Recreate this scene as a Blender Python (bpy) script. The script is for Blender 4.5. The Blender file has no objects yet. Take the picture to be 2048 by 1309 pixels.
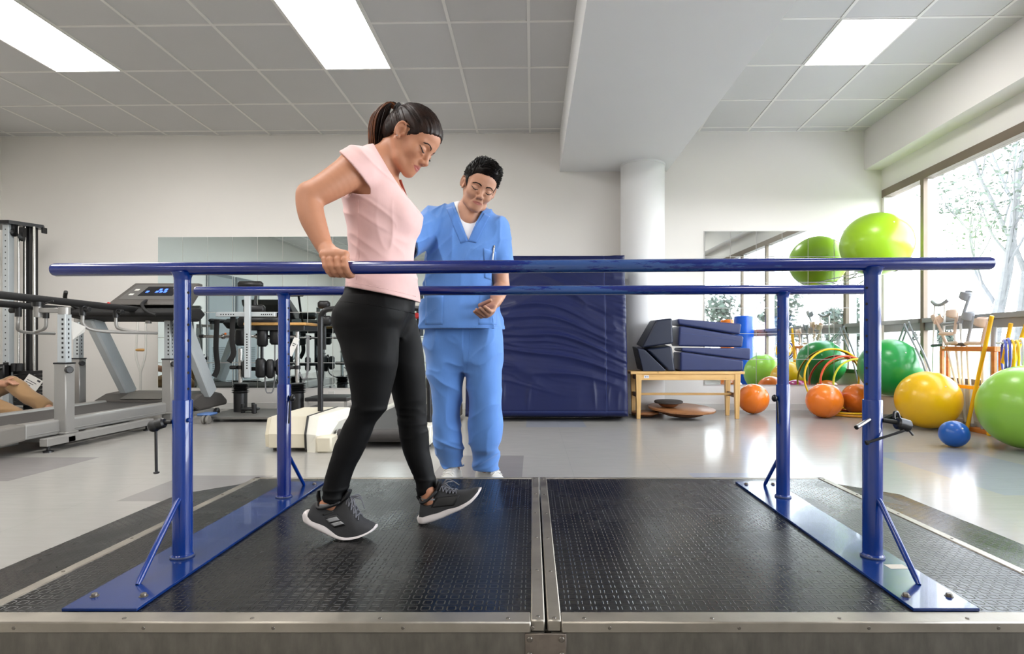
import bpy, math, random
import numpy as np
from mathutils import Vector, Matrix, Euler

random.seed(7)
RNG = np.random.default_rng(7)
scene = bpy.context.scene
COL = scene.collection
PI = math.pi

# ---------------------------------------------------------------- camera model
FPX, CXP, CYP, HC = 1150.0, 1065.0, 690.0, 0.76     # focal length / vanishing point (2048 px frame), eye height


def PX(px, D): return (px - CXP) * D / FPX
def PZ(py, D): return HC + (CYP - py) * D / FPX
def P(px, py, D): return np.array([PX(px, D), D, PZ(py, D)])
def FD(py, z=0.0): return (HC - z) * FPX / (py - CYP)   # depth of a point of height z seen at row py


# ---------------------------------------------------------------- materials
def lin(c):
    c = c / 255.0
    return c / 12.92 if c <= 0.04045 else ((c + 0.055) / 1.055) ** 2.4


def C(r, g, b): return (lin(r), lin(g), lin(b), 1.0)


class NT:
    """tiny node-tree writer"""
    def __init__(s, name):
        s.m = bpy.data.materials.new(name)
        s.m.use_nodes = True
        s.t = s.m.node_tree
        s.t.nodes.clear()
        s.out = s.n('ShaderNodeOutputMaterial')

    def n(s, typ, **kw):
        nd = s.t.nodes.new(typ)
        for k, v in kw.items():
            if k.startswith('i_'):
                key = k[2:].replace('_', ' ')
                nd.inputs[key].default_value = v
            elif k.startswith('x'):
                nd.inputs[int(k[1:])].default_value = v
            else:
                setattr(nd, k, v)
        return nd

    def l(s, a, b): s.t.links.new(a, b)

    def math(s, op, a, b=None, c=None):
        nd = s.n('ShaderNodeMath', operation=op)
        for i, v in enumerate((a, b, c)):
            if v is None: continue
            if isinstance(v, (int, float)): nd.inputs[i].default_value = v
            else: s.l(v, nd.inputs[i])
        return nd.outputs[0]

    def coords(s, scale=(1, 1, 1), kind='Object', rot=(0, 0, 0)):
        tc = s.n('ShaderNodeTexCoord')
        mp = s.n('ShaderNodeMapping')
        mp.inputs['Scale'].default_value = scale
        mp.inputs['Rotation'].default_value = rot
        s.l(tc.outputs[kind], mp.inputs['Vector'])
        return mp.outputs[0]

    def noise(s, vec, scale, detail=4, rough=.55):
        nd = s.n('ShaderNodeTexNoise')
        nd.inputs['Scale'].default_value = scale
        nd.inputs['Detail'].default_value = detail
        nd.inputs['Roughness'].default_value = rough
        s.l(vec, nd.inputs['Vector'])
        return nd.outputs['Fac']

    def ramp(s, fac, stops):
        nd = s.n('ShaderNodeValToRGB')
        e = nd.color_ramp.elements
        while len(e) < len(stops): e.new(0.5)
        for i, (p, c) in enumerate(stops):
            e[i].position = p
            e[i].color = c if len(c) == 4 else (*c, 1)
        s.l(fac, nd.inputs['Fac'])
        return nd.outputs['Color']

    def mix(s, fac, a, b):
        nd = s.n('ShaderNodeMix', data_type='RGBA')
        for i, v in ((0, fac), (6, a), (7, b)):
            if isinstance(v, (int, float, tuple)): nd.inputs[i].default_value = v
            else: s.l(v, nd.inputs[i])
        return nd.outputs[2]

    def bump(s, h, strength=.3, dist=.01, normal=None):
        nd = s.n('ShaderNodeBump')
        nd.inputs['Strength'].default_value = strength
        nd.inputs['Distance'].default_value = dist
        s.l(h, nd.inputs['Height'])
        if normal is not None: s.l(normal, nd.inputs['Normal'])
        return nd.outputs[0]

    def bsdf(s, color=None, rough=.5, metal=0., normal=None, coat=0., spec=.5, sheen=0., sss=0., emit=None, estr=0.):
        b = s.n('ShaderNodeBsdfPrincipled')
        for key, v in (('Base Color', color), ('Roughness', rough), ('Metallic', metal), ('Coat Weight', coat),
                       ('Specular IOR Level', spec), ('Sheen Weight', sheen)):
            if v is None: continue
            if isinstance(v, (int, float, tuple)): b.inputs[key].default_value = v
            else: s.l(v, b.inputs[key])
        if sss:
            b.inputs['Subsurface Weight'].default_value = sss
            b.inputs['Subsurface Radius'].default_value = (.012, .005, .003)
            b.inputs['Subsurface Scale'].default_value = 1.0
        if emit is not None:
            b.inputs['Emission Color'].default_value = emit
            b.inputs['Emission Strength'].default_value = estr
        if normal is not None: s.l(normal, b.inputs['Normal'])
        s.l(b.outputs[0], s.out.inputs['Surface'])
        return b


def shade(c, k): return (min(1, c[0] * k), min(1, c[1] * k), min(1, c[2] * k), 1.0)


_mats = {}


def mat(name, col, rough=.5, metal=0., var=.0, vscale=6., bump=0., bscale=60., stretch=(1, 1, 1), coat=0., spec=.5, rvar=0., sheen=0., sss=0., dist=.004):
    """principled surface with optional mottling (var), roughness wear (rvar) and fine relief (bump)"""
    if name in _mats: return _mats[name]
    t = NT(name)
    vec = t.coords(stretch)
    color = col
    r = rough
    if var or rvar:
        f = t.noise(vec, vscale)
        if var: color = t.ramp(f, [(.3, shade(col, 1 - var)), (.7, shade(col, 1 + var))])
        if rvar:
            r = t.math('ADD', t.math('MULTIPLY', f, 2 * rvar), rough - rvar)
    nrm = None
    if bump:
        nrm = t.bump(t.noise(vec, bscale, 3), bump, dist)
    t.bsdf(color, r, metal, nrm, coat, spec, sheen, sss)
    _mats[name] = t.m
    return t.m


# ---------------------------------------------------------------- objects
def wloc(o):
    v = Vector((0, 0, 0))
    while o is not None:
        v += o.location
        o = o.parent
    return v


def tag(o, label=None, cat=None, group=None, kind=None):
    if label: o['label'] = label
    if cat: o['category'] = cat
    if group: o['group'] = group
    if kind: o['kind'] = kind
    return o


def thing(name, label, cat, loc=(0, 0, 0), group=None):
    o = bpy.data.objects.new(name, None)
    o.empty_display_size = .1
    COL.objects.link(o)
    o.location = [float(v) for v in loc]
    return tag(o, label, cat, group)


def link_mesh(name, V, Fc, mats, parent=None, mi=None, smooth=True, sharp=38, origin=None):
    me = bpy.data.meshes.new(name)
    V = np.asarray(V, dtype=np.float64)
    o = bpy.data.objects.new(name, me)
    COL.objects.link(o)
    if parent is not None:
        o.parent = parent
        off = np.array(wloc(parent))
    else:
        if origin is None:
            lo, hi = V.min(0), V.max(0)
            origin = ((lo[0] + hi[0]) / 2, (lo[1] + hi[1]) / 2, lo[2])
        off = np.array(origin, dtype=float)
        o.location = off
    V = V - off
    if isinstance(Fc, np.ndarray):
        n, k = Fc.shape
        me.vertices.add(len(V))
        me.vertices.foreach_set('co', V.astype(np.float32).ravel())
        me.loops.add(n * k)
        me.loops.foreach_set('vertex_index', Fc.astype(np.int32).ravel())
        me.polygons.add(n)
        me.polygons.foreach_set('loop_start', np.arange(0, n * k, k, dtype=np.int32))
        me.update(calc_edges=True)
    else:
        me.from_pydata([tuple(v) for v in V], [], Fc)
    if not isinstance(mats, (list, tuple)): mats = [mats]
    for m in mats: me.materials.append(m)
    if mi is not None: me.polygons.foreach_set('material_index', np.asarray(mi, dtype=np.int32))
    me.polygons.foreach_set('use_smooth', np.full(len(me.polygons), bool(smooth)))
    me.validate()
    me.update()
    if smooth and sharp: me.set_sharp_from_angle(angle=math.radians(sharp))
    return o


class MB:
    """collects shapes into one mesh"""
    def __init__(s):
        s.v, s.f, s.m, s.cur = [], [], [], 0

    def mat(s, i): s.cur = i; return s

    def add(s, V, Fc):
        b = len(s.v)
        s.v.extend([tuple(float(c) for c in v) for v in V])
        for f in Fc:
            s.f.append(tuple(b + i for i in f))
            s.m.append(s.cur)
        return s

    def box(s, lo, hi, ch=0.0, M=None):
        """axis box, optional chamfer ch, optional transform M (4x4)"""
        lo = np.minimum(lo, hi) if False else np.array(lo, float)
        hi = np.array(hi, float)
        a, b = np.minimum(lo, hi), np.maximum(lo, hi)
        ch = min(ch, *(0.49 * (b - a)))
        V, Fc = [], []
        if ch <= 0:
            V = [(x, y, z) for x in (a[0], b[0]) for y in (a[1], b[1]) for z in (a[2], b[2])]
            Fc = [(0, 1, 3, 2), (4, 6, 7, 5), (0, 4, 5, 1), (2, 3, 7, 6), (0, 2, 6, 4), (1, 5, 7, 3)]
        else:
            idx = {}
            for sx in (0, 1):
                for sy in (0, 1):
                    for sz in (0, 1):
                        base = [(a, b)[q][i] for i, q in enumerate((sx, sy, sz))]
                        for ax in range(3):
                            p = list(base)
                            for k in range(3):
                                if k != ax: p[k] += ch if (sx, sy, sz)[k] == 0 else -ch
                            idx[(sx, sy, sz, ax)] = len(V)
                            V.append(p)
            for ax in range(3):
                u, w = (ax + 1) % 3, (ax + 2) % 3
                for sd in (0, 1):
                    ring = []
                    for (qu, qw) in ((0, 0), (1, 0), (1, 1), (0, 1)):
                        q = [0, 0, 0]; q[ax] = sd; q[u] = qu; q[w] = qw
                        ring.append(idx[(*q, ax)])
                    Fc.append(tuple(ring if sd else ring[::-1]))
                for qu in (0, 1):
                    for qw in (0, 1):
                        q0 = [0, 0, 0]; q0[u] = qu; q0[w] = qw
                        q1 = list(q0); q1[ax] = 1
                        Fc.append((idx[(*q0, u)], idx[(*q1, u)], idx[(*q1, w)], idx[(*q0, w)]) if (qu + qw) % 2 == 0 else (idx[(*q0, w)], idx[(*q1, w)], idx[(*q1, u)], idx[(*q0, u)]))
            for sx in (0, 1):
                for sy in (0, 1):
                    for sz in (0, 1):
                        t = [idx[(sx, sy, sz, k)] for k in range(3)]
                        Fc.append(tuple(t if (sx + sy + sz) % 2 else t[::-1]))
        if M is not None: V = [tuple(M @ Vector(v)) for v in V]
        return s.add(V, Fc)

    def tube(s, pts, r, n=12, closed=False, caps=True, squash=1.0, up=None):
        pts = [np.array(p, float) for p in pts]
        N = len(pts)
        rs = list(r) if isinstance(r, (list, tuple, np.ndarray)) else [r] * N
        tang = []
        for i in range(N):
            if closed: d = pts[(i + 1) % N] - pts[i - 1]
            else: d = pts[min(i + 1, N - 1)] - pts[max(i - 1, 0)]
            tang.append(d / (np.linalg.norm(d) + 1e-12))
        t0 = tang[0]
        ref = np.array(up, float) if up is not None else (np.array([0, 0, 1.]) if abs(t0[2]) < .9 else np.array([1., 0, 0]))
        nx = ref - t0 * ref.dot(t0); nx /= np.linalg.norm(nx)
        V, Fc = [], []
        for i in range(N):
            t = tang[i]
            nx = nx - t * nx.dot(t); nx /= (np.linalg.norm(nx) + 1e-12)
            ny = np.cross(t, nx)
            for k in range(n):
                a = 2 * PI * k / n
                V.append(pts[i] + rs[i] * (math.cos(a) * nx * squash + math.sin(a) * ny))
        M = N if closed else N - 1
        for i in range(M):
            j = (i + 1) % N
            for k in range(n):
                k2 = (k + 1) % n
                Fc.append((i * n + k, i * n + k2, j * n + k2, j * n + k))
        if caps and not closed:
            Fc.append(tuple(range(n - 1, -1, -1)))
            Fc.append(tuple((N - 1) * n + k for k in range(n)))
        return s.add(V, Fc)

    def cyl(s, a, b, r, r2=None, n=20, caps=True): return s.tube([a, b], [r, r if r2 is None else r2], n, caps=caps)

    def rod(s, a, b, r, n=16, ch=.15):
        """cylinder with a small chamfer at both ends"""
        a, b = np.array(a, float), np.array(b, float)
        d = (b - a); L = np.linalg.norm(d); d /= L
        c = min(ch * r, L * .4)
        return s.tube([a, a + d * c, b - d * c, b], [r - c, r, r, r - c], n)

    def lathe(s, prof, c=(0, 0, 0), n=32, M=None, axis='z'):
        """prof: list of (radius, height); closed at the ends when radius 0"""
        V, Fc, rows = [], [], []
        for (r, h) in prof:
            if r <= 1e-9:
                rows.append([len(V)]); V.append((0, 0, h))
            else:
                rows.append(list(range(len(V), len(V) + n)))
                for k in range(n):
                    a = 2 * PI * k / n
                    V.append((r * math.cos(a), r * math.sin(a), h))
        for A, B in zip(rows[:-1], rows[1:]):
            if len(A) == 1 and len(B) == 1: continue
            for k in range(n):
                k2 = (k + 1) % n
                if len(A) == 1: Fc.append((A[0], B[k2], B[k]))
                elif len(B) == 1: Fc.append((A[k], A[k2], B[0]))
                else: Fc.append((A[k], A[k2], B[k2], B[k]))
        if axis == 'y': V = [(x, z, -y) for x, y, z in V] if False else [(x, -z, y) for x, y, z in V]
        if axis == 'x': V = [(z, x, y) for x, y, z in V]
        if M is not None: V = [tuple(M @ Vector(v)) for v in V]
        V = [(v[0] + c[0], v[1] + c[1], v[2] + c[2]) for v in V]
        return s.add(V, Fc)

    def ball(s, c, r, n=24, m=14, R=None):
        r = (r, r, r) if isinstance(r, (int, float)) else r
        V, Fc, rows = [], [], []
        for i in range(m + 1):
            th = PI * i / m
            if i in (0, m):
                rows.append([len(V)]); V.append((0, 0, math.cos(th) * r[2]))
            else:
                rows.append(list(range(len(V), len(V) + n)))
                for k in range(n):
                    a = 2 * PI * k / n
                    V.append((math.sin(th) * math.cos(a) * r[0], math.sin(th) * math.sin(a) * r[1], math.cos(th) * r[2]))
        for A, B in zip(rows[:-1], rows[1:]):
            for k in range(n):
                k2 = (k + 1) % n
                if len(A) == 1: Fc.append((A[0], B[k], B[k2]))
                elif len(B) == 1: Fc.append((A[k2], A[k], B[0]))
                else: Fc.append((A[k], B[k], B[k2], A[k2]))
        if R is not None: V = [tuple(R @ Vector(v)) for v in V]
        V = [(v[0] + c[0], v[1] + c[1], v[2] + c[2]) for v in V]
        return s.add(V, Fc)

    def prism(s, poly, d0, d1, plane='xz'):
        """polygon in a plane extruded along the third axis from d0 to d1"""
        def mk(u, w, d):
            return {'xz': (u, d, w), 'yz': (d, u, w), 'xy': (u, w, d)}[plane]
        n = len(poly)
        V = [mk(u, w, d0) for u, w in poly] + [mk(u, w, d1) for u, w in poly]
        Fc = [tuple(range(n)), tuple(range(2 * n - 1, n - 1, -1))]
        for i in range(n):
            j = (i + 1) % n
            Fc.append((i, i + n, j + n, j))
        return s.add(V, Fc)

    def build(s, name, mats, parent=None, smooth=True, sharp=38, origin=None, bevel=0.0, recalc=True):
        o = link_mesh(name, s.v, s.f, mats, parent, s.m, smooth, None, origin)
        me = o.data
        if recalc:
            import bmesh
            bm = bmesh.new(); bm.from_mesh(me)
            bmesh.ops.recalc_face_normals(bm, faces=bm.faces)
            bm.to_mesh(me); bm.free()
        if smooth and sharp: me.set_sharp_from_angle(angle=math.radians(sharp))
        if bevel:
            md = o.modifiers.new('edge', 'BEVEL')
            md.width = bevel; md.segments = 2; md.limit_method = 'ANGLE'; md.angle_limit = math.radians(40)
        return o


def bez(pts, n=8):
    """Catmull-Rom through pts"""
    pts = [np.array(p, float) for p in pts]
    out = []
    for i in range(len(pts) - 1):
        p0 = pts[max(i - 1, 0)]; p1 = pts[i]; p2 = pts[i + 1]; p3 = pts[min(i + 2, len(pts) - 1)]
        for k in range(n):
            t = k / n
            out.append(.5 * ((2 * p1) + (-p0 + p2) * t + (2 * p0 - 5 * p1 + 4 * p2 - p3) * t * t + (-p0 + 3 * p1 - 3 * p2 + p3) * t ** 3))
    out.append(pts[-1])
    return out


def copy_thing(o, parent=None):
    c = o.copy()
    COL.objects.link(c)
    if parent is not None: c.parent = parent
    for ch in list(o.children): copy_thing(ch, c)
    return c


# ---------------------------------------------------------------- signed-distance bodies
def vnoise(p, seed=0):
    """value noise, p (N,3) -> (-1..1)"""
    r = np.random.default_rng(seed).random(4096).astype(np.float32) * 2 - 1
    i = np.floor(p).astype(np.int64); f = (p - i).astype(np.float32)
    f = f * f * (3 - 2 * f)
    def h(a, b, c): return r[((a * 73856093) ^ (b * 19349663) ^ (c * 83492791)) & 4095]
    x, y, z = i[:, 0], i[:, 1], i[:, 2]
    fx, fy, fz = f[:, 0], f[:, 1], f[:, 2]
    c00 = h(x, y, z) * (1 - fx) + h(x + 1, y, z) * fx
    c10 = h(x, y + 1, z) * (1 - fx) + h(x + 1, y + 1, z) * fx
    c01 = h(x, y, z + 1) * (1 - fx) + h(x + 1, y, z + 1) * fx
    c11 = h(x, y + 1, z + 1) * (1 - fx) + h(x + 1, y + 1, z + 1) * fx
    return (c00 * (1 - fy) + c10 * fy) * (1 - fz) + (c01 * (1 - fy) + c11 * fy) * fz


def smin(a, b, k):
    if k <= 0: return np.minimum(a, b)
    h = np.maximum(k - np.abs(a - b), 0) / k
    return np.minimum(a, b) - h * h * (k * .25)


class Field:
    def __init__(s, lo, hi, step, zfine=None):
        lo, hi = np.array(lo, float), np.array(hi, float)
        ax = []
        for i in range(3):
            if i == 2 and zfine is not None:
                zs = [lo[2]]
                while zs[-1] < hi[2]:
                    st = step
                    for (a, b, q) in zfine:
                        if a <= zs[-1] < b: st = q
                    zs.append(zs[-1] + st)
                ax.append(np.array(zs))
            else:
                ax.append(np.arange(lo[i], hi[i] + step, step))
        s.ax = [a.astype(np.float32) for a in ax]
        s.F = np.full([len(a) for a in ax], 5.0, np.float32)

    def _sl(s, lo, hi):
        sl = []
        for i in range(3):
            a = int(np.searchsorted(s.ax[i], lo[i])); b = int(np.searchsorted(s.ax[i], hi[i]))
            if b <= a: return None
            sl.append(slice(a, b))
        return tuple(sl)

    def apply(s, fn, lo, hi, k=.01, op='u', pad=.02):
        lo = np.array(lo) - k - pad; hi = np.array(hi) + k + pad
        sl = s._sl(lo, hi)
        if sl is None: return s
        X = s.ax[0][sl[0]][:, None, None]; Y = s.ax[1][sl[1]][None, :, None]; Z = s.ax[2][sl[2]][None, None, :]
        d = fn(X, Y, Z).astype(np.float32)
        A = s.F[sl]
        if op == 'u': s.F[sl] = smin(A, d, k)
        elif op == 's': s.F[sl] = -smin(-A, d, k)
        return s

    def cap(s, a, b, ra, rb=None, k=.01, op='u', flat=None):
        """tapered capsule; flat=(dir, factor) squeezes it along dir"""
        a = np.array(a, float); b = np.array(b, float); rb = ra if rb is None else rb
        R = max(ra, rb)
        def fn(X, Y, Z):
            px, py, pz = X - a[0], Y - a[1], Z - a[2]
            ba = b - a
            if flat is not None:
                n = np.array(flat[0], float); n /= np.linalg.norm(n); q = 1.0 / flat[1] - 1.0
                dn = px * n[0] + py * n[1] + pz * n[2]
                px, py, pz = px + n[0] * dn * q, py + n[1] * dn * q, pz + n[2] * dn * q
                ba = ba + n * (ba.dot(n)) * q
            t = np.clip((px * ba[0] + py * ba[1] + pz * ba[2]) / (ba.dot(ba) + 1e-12), 0, 1)
            dx, dy, dz = px - t * ba[0], py - t * ba[1], pz - t * ba[2]
            return np.sqrt(dx * dx + dy * dy + dz * dz) - (ra + (rb - ra) * t)
        return s.apply(fn, np.minimum(a, b) - R, np.maximum(a, b) + R, k, op)

    def chain(s, pts, rs, k=.01, op='u', flat=None, ki=.004):
        """joined tapered capsules, blended as one limb"""
        pts = [np.array(p, float) for p in pts]
        A = np.array(pts); mr = max(rs)
        def fn(X, Y, Z):
            D = None
            for i in range(len(pts) - 1):
                a, ba, ra, rb = pts[i], pts[i + 1] - pts[i], rs[i], rs[i + 1]
                px, py, pz = X - a[0], Y - a[1], Z - a[2]
                t = np.clip((px * ba[0] + py * ba[1] + pz * ba[2]) / (ba.dot(ba) + 1e-12), 0, 1)
                dx, dy, dz = px - t * ba[0], py - t * ba[1], pz - t * ba[2]
                d = np.sqrt(dx * dx + dy * dy + dz * dz) - (ra + (rb - ra) * t)
                D = d if D is None else smin(D, d, ki)
            return D
        return s.apply(fn, A.min(0) - mr, A.max(0) + mr, k, op)

    def limb(s, pts, rs, k=.01, op='u', n=4):
        """chain through a smooth curve"""
        q = bez(pts, n)
        r = pchip(np.arange(len(rs)).astype(float), np.array(rs, float), np.linspace(0, len(rs) - 1, len(q)))
        return s.chain(q, list(r), k, op, ki=.002)

    def ell(s, c, r, R=None, k=.01, op='u'):
        c = np.array(c, float); r = np.array(r, float)
        R = np.eye(3) if R is None else np.array(R, float)     # columns = local axes
        ext = np.sqrt(((R * r) ** 2).sum(1))
        def fn(X, Y, Z):
            px, py, pz = X - c[0], Y - c[1], Z - c[2]
            q = [px * R[0, i] + py * R[1, i] + pz * R[2, i] for i in range(3)]
            k0 = np.sqrt(sum((q[i] / r[i]) ** 2 for i in range(3)))
            k1 = np.sqrt(sum((q[i] / r[i] ** 2) ** 2 for i in range(3)))
            return k0 * (k0 - 1.0) / np.maximum(k1, 1e-6)
        return s.apply(fn, c - ext, c + ext, k, op)

    def loft(s, rows, k=.01, op='u', p=2.0, grow=0.0, ends=True):
        """rows: (z, cx, cy, rx, ry) along z, Catmull-smoothed"""
        rows = np.array(sorted(rows, key=lambda r: r[0]), float)
        z0, z1 = rows[0, 0], rows[-1, 0]
        mx = max(rows[:, 3].max(), rows[:, 4].max()) + grow
        def fn(X, Y, Z):
            z = Z.ravel()
            zc = np.clip(z, z0, z1)
            par = []
            for j in range(1, 5):
                par.append(pchip(rows[:, 0], rows[:, j], zc))
            cx, cy, rx, ry = [q[None, None, :] for q in par]
            rx = rx + grow; ry = ry + grow
            u = np.abs(X - cx) / rx; v = np.abs(Y - cy) / ry
            g = (u ** p + v ** p) ** (1.0 / p) if p != 2 else np.sqrt(u * u + v * v)
            # gradient-corrected distance
            if p == 2:
                gr = np.sqrt((u / rx) ** 2 + (v / ry) ** 2)
                d = g * (g - 1) / np.maximum(gr, 1e-4)
                d = np.maximum(d, -np.minimum(rx, ry))
            else:
                d = (g - 1) * np.minimum(rx, ry)
            e = np.maximum(Z - z1, z0 - Z)
            if ends: d = np.where(e > 0, np.sqrt(np.maximum(d, 0) ** 2 + e * e), np.maximum(d, e))
            return d
        lo = [(rows[:, 1] - rows[:, 3]).min() - grow, (rows[:, 2] - rows[:, 4]).min() - grow, z0]
        hi = [(rows[:, 1] + rows[:, 3]).max() + grow, (rows[:, 2] + rows[:, 4]).max() + grow, z1]
        return s.apply(fn, lo, hi, k, op)

    def half(s, pt, n, k=.004, lo=None, hi=None):
        """cut away the side the normal points to (optionally only inside a box)"""
        pt = np.array(pt, float); n = np.array(n, float); n /= np.linalg.norm(n)
        if lo is None: lo = [a[0] for a in s.ax]; hi = [a[-1] + 1 for a in s.ax]
        sl = s._sl(lo, hi)
        X = s.ax[0][sl[0]][:, None, None]; Y = s.ax[1][sl[1]][None, :, None]; Z = s.ax[2][sl[2]][None, None, :]
        d = (X - pt[0]) * n[0] + (Y - pt[1]) * n[1] + (Z - pt[2]) * n[2]
        s.F[sl] = -smin(-s.F[sl], -d.astype(np.float32), k)
        return s

    def cutfn(s, fn, k=.003):
        """intersect with fn(X,Y,Z) <= 0"""
        X = s.ax[0][:, None, None]; Y = s.ax[1][None, :, None]; Z = s.ax[2][None, None, :]
        d = fn(X, Y, Z).astype(np.float32)
        s.F = -smin(-s.F, -np.broadcast_to(d, s.F.shape), k)
        return s

    def disp(s, fn, band=.03):
        """displace the surface: fn(points (N,3)) -> outward metres"""
        idx = np.nonzero(np.abs(s.F) < band)
        p = np.stack([s.ax[i][idx[i]] for i in range(3)], 1)
        s.F[idx] -= fn(p).astype(np.float32)
        return s

    def mesh(s, smooth_it=1):
        F = s.F
        F[0] = np.maximum(F[0], .01); F[-1] = np.maximum(F[-1], .01)
        F[:, 0] = np.maximum(F[:, 0], .01); F[:, -1] = np.maximum(F[:, -1], .01)
        F[:, :, 0] = np.maximum(F[:, :, 0], .01); F[:, :, -1] = np.maximum(F[:, :, -1], .01)
        S = F < 0
        n = np.array(F.shape)
        cnt = np.zeros(n - 1, np.uint8)
        for dx in (0, 1):
            for dy in (0, 1):
                for dz in (0, 1):
                    cnt += S[dx:n[0] - 1 + dx, dy:n[1] - 1 + dy, dz:n[2] - 1 + dz]
        act = (cnt > 0) & (cnt < 8)
        ci = np.nonzero(act)
        vid = np.full(n - 1, -1, np.int32)
        vid[ci] = np.arange(len(ci[0]))
        acc = np.zeros((len(ci[0]), 3), np.float64); num = np.zeros(len(ci[0]))
        corners = [(dx, dy, dz) for dx in (0, 1) for dy in (0, 1) for dz in (0, 1)]
        val = {c: F[ci[0] + c[0], ci[1] + c[1], ci[2] + c[2]].astype(np.float64) for c in corners}
        pos = [[s.ax[i][ci[i] + q].astype(np.float64) for q in (0, 1)] for i in range(3)]
        for c in corners:
            for a in range(3):
                if c[a] == 1: continue
                c2 = list(c); c2[a] = 1; c2 = tuple(c2)
                v0, v1 = val[c], val[c2]
                m = (v0 < 0) != (v1 < 0)
                t = np.where(m, v0 / np.where(m, v0 - v1, 1), 0)
                for i in range(3):
                    q = pos[i][c[i]]
                    if i == a: q = pos[i][0] + t * (pos[i][1] - pos[i][0])
                    acc[:, i] += np.where(m, q, 0)
                num += m
        V = acc / num[:, None]
        faces = []
        for a in range(3):
            u, w = (a + 1) % 3, (a + 2) % 3
            s0 = [slice(None)] * 3; s1 = [slice(None)] * 3
            s0[a] = slice(0, -1); s1[a] = slice(1, None)
            for q in (u, w):
                s0[q] = slice(1, -1); s1[q] = slice(1, -1)
            A = S[tuple(s0)]; B = S[tuple(s1)]
            e = np.nonzero(A != B)
            flip = A[e]
            g = [None] * 3
            g[a] = e[a]; g[u] = e[u] + 1; g[w] = e[w] + 1
            def at(du, dw):
                q = [None] * 3
                q[a] = g[a]; q[u] = g[u] - du; q[w] = g[w] - dw
                return vid[tuple(q)]
            quad = np.stack([at(1, 1), at(0, 1), at(0, 0), at(1, 0)], 1)
            quad[~flip] = quad[~flip][:, ::-1]
            faces.append(quad)
        Q = np.concatenate(faces)
        for _ in range(smooth_it):
            acc = np.zeros_like(V); c = np.zeros(len(V))
            for i in range(4):
                j = (i + 1) % 4
                for (p, q) in ((i, j), (j, i)):
                    np.add.at(acc, Q[:, p], V[Q[:, q]]); np.add.at(c, Q[:, p], 1)
            V = V * .5 + .5 * acc / c[:, None]
        return V, Q


def pchip(x, y, q):
    """monotone cubic interpolation"""
    h = np.diff(x); d = np.diff(y) / h
    m = np.zeros_like(y)
    m[0], m[-1] = d[0], d[-1]
    for i in range(1, len(x) - 1):
        if d[i - 1] * d[i] <= 0: m[i] = 0
        else:
            w1 = 2 * h[i] + h[i - 1]; w2 = h[i] + 2 * h[i - 1]
            m[i] = (w1 + w2) / (w1 / d[i - 1] + w2 / d[i])
    i = np.clip(np.searchsorted(x, q) - 1, 0, len(x) - 2)
    t = (q - x[i]) / h[i]
    return (y[i] * (1 + 2 * t) * (1 - t) ** 2 + h[i] * m[i] * t * (1 - t) ** 2 + y[i + 1] * t * t * (3 - 2 * t) + h[i] * m[i + 1] * t * t * (t - 1))
# ================================================================ ROOM
CEIL = 3.244
XL = -6.34
YR = -3.4
def YB(x): return 6.867 - .01893 * (x + 6.36)          # back wall
def XR(y): return 4.05 + .0565 * (y - 6.67)            # window wall

m_wall = mat('wall paint', C(238, 234, 228), .62, var=.012, vscale=1.2, bump=.05, bscale=180)
m_white = mat('white plaster', C(240, 240, 239), .6, var=.01, vscale=1.5, bump=.04, bscale=160)
m_ctile = mat('mineral ceiling tile', C(214, 213, 211), .8, var=.012, vscale=2.2, bump=.12, bscale=260)
m_tbar = mat('ceiling grid bar', C(240, 238, 233), .5)
m_brown = mat('bronze aluminium', C(126, 112, 96), .42, metal=.25, var=.05)
m_alu = mat('anodised aluminium', C(150, 150, 148), .38, metal=.5, var=.04)
m_base = mat('white skirting', C(222, 220, 214), .45)


def floor_mat(name, col):
    t = NT(name)
    v = t.coords((1, 1, 1))
    big = t.noise(v, 1.3, 3)
    st = t.noise(t.coords((1.2, 9, 1)), 4, 5, .65)
    c = t.mix(.5, t.ramp(big, [(.3, shade(col, .95)), (.7, shade(col, 1.03))]), t.ramp(st, [(.35, shade(col, .95)), (.65, shade(col, 1.03))]))
    # joints every 0.6 m
    tc = t.n('ShaderNodeTexCoord'); sp = t.n('ShaderNodeSeparateXYZ'); t.l(tc.outputs['Object'], sp.inputs[0])
    jx = t.math('LESS_THAN', t.math('ABSOLUTE', t.math('SUBTRACT', t.math('FRACT', t.math('ADD', t.math('DIVIDE', sp.outputs[0], .6), .1)), .5)), .0022)
    jy = t.math('LESS_THAN', t.math('ABSOLUTE', t.math('SUBTRACT', t.math('FRACT', t.math('ADD', t.math('DIVIDE', sp.outputs[1], .6), .07)), .5)), .0022)
    j = t.math('MULTIPLY', t.math('MAXIMUM', jx, jy), .35)
    c = t.mix(j, c, shade(col, .7))
    r = t.math('ADD', t.math('MULTIPLY', st, .18), .09)
    nrm = t.bump(t.noise(v, 5, 2), .05, .01)
    t.bsdf(c, r, 0, nrm, coat=0, spec=.24)
    return t.m


m_floor = floor_mat('pale vinyl tile', C(160, 157, 152))
m_floor2 = floor_mat('grey vinyl tile', C(136, 132, 130))
m_floor3 = floor_mat('blue grey vinyl tile', C(150, 152, 160))

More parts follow.
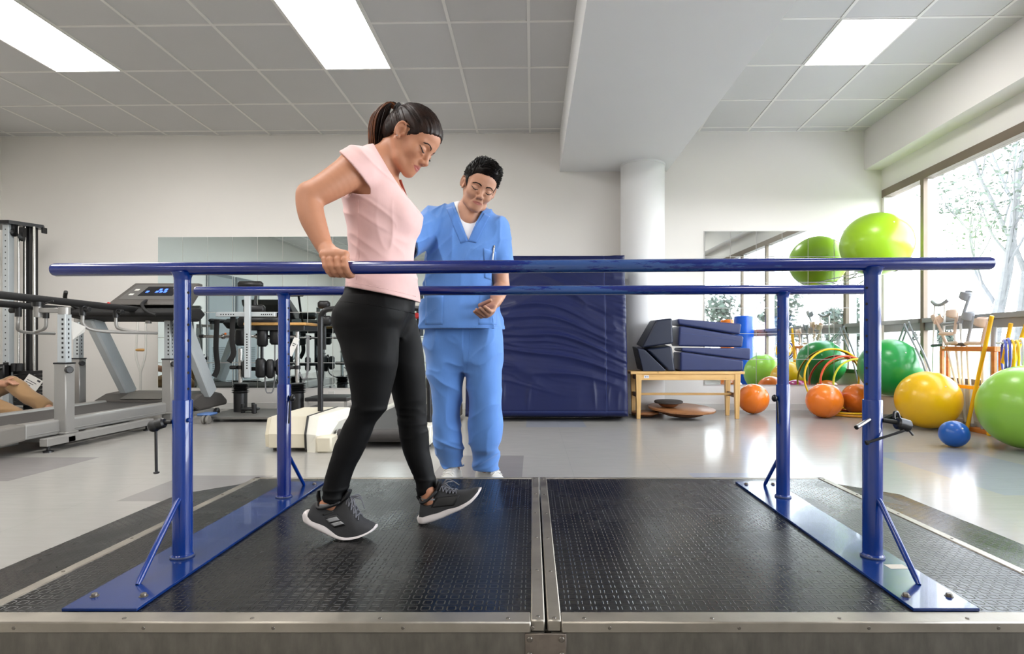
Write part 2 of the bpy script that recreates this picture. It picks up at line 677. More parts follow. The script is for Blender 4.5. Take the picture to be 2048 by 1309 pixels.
# floor: one slab cut along the inlaid darker tiles
inlay = [(-.58, -.06, 3.30, 3.94, 1), (-2.02, -1.5, 2.79, 3.34, 1), (-3.75, -2.92, 3.2, 3.88, 1), (2.38, 3.1, 2.9, 4.06, 2),
         (.92, 1.5, 2.8, 3.4, 2), (-.06, .5, 5.3, 5.9, 2), (-3.0, -2.4, .6, 1.2, 1)]
xs = sorted({XL, 4.3} | {v for i in inlay for v in i[:2]})
ys = sorted({YR, 7.1} | {v for i in inlay for v in i[2:4]})
b = MB()
for i in range(len(xs) - 1):
    for j in range(len(ys) - 1):
        mx, my = (xs[i] + xs[i + 1]) / 2, (ys[j] + ys[j + 1]) / 2
        b.cur = next((q[4] for q in inlay if q[0] < mx < q[1] and q[2] < my < q[3]), 0)
        b.add([(xs[i], ys[j], 0), (xs[i + 1], ys[j], 0), (xs[i + 1], ys[j + 1], 0), (xs[i], ys[j + 1], 0)], [(0, 1, 2, 3)])
b.cur = 0
b.box((XL, YR, -.12), (4.3, 7.1, -.002))
tag(b.build('floor', [m_floor, m_floor2, m_floor3], smooth=False, origin=(0, 0, 0), recalc=False), kind='structure')

# walls
def slab(name, pts, z0, z1, m):
    bb = MB(); bb.prism(pts, z0, z1, 'xy')
    return tag(bb.build(name, m, smooth=False), kind='structure')

slab('wall_back', [(XL - .2, YB(XL)), (4.4, YB(4.4)), (4.4, YB(4.4) + .2), (XL - .2, YB(XL) + .2)], 0, CEIL, m_wall)
slab('wall_left', [(XL - .2, YR), (XL, YR), (XL, YB(XL)), (XL - .2, YB(XL))], 0, CEIL, m_wall)
slab('wall_rear', [(XL - .2, YR - .2), (3.8, YR - .2), (3.8, YR), (XL - .2, YR)], 0, CEIL, m_wall)

SILL, HEAD = .40, 2.46
bb = MB()
WT = .12
def wseg(y0, y1, z0, z1, x0=0.0, x1=WT):
    bb.prism([(XR(y0) + x0, y0), (XR(y0) + x1, y0), (XR(y1) + x1, y1), (XR(y1) + x0, y1)], z0, z1, 'xy')
wseg(YR, 6.69, 0, SILL)
wseg(YR, 6.69, HEAD + .085, CEIL)
wseg(6.62, 6.69, SILL, HEAD + .085)
wseg(YR, -.6, SILL, HEAD + .085)
wseg(YR, 6.68, 2.79, CEIL, -.2, 0.0)               # boxed bulkhead along the ceiling
tag(bb.build('wall_right', m_wall, smooth=False), kind='structure')

# window frames, panes
t = NT('window glass')
tr = t.n('ShaderNodeBsdfTransparent'); tr.inputs[0].default_value = (.975, .98, .98, 1)
gl = t.n('ShaderNodeBsdfGlossy'); gl.inputs['Roughness'].default_value = .02
lw = t.n('ShaderNodeLayerWeight'); lw.inputs[0].default_value = .5
fac = t.math('ADD', t.math('MULTIPLY', t.math('POWER', lw.outputs['Facing'], 4.0), .5), .03)
mx = t.n('ShaderNodeMixShader'); t.l(fac, mx.inputs[0]); t.l(tr.outputs[0], mx.inputs[1]); t.l(gl.outputs[0], mx.inputs[2])
t.l(mx.outputs[0], t.out.inputs['Surface'])
m_glass = t.m
wins = [(5.93, 6.62), (3.53, 5.87), (2.43, 3.47), (-.6, 2.37)]
for i, (y0, y1) in enumerate(wins):
    f = MB()
    def bar(ya, yb, z0, z1, x0, x1, mi):
        f.mat(mi).prism([(XR(ya) + x0, ya), (XR(ya) + x1, ya), (XR(yb) + x1, yb), (XR(yb) + x0, yb)], z0, z1, 'xy')
    bar(y0 - .03, y1 + .03, HEAD, HEAD + .085, -.012, .10, 0)
    bar(y0 - .03, y1 + .03, SILL, SILL + .05, -.012, .10, 0)
    if i:
        bar(y1, y1 + .06, SILL, HEAD, -.012, .03, 0)
        bar(y1 + .01, y1 + .05, SILL, HEAD, .03, .13, 1)
    bar(y0, y1, .905, 1.02, .0, .075, 2)
    bar(y0, y1, .985, 1.03, -.03, .075, 2)
    w = f.build('window_%d' % (i + 1), [m_brown, m_white, m_alu], smooth=False)
    tag(w, kind='structure')
    g = MB()
    for (z0, z1) in ((SILL + .05, .91), (1.02, HEAD)):
        g.prism([(XR(y0) + .045, y0), (XR(y0) + .051, y0), (XR(y1) + .051, y1), (XR(y1) + .045, y1)], z0, z1, 'xy')
    g.build('glass', m_glass, w, smooth=False)

# beam, column, skirting
BX0, BX1, BZ = .32, 1.56, 2.787
slab('ceiling_beam', [(BX0, YR), (BX1 - .05, YR), (BX1 + .01, YB(BX1)), (BX0, YB(BX0))], BZ, CEIL, m_white)
c = MB()
c.lathe([(.245, 0), (.245, 2.76), (.252, 2.765), (.252, BZ)], ((1285 - CXP) * 6.5 / FPX, 6.5, 0), 64)
tag(c.build('column', m_white), kind='structure')
c = MB()
c.prism([(XL, YB(XL) - .012), (4.0, YB(4.0) - .012), (4.0, YB(4.0)), (XL, YB(XL))], 0, .075, 'xy')
tag(c.build('baseboard_back', m_base, smooth=False), kind='structure')
c = MB()
c.prism([(XR(YR) - .012, YR), (XR(YR), YR), (XR(6.66), 6.66), (XR(6.66) - .012, 6.66)], 0, .075, 'xy')
tag(c.build('baseboard_right', m_base, smooth=False), kind='structure')

# ceiling: tiles, grid bars
rowD0 = [6.638 - .731 * k for k in range(-0, 14)]
def rowY(d, x): return d - .0189 * (x + 1.8)
b = MB()
b.mat(0).add([(XL, YR - .1, CEIL), (4.3, YR - .1, CEIL), (4.3, 7.1, CEIL), (XL, 7.1, CEIL)], [(0, 3, 2, 1)])
b.mat(0).box((XL, YR - .1, CEIL + .02), (4.3, 7.1, CEIL + .14))
TB, TH = .012, .006
b.mat(1)
for k in range(0, 11):
    x = -.03 - .613 * k
    b.box((x - TB, YR, CEIL - TH), (x + TB, 6.95, CEIL + .001))
for d in rowD0:
    for (x0, x1) in ((XL, BX0), (BX1, 4.0)):
        y0, y1 = rowY(d, x0), rowY(d, x1)
        if min(y0, y1) < YR: continue
        b.prism([(x0, y0 - TB), (x1, y1 - TB), (x1, y1 + TB), (x0, y0 + TB)], CEIL - TH * .8, CEIL + .001, 'xy')
for k in range(4):
    x = 1.93 + .57 * k
    b.prism([(x - TB + .065 * (YR - 6.67), YR), (x + TB + .065 * (YR - 6.67), YR), (x + TB, 6.68), (x - TB, 6.68)], CEIL - TH, CEIL + .001, 'xy')
# wall angle
for (x0, x1) in ((XL, BX0), (BX1, 3.85)):
    b.prism([(x0, YB(x0) - .022), (x1, YB(x1) - .022), (x1, YB(x1)), (x0, YB(x0))], CEIL - TH, CEIL + .001, 'xy')
tag(b.build('ceiling', [m_ctile, m_tbar], smooth=False, origin=(0, 0, CEIL), recalc=False), kind='structure')

# ceiling light panels
def emit_mat(name, col, s):
    t = NT(name)
    e = t.n('ShaderNodeEmission'); e.inputs[0].default_value = col; e.inputs[1].default_value = s
    t.l(e.outputs[0], t.out.inputs['Surface'])
    return t.m

m_panel = emit_mat('light diffuser', (1.0, .98, .955, 1), 8.6)
m_panel2 = emit_mat('daylight diffuser', (1.0, .985, .96, 1), 8.6)
def light_panel(pts, label, md, group=None):
    cx, cy = sum(p[0] for p in pts) / 4, sum(p[1] for p in pts) / 4
    t = thing('ceiling_light', label, 'ceiling light', (cx, cy, CEIL - .02), group)
    def sc(k): return [(cx + (p[0] - cx) * k[0], cy + (p[1] - cy) * k[1]) for p in pts]
    a, c2 = sc((1, 1)), sc((.965, .985))
    fr = MB()
    for i in range(4):
        j = (i + 1) % 4
        fr.prism([a[i], a[j], c2[j], c2[i]], CEIL - .012, CEIL - .003, 'xy')
    fr.build('frame', m_tbar, t, smooth=False)
    d = MB(); d.prism(sc((.964, .984)), CEIL - .008, CEIL - .004, 'xy')
    d.build('diffuser', md, t, smooth=False)
    return t

def lrect(x0, x1, d0, d1):
    return [(x0, rowY(d0, x0)), (x1, rowY(d0, x1)), (x1, rowY(d1, x1)), (x0, rowY(d1, x0))]
light_panel(lrect(-1.862, -1.262, 3.73, 5.165), 'long bright ceiling panel above the woman in pink, nearer the beam', m_panel)
light_panel(lrect(-4.314, -3.714, 3.73, 5.165), 'long bright ceiling panel over the silver treadmill', m_panel)
for xa, d in ((-1.862, .07), (-4.314, .07), (-1.862, -2.85), (-4.314, -2.85)):
    pass
def rrect(k0, d0, d1):
    q = []
    for (kk, d) in ((0, d0), (1, d0), (1, d1), (0, d1)):
        x = 1.93 + .57 * (k0 + kk); y = rowY(d, x)
        q.append((x + .065 * (y - 6.67), y))
    return q
light_panel(rrect(1, 4.45, 5.17), 'short square ceiling panel between the beam and the windows', m_panel2)
# panels added behind the camera for frontal light on the figures, and for the mirrors
for k, (xa, d) in enumerate(((-1.862, .81), (-4.314, .81), (-1.862, -2.12), (-4.314, -2.12))):
    light_panel(lrect(xa, xa + .6, d, d + 1.44), 'long bright ceiling panel added behind the camera for frontal light', m_panel, 'added ceiling panels behind the camera')
light_panel(rrect(1, .8, 1.52), 'short square ceiling panel added behind the camera for frontal light', m_panel2)

# doors on the left wall (seen in the mirror)
m_door = mat('grey door paint', C(160, 166, 168), .5, var=.02)
m_doorf = mat('door frame grey', C(120, 126, 130), .5)
for i, (y0, y1) in enumerate(((1.95, 2.75), (.95, 1.75))):
    d = MB()
    d.mat(1).box((XL, y0 - .06, 0), (XL + .03, y0, 2.1)).box((XL, y1, 0), (XL + .03, y1 + .06, 2.1)).box((XL, y0 - .06, 2.1), (XL + .03, y1 + .06, 2.16))
    d.mat(0).box((XL, y0, 0.01), (XL + .022, y1, 2.1))
    for k in range(12):
        d.mat(1).box((XL + .022, y0 + .12, .25 + .04 * k), (XL + .03, y1 - .12, .27 + .04 * k))
    o = tag(d.build('door_%d' % (i + 1), [m_door, m_doorf], smooth=False), kind='structure')
    h = MB(); h.tube([(XL + .022, y0 + .08, 1.0), (XL + .07, y0 + .08, 1.0), (XL + .07, y0 + .2, 1.0)], .009)
    h.build('door_handle', m_alu, o)

# wall mirrors made of square mirror tiles
def mirror(name, label, x0, nx, z0, nz, tile, mback, tint=(.83, .88, .87, 1)):
    b = MB()
    yf = lambda x: YB(x) - .004
    x1, z1 = x0 + nx * tile, z0 + nz * tile
    b.mat(1).prism([(x0 - .006, yf(x0) - .004), (x1 + .006, yf(x1) - .004), (x1 + .006, YB(x1)), (x0 - .006, YB(x0))], z0 - .006, z1 + .006, 'xy')
    g = .0035
    b.mat(0)
    for i in range(nx):
        for k in range(nz):
            a, c2 = x0 + i * tile + g, x0 + (i + 1) * tile - g
            b.prism([(a, yf(a) - .009), (c2, yf(c2) - .009), (c2, yf(c2) - .004), (a, yf(a) - .004)], z0 + k * tile + g, z0 + (k + 1) * tile - g, 'xy')
    t = NT(name + ' glass')
    t.bsdf(tint, .015, 1.0)
    return tag(b.build('wall_mirror', [t.m, mback], smooth=False), label, 'mirror')

mirror('right mirror', 'square-tiled wall mirror near the window corner, behind the coloured balls', PX(1408, 6.72), 6, PZ(770, 6.72), 6, .2985, m_base)
mirror('left mirror', 'wide tiled wall mirror behind the exercise machines and the woman', PX(318, 6.84), 11, PZ(776, 6.84), 6, .2985, m_tbar, (.63, .73, .75, 1))  # same glass, tinted darker to put a dimmer reflection into its colour

# wall socket
b = MB(); b.box((PX(655, 6.76), YB(-2.4) - .012, PZ(796, 6.76)), (PX(668, 6.76), YB(-2.4), PZ(783, 6.76)), .004)
tag(b.build('wall_socket', m_base), 'small white wall socket low on the back wall behind the cream treadmill', 'socket')
# ================================================================ WALKING PLATFORM + PARALLEL BARS
m_steel = mat('worn steel angle', C(150, 143, 132), .38, metal=.75, var=.16, vscale=9, rvar=.15, stretch=(1, 1, 1), bump=.1, bscale=40)
m_steel2 = mat('dull steel skirt', C(110, 106, 98), .45, metal=.6, var=.2, vscale=12, rvar=.12, stretch=(3, 1, 1), bump=.08, bscale=30)
m_steel3 = mat('gusset steel', C(120, 110, 100), .5, metal=.55, var=.2, vscale=25, rvar=.1)
m_screw = mat('screw head', C(110, 104, 96), .4, metal=.8)
m_gap = mat('dark gap', C(25, 22, 20), .8)


def rubber(name):
    """black studded rubber: raised outlines of rounded squares every 33 mm"""
    t = NT(name)
    tc = t.n('ShaderNodeTexCoord'); sp = t.n('ShaderNodeSeparateXYZ'); t.l(tc.outputs['Object'], sp.inputs[0])
    q = []
    for ax in (0, 1):
        u = t.math('MULTIPLY', t.math('ABSOLUTE', t.math('SUBTRACT', t.math('FRACT', t.math('DIVIDE', sp.outputs[ax], .033)), .5)), .033)
        q.append(t.math('MAXIMUM', t.math('SUBTRACT', u, .0065), 0.0))
    d = t.math('SQRT', t.math('ADD', t.math('MULTIPLY', q[0], q[0]), t.math('MULTIPLY', q[1], q[1])))
    ring = t.math('SUBTRACT', 1.0, t.math('MINIMUM', t.math('DIVIDE', t.math('ABSOLUTE', t.math('SUBTRACT', d, .0045)), .0019), 1.0))
    v = t.coords()
    big = t.noise(v, 2.6, 5, .6)
    fine = t.noise(v, 90, 3)
    scuff = t.noise(t.coords((1, 1.6, 1)), 7, 6, .7)
    col = t.ramp(scuff, [(.35, C(12, 12, 14)), (.55, C(19, 19, 19)), (.78, C(46, 43, 40))])
    col = t.mix(t.math('MULTIPLY', ring, .35), col, C(72, 70, 66))
    rg = t.ramp(big, [(.3, (.17, .17, .17, 1)), (.7, (.36, .36, .36, 1))])
    nr = t.bump(t.math('ADD', ring, t.math('MULTIPLY', fine, .18)), .75, .0016)
    t.bsdf(col, rg, 0, nr, spec=.3)
    return t.m


m_rub = rubber('studded rubber')
PT, PF, PB = .088, 1.385, 2.90


def platform(x0, x1, sgn, label):
    """sgn -1: outer side on the left, +1: outer side on the right"""
    t = thing('walking_platform', label, 'platform', ((x0 + x1) / 2, (PF + PB) / 2, 0))
    W = .034
    fr = MB()
    inn, out = (x1, x0) if sgn < 0 else (x0, x1)
    ch = .003
    fr.box((x0 + (W if sgn > 0 else 0), PF, .064), (x1 - (W if sgn < 0 else 0), PF + .055, PT + .003), ch)          # front lip
    fr.box((x0, PB - .02, .03), (x1, PB, PT + .003), ch)
    a = (inn - W, inn) if sgn < 0 else (inn, inn + W)
    fr.box((a[0], PF + .008, .064), (a[1], PB, PT + .004), ch)
    a = (out, out + W) if sgn < 0 else (out - W, out)
    fr.box((a[0], PF, .05), (a[1], PB, PT + .003), ch)
    f = fr.build('steel_frame', m_steel, t)
    spots = []
    class sc:
        lathe = staticmethod(lambda prof, c, n, M=None: spots.append((prof, c, n, M)))
    for k in range(6):
        yy = PF + .02 + k * .29
        sc.lathe([(0, .0022), (.004, .0018), (.0052, 0)], (inn + (-.017 if sgn < 0 else .017), yy + (.007 if sgn < 0 else 0), PT + .004), 12)
        sc.lathe([(0, .0022), (.004, .0018), (.0052, 0)], (out + (.017 if sgn < 0 else -.017), yy, PT + .003), 12)
    for k in range(5):
        xx = x0 + .09 + k * (x1 - x0 - .18) / 4
        sc.lathe([(0, .0022), (.004, .0018), (.0052, 0)], (xx, PF + .02, PT + .003), 12)
        sc.lathe([(0, .002), (.0036, .0015), (.0046, 0)], (xx + .06, PF, .077), 12, M=Matrix.Rotation(PI / 2, 4, 'X'))
    for (prof, c, n, M) in spots:
        q = MB(); q.lathe(prof, c, n, M=M); q.build('screw', m_screw, f)
    r = MB()
    r.box((x0 + W - .002, PF + .05, .03), (x1 - W + .002, PB - .018, PT))
    r.build('rubber_tread', m_rub, t, smooth=False)
    s = MB()
    s.box((x0 + .01, PF + .006, 0), (x1 - .002 if sgn < 0 else x1 - .01, PF + .03, .0635))
    if sgn > 0: s.box((x0 - .006, PF + .02, .0), (x0 + .02, PF + .03, .06))
    s.build('front_skirt', m_steel2, t, smooth=False)
    ra = MB()
    e = out + sgn * .385
    ra.prism([(out, 0), (out, .068), (out + sgn * .01, .068), (e, .006), (e, 0)], PF + .01, PB - .005, 'xz')
    ra.build('side_ramp', m_rub, t, smooth=False)
    return t


platform(-1.40, .030, -1, 'left half of the black studded walking platform, under the woman')
pr = platform(.036, 1.465, 1, 'right half of the black studded walking platform, with no one on it')
# joining plate at the front seam, bolted to both halves
g = MB()
g.box((-.018, PF + .0005, .002), (.082, PF + .0058, .0625), .002)
gp = tag(g.build('joining_plate', m_steel3), 'rusty bolted steel plate joining both platform halves at the front seam', 'plate')
for x, z in ((-.007, .05), (.07, .05), (-.007, .012), (.07, .012)):
    s = MB()
    s.lathe([(0, .0045), (.005, .004), (.007, .002), (.0072, 0)], (x, PF + .0006, z), 14, M=Matrix.Rotation(PI / 2, 4, 'X'))
    s.build('bolt', m_screw, gp)


def bar_paint(name, wear):
    t = NT(name)
    v = t.coords((.9, 6, 6))
    n1 = t.noise(v, 4.5, 7, .72)
    n2 = t.noise(t.coords((2, 7, 7)), 12, 6, .7)
    base = t.ramp(t.noise(t.coords(), 3), [(.3, C(0, 22, 98)), (.7, C(0, 35, 118))])
    if wear == 'bar':
        tc = t.n('ShaderNodeTexCoord'); sp = t.n('ShaderNodeSeparateXYZ'); t.l(tc.outputs['Object'], sp.inputs[0])
        mid = t.math('SUBTRACT', 1.0, t.math('MINIMUM', t.math('ABSOLUTE', t.math('DIVIDE', t.math('SUBTRACT', sp.outputs[0], .15), .7)), 1.0))
        w = t.ramp(t.math('ADD', t.math('MULTIPLY', n1, .8), t.math('MULTIPLY', mid, .22)), [(.535, (0, 0, 0, 1)), (.56, (1, 1, 1, 1))])
        col = t.mix(t.math('MULTIPLY', w, .75), base, C(48, 84, 138))
        r2 = t.ramp(n2, [(.74, (0, 0, 0, 1)), (.76, (1, 1, 1, 1))])
        col = t.mix(t.math('MULTIPLY', r2, .7), col, C(92, 66, 58))
    else:
        w = t.ramp(n2, [(.69, (0, 0, 0, 1)), (.72, (1, 1, 1, 1))])
        col = t.mix(t.math('MULTIPLY', w, .8), base, C(88, 82, 84))
        base
    nr = t.bump(t.noise(t.coords(), 35, 2), .06, .004)
    t.bsdf(col, .2, 0, nr, coat=.35, spec=.55)
    return t.m


m_bar = bar_paint('blue bar enamel worn', 'bar')
m_post = mat('blue post enamel', C(0, 46, 124), .22, var=.1, vscale=4, coat=.3, bump=.05, bscale=30)
m_postw = bar_paint('blue post enamel chipped', 'post')
m_plate = mat('blue plate enamel', C(8, 42, 102), .2, var=.12, vscale=5, rvar=.06, coat=.25, bump=.1, bscale=9, dist=.002)
m_weld = mat('weld bead', C(70, 78, 104), .5, metal=.4, bump=.5, bscale=220)
m_blackp = mat('black plastic', C(24, 24, 25), .38, var=.1)
m_blackm = mat('black painted metal', C(22, 22, 24), .3, metal=.1)
m_chrome = mat('bright steel pin', C(190, 188, 184), .22, metal=1.0, var=.06)

pb = thing('parallel_bars', 'blue steel parallel walking bars bolted across the black platform', 'parallel bars', (0, 2.15, PT))
rails = [(1.80, 105, 540, 1985, 527, 365, 1745), (2.506, 390, 583, 1735, 579.5, 568, 1566)]
posts = []
for ri, (D, xa, ya, xb, yb, pl, pr_) in enumerate(rails):
    a, c2 = P(xa, ya, D), P(xb, yb, D)
    b = MB()
    d = (c2 - a) / np.linalg.norm(c2 - a)
    R = .0205
    b.tube([a, a + d * .004, a + d * .012, c2 - d * .012, c2 - d * .004, c2], [R * .6, R * .9, R, R, R * .9, R * .6], 28)
    rail = b.build('handrail', m_bar, pb)
    for px in (pl, pr_):
        x = PX(px, D)
        z = a[2] + (c2[2] - a[2]) * (x - a[0]) / (c2[0] - a[0])
        posts.append((x, D, z, ri, px < CXP))
for (x, y, z, ri, left) in posts:
    zt = .588
    u = MB()
    u.rod((x, y, zt - .05), (x, y, z - .01), .0238, 28, .02)
    u.lathe([(.0238, -.036), (.0245, -.028), (.0275, -.020), (.033, -.012)], (x, y, z), 28)
    u.mat(1)
    sgn = 1 if left else -1
    k = 0
    while z - .075 - .05 * k > zt + .02:
        zz = z - .075 - .05 * k
        ang = math.radians(-18 if left else -162)
        p0 = np.array([x + math.cos(ang) * .0215, y + math.sin(ang) * .0215, zz]); p1 = np.array([x + math.cos(ang) * .0242, y + math.sin(ang) * .0242, zz])
        u.cyl(p0, p1, .0042, n=12); k += 1
    u.build('upright', [m_post, m_gap], pb)
    o = MB()
    o.tube([(x, y, PT + .008), (x, y, zt - .003), (x, y, zt), (x, y, zt)], [.0285, .0285, .0275, .024], 28)
    o.lathe([(.0285, .012), (.033, .006), (.034, 0)], (x, y, PT + .008), 28)
    ot = o.build('outer_tube', m_postw if (ri == 1 and left) else m_post, pb)
    w = MB(); w.tube([(x + .031 * math.cos(q), y + .031 * math.sin(q), PT + .0115) for q in np.linspace(0, 2 * PI, 28, endpoint=False)], .004, 8, closed=True)
    w.build('weld', m_weld, ot)
    br = MB()
    s2 = -1 if ri == 0 else 1
    q = .21
    br.tube([(x + .004, y + s2 * q, PT + .008), (x + .004, y + s2 * (q - .012), PT + .022), (x + .004, y + s2 * .034, .275), (x + .004, y + s2 * .024, .282)], [.006, .0082, .0082, .007], 14)
    br.build('brace', m_post, pb)
    kz = .52
    if ri == 0 and left:
        kn = MB()
        kn.rod((x - .028, y - .01, kz), (x - .052, y - .012, kz - .003), .006)
        kn.rod((x - .046, y - .013, kz - .001), (x - .082, y - .016, kz - .012), .0165, 20, .3)
        kn.ball((x - .078, y - .016, kz - .012), .019, 18, 12)
        kn.build('locking_knob', m_blackp, pb)
        pn = MB(); pn.rod((x - .072, y - .018, kz - .02), (x - .066, y - .024, kz - .155), .0042); pn.rod((x - .066, y - .024, kz - .152), (x - .066, y - .024, kz - .158), .0085)
        pn.build('hanging_pin', m_blackm, pb)
        bo = MB(); bo.rod((x + .026, y - .012, kz + .006), (x + .036, y - .018, kz + .006), .007)
        bo.build('stop_bolt', m_post, pb)
    if ri == 0 and not left:
        kn = MB()
        kn.rod((x + .02, y - .02, kz + .006), (x + .062, y - .03, kz), .007)
        kn.rod((x + .055, y - .03, kz), (x + .098, y - .026, kz - .012), .019, 20, .25)
        kn.tube(bez([(x + .05, y - .028, kz + .014), (x + .053, y - .024, kz + .03), (x + .066, y - .02, kz + .03), (x + .072, y - .02, kz + .012)], 5), .004, 8)
        kn.rod((x + .088, y - .03, kz - .016), (x + .094, y - .05, kz - .036), .003)
        kn.build('locking_knob', m_blackp, pb)
        pn = MB(); pn.rod((x + .07, y - .045, kz - .022), (x - .045, y - .05, kz - .058), .0042); pn.rod((x - .043, y - .05, kz - .0575), (x - .05, y - .05, kz - .0595), .0075)
        pn.build('hanging_pin', m_blackm, pb)
        bo = MB(); bo.rod((x - .02, y - .018, kz + .008), (x - .075, y - .045, kz - .012), .0062); bo.mat(1).rod((x - .073, y - .044, kz - .0115), (x - .078, y - .0465, kz - .0135), .0068)
        bo.build('stop_bolt', [m_chrome, m_blackp], pb)
    if ri == 1:
        kn = MB()
        s3 = 1 if left else -1
        kn.rod((x + s3 * .028, y - .008, kz + .01), (x + s3 * .045, y - .01, kz + .008), .005)
        kn.ball((x + s3 * .042, y - .012, kz + .008), (.012, .012, .016), 14, 10)
        kn.rod((x + s3 * .034, y - .02, kz - .002), (x + s3 * .032, y - .025, kz - .1), .0036)
        kn.build('locking_knob', m_blackm, pb)

for x0, x1, xb0, xb1 in ((-1.185, -.995, -1.195, -1.005), (.958, 1.125, .985, 1.172)):
    y0, y1 = 1.446, 2.79
    pl = MB()
    V = [(x0, y0), (x1, y0), (xb1, y1), (xb0, y1)]
    pl.prism(V, PT + .0005, PT + .0085, 'xy')
    o = pl.build('base_plate', m_plate, pb, smooth=False, bevel=.0012)
    for (u, yy) in ((.16, y0 + .07), (.84, y0 + .07), (.16, y1 - .06), (.84, y1 - .06)):
        xx = x0 + (x1 - x0) * u if yy < 2 else xb0 + (xb1 - xb0) * u
        bt = MB(); bt.lathe([(0, .0085), (.0062, .0085), (.0078, .0065), (.0078, .0015), (.011, .0012), (.011, 0)], (xx, yy, PT + .0085), 6 if False else 12)
        bt.build('bolt', m_screw, o)
# small paper sticker by the right post
b = MB(); b.box((1.06, 1.70, PT + .0085), (1.115, 1.735, PT + .009))
tag(b.build('sticker', mat('old paper', C(196, 188, 172), .7, var=.05, vscale=60), smooth=False), 'small blank paper sticker on the right blue base plate by the front post', 'sticker')
# ================================================================ PEOPLE
def skin_mat(name, col, lip):
    t = NT(name)
    v = t.coords()
    f = t.noise(v, 9, 4); g = t.noise(v, 45, 3)
    c = t.mix(.5, t.ramp(f, [(.3, shade(col, .9)), (.7, shade(col, 1.07))]), t.ramp(g, [(.3, shade(col, .95)), (.7, shade(col, 1.04))]))
    nr = t.bump(t.noise(v, 320, 2), .06, .001)
    at = t.n('ShaderNodeAttribute'); at.attribute_name = 'lip'
    c = t.mix(at.outputs['Fac'], c, lip)
    t.bsdf(c, t.math('SUBTRACT', .5, t.math('MULTIPLY', at.outputs['Fac'], .1)), 0, nr, spec=.4, sss=0)
    return t.m


sk_w = skin_mat('warm skin', C(186, 130, 100), C(164, 92, 84))
sk_m = skin_mat('light tan skin', C(186, 138, 112), C(164, 100, 90))
m_hairw = None


def hair_mat(name, c0, c1, rough=.38):
    t = NT(name)
    v = t.coords((1, 1, 1))
    f = t.noise(v, 30, 4)
    t.bsdf(t.ramp(f, [(.3, c0), (.72, c1)]), rough, spec=.22)
    return t.m


m_hd = hair_mat('dark brown hair', C(24, 15, 12), C(48, 31, 24), .42)
m_hr = hair_mat('auburn hair', C(84, 46, 26), C(132, 78, 44), .45)
m_hm = hair_mat('near black hair', C(13, 11, 10), C(30, 25, 22), .5)
m_brow = mat('brow hair', C(38, 27, 23), .7)
m_lash = mat('lashes', C(20, 15, 14), .6)


def cloth(name, col, rough=.85, var=.06, sheen=.25, weave=700, wb=.12, spec=.3):
    t = NT(name)
    v = t.coords()
    f = t.noise(v, 7, 4)
    w = t.noise(v, weave, 2)
    big = t.noise(t.coords((1, 1, .45)), 14, 4, .55)
    h = t.math('ADD', t.math('MULTIPLY', w, .08), big)
    t.bsdf(t.ramp(f, [(.3, shade(col, 1 - var)), (.7, shade(col, 1 + var))]), rough, 0, t.bump(h, wb, .012), spec=spec, sheen=sheen)
    return t.m


m_pink = cloth('pink cotton jersey', C(228, 188, 184), .85)
m_pinkh = cloth('pink cotton hem', C(222, 180, 177), .85)
m_leg = cloth('black legging knit', C(8, 8, 9), .62, sheen=.0, wb=.05, spec=.16)
m_scrub = cloth('blue scrub cotton', C(92, 138, 206), .8, wb=.2)
m_scrubd = cloth('blue scrub cotton band', C(84, 129, 198), .8, wb=.1)
m_tshirt = cloth('white undershirt', C(240, 240, 242), .8)
m_rust = cloth('rust red strap', C(150, 66, 48), .8)
m_khaki = cloth('khaki cotton', C(150, 118, 82), .85)


class Head:
    def __init__(s, O, f, u, sc=1.0):
        f = np.array(f, float); f /= np.linalg.norm(f)
        u = np.array(u, float); u = u - f * f.dot(u); u /= np.linalg.norm(u)
        s.R = np.stack([f, np.cross(u, f), u], 1)
        s.O = np.array(O, float); s.s = sc

    def w(s, x, y, z): return s.O + s.R @ (np.array([x, y, z]) * s.s)

    def loc(s, V): return ((V - s.O) @ s.R) / s.s

    def locx(s, X, Y, Z):
        d = (X - s.O[0], Y - s.O[1], Z - s.O[2])
        return [(d[0] * s.R[0, i] + d[1] * s.R[1, i] + d[2] * s.R[2, i]) / s.s for i in range(3)]

    def cap(s, F, a, b, ra, rb=None, k=.01, op='u'):
        F.cap(s.w(*a), s.w(*b), ra * s.s, (ra if rb is None else rb) * s.s, k * s.s, op)

    def ell(s, F, c, r, k=.01, op='u', tilt=None):
        R = s.R if tilt is None else s.R @ np.array(Euler(tilt).to_matrix())
        F.ell(s.w(*c), np.array(r) * s.s, R, k * s.s, op)


def sample(F, p):
    i = [np.clip(np.searchsorted(F.ax[k], p[k]) - 1, 0, len(F.ax[k]) - 2) for k in range(3)]
    f = [(p[k] - F.ax[k][i[k]]) / (F.ax[k][i[k] + 1] - F.ax[k][i[k]]) for k in range(3)]
    v = 0.
    for a in (0, 1):
        for b in (0, 1):
            for c in (0, 1):
                v += F.F[i[0] + a, i[1] + b, i[2] + c] * (f[0] if a else 1 - f[0]) * (f[1] if b else 1 - f[1]) * (f[2] if c else 1 - f[2])
    return v


def march(F, p, d, lift=.0015, maxd=.25):
    """first surface point of F along d from p"""
    p = np.array(p, float); d = np.array(d, float); d /= np.linalg.norm(d)
    t = 0.; st = .001
    while t < maxd:
        q = p + d * t
        if all(F.ax[k][0] < q[k] < F.ax[k][-1] for k in range(3)) and sample(F, q) < 0: break
        t += st
    return p + d * (t - lift)


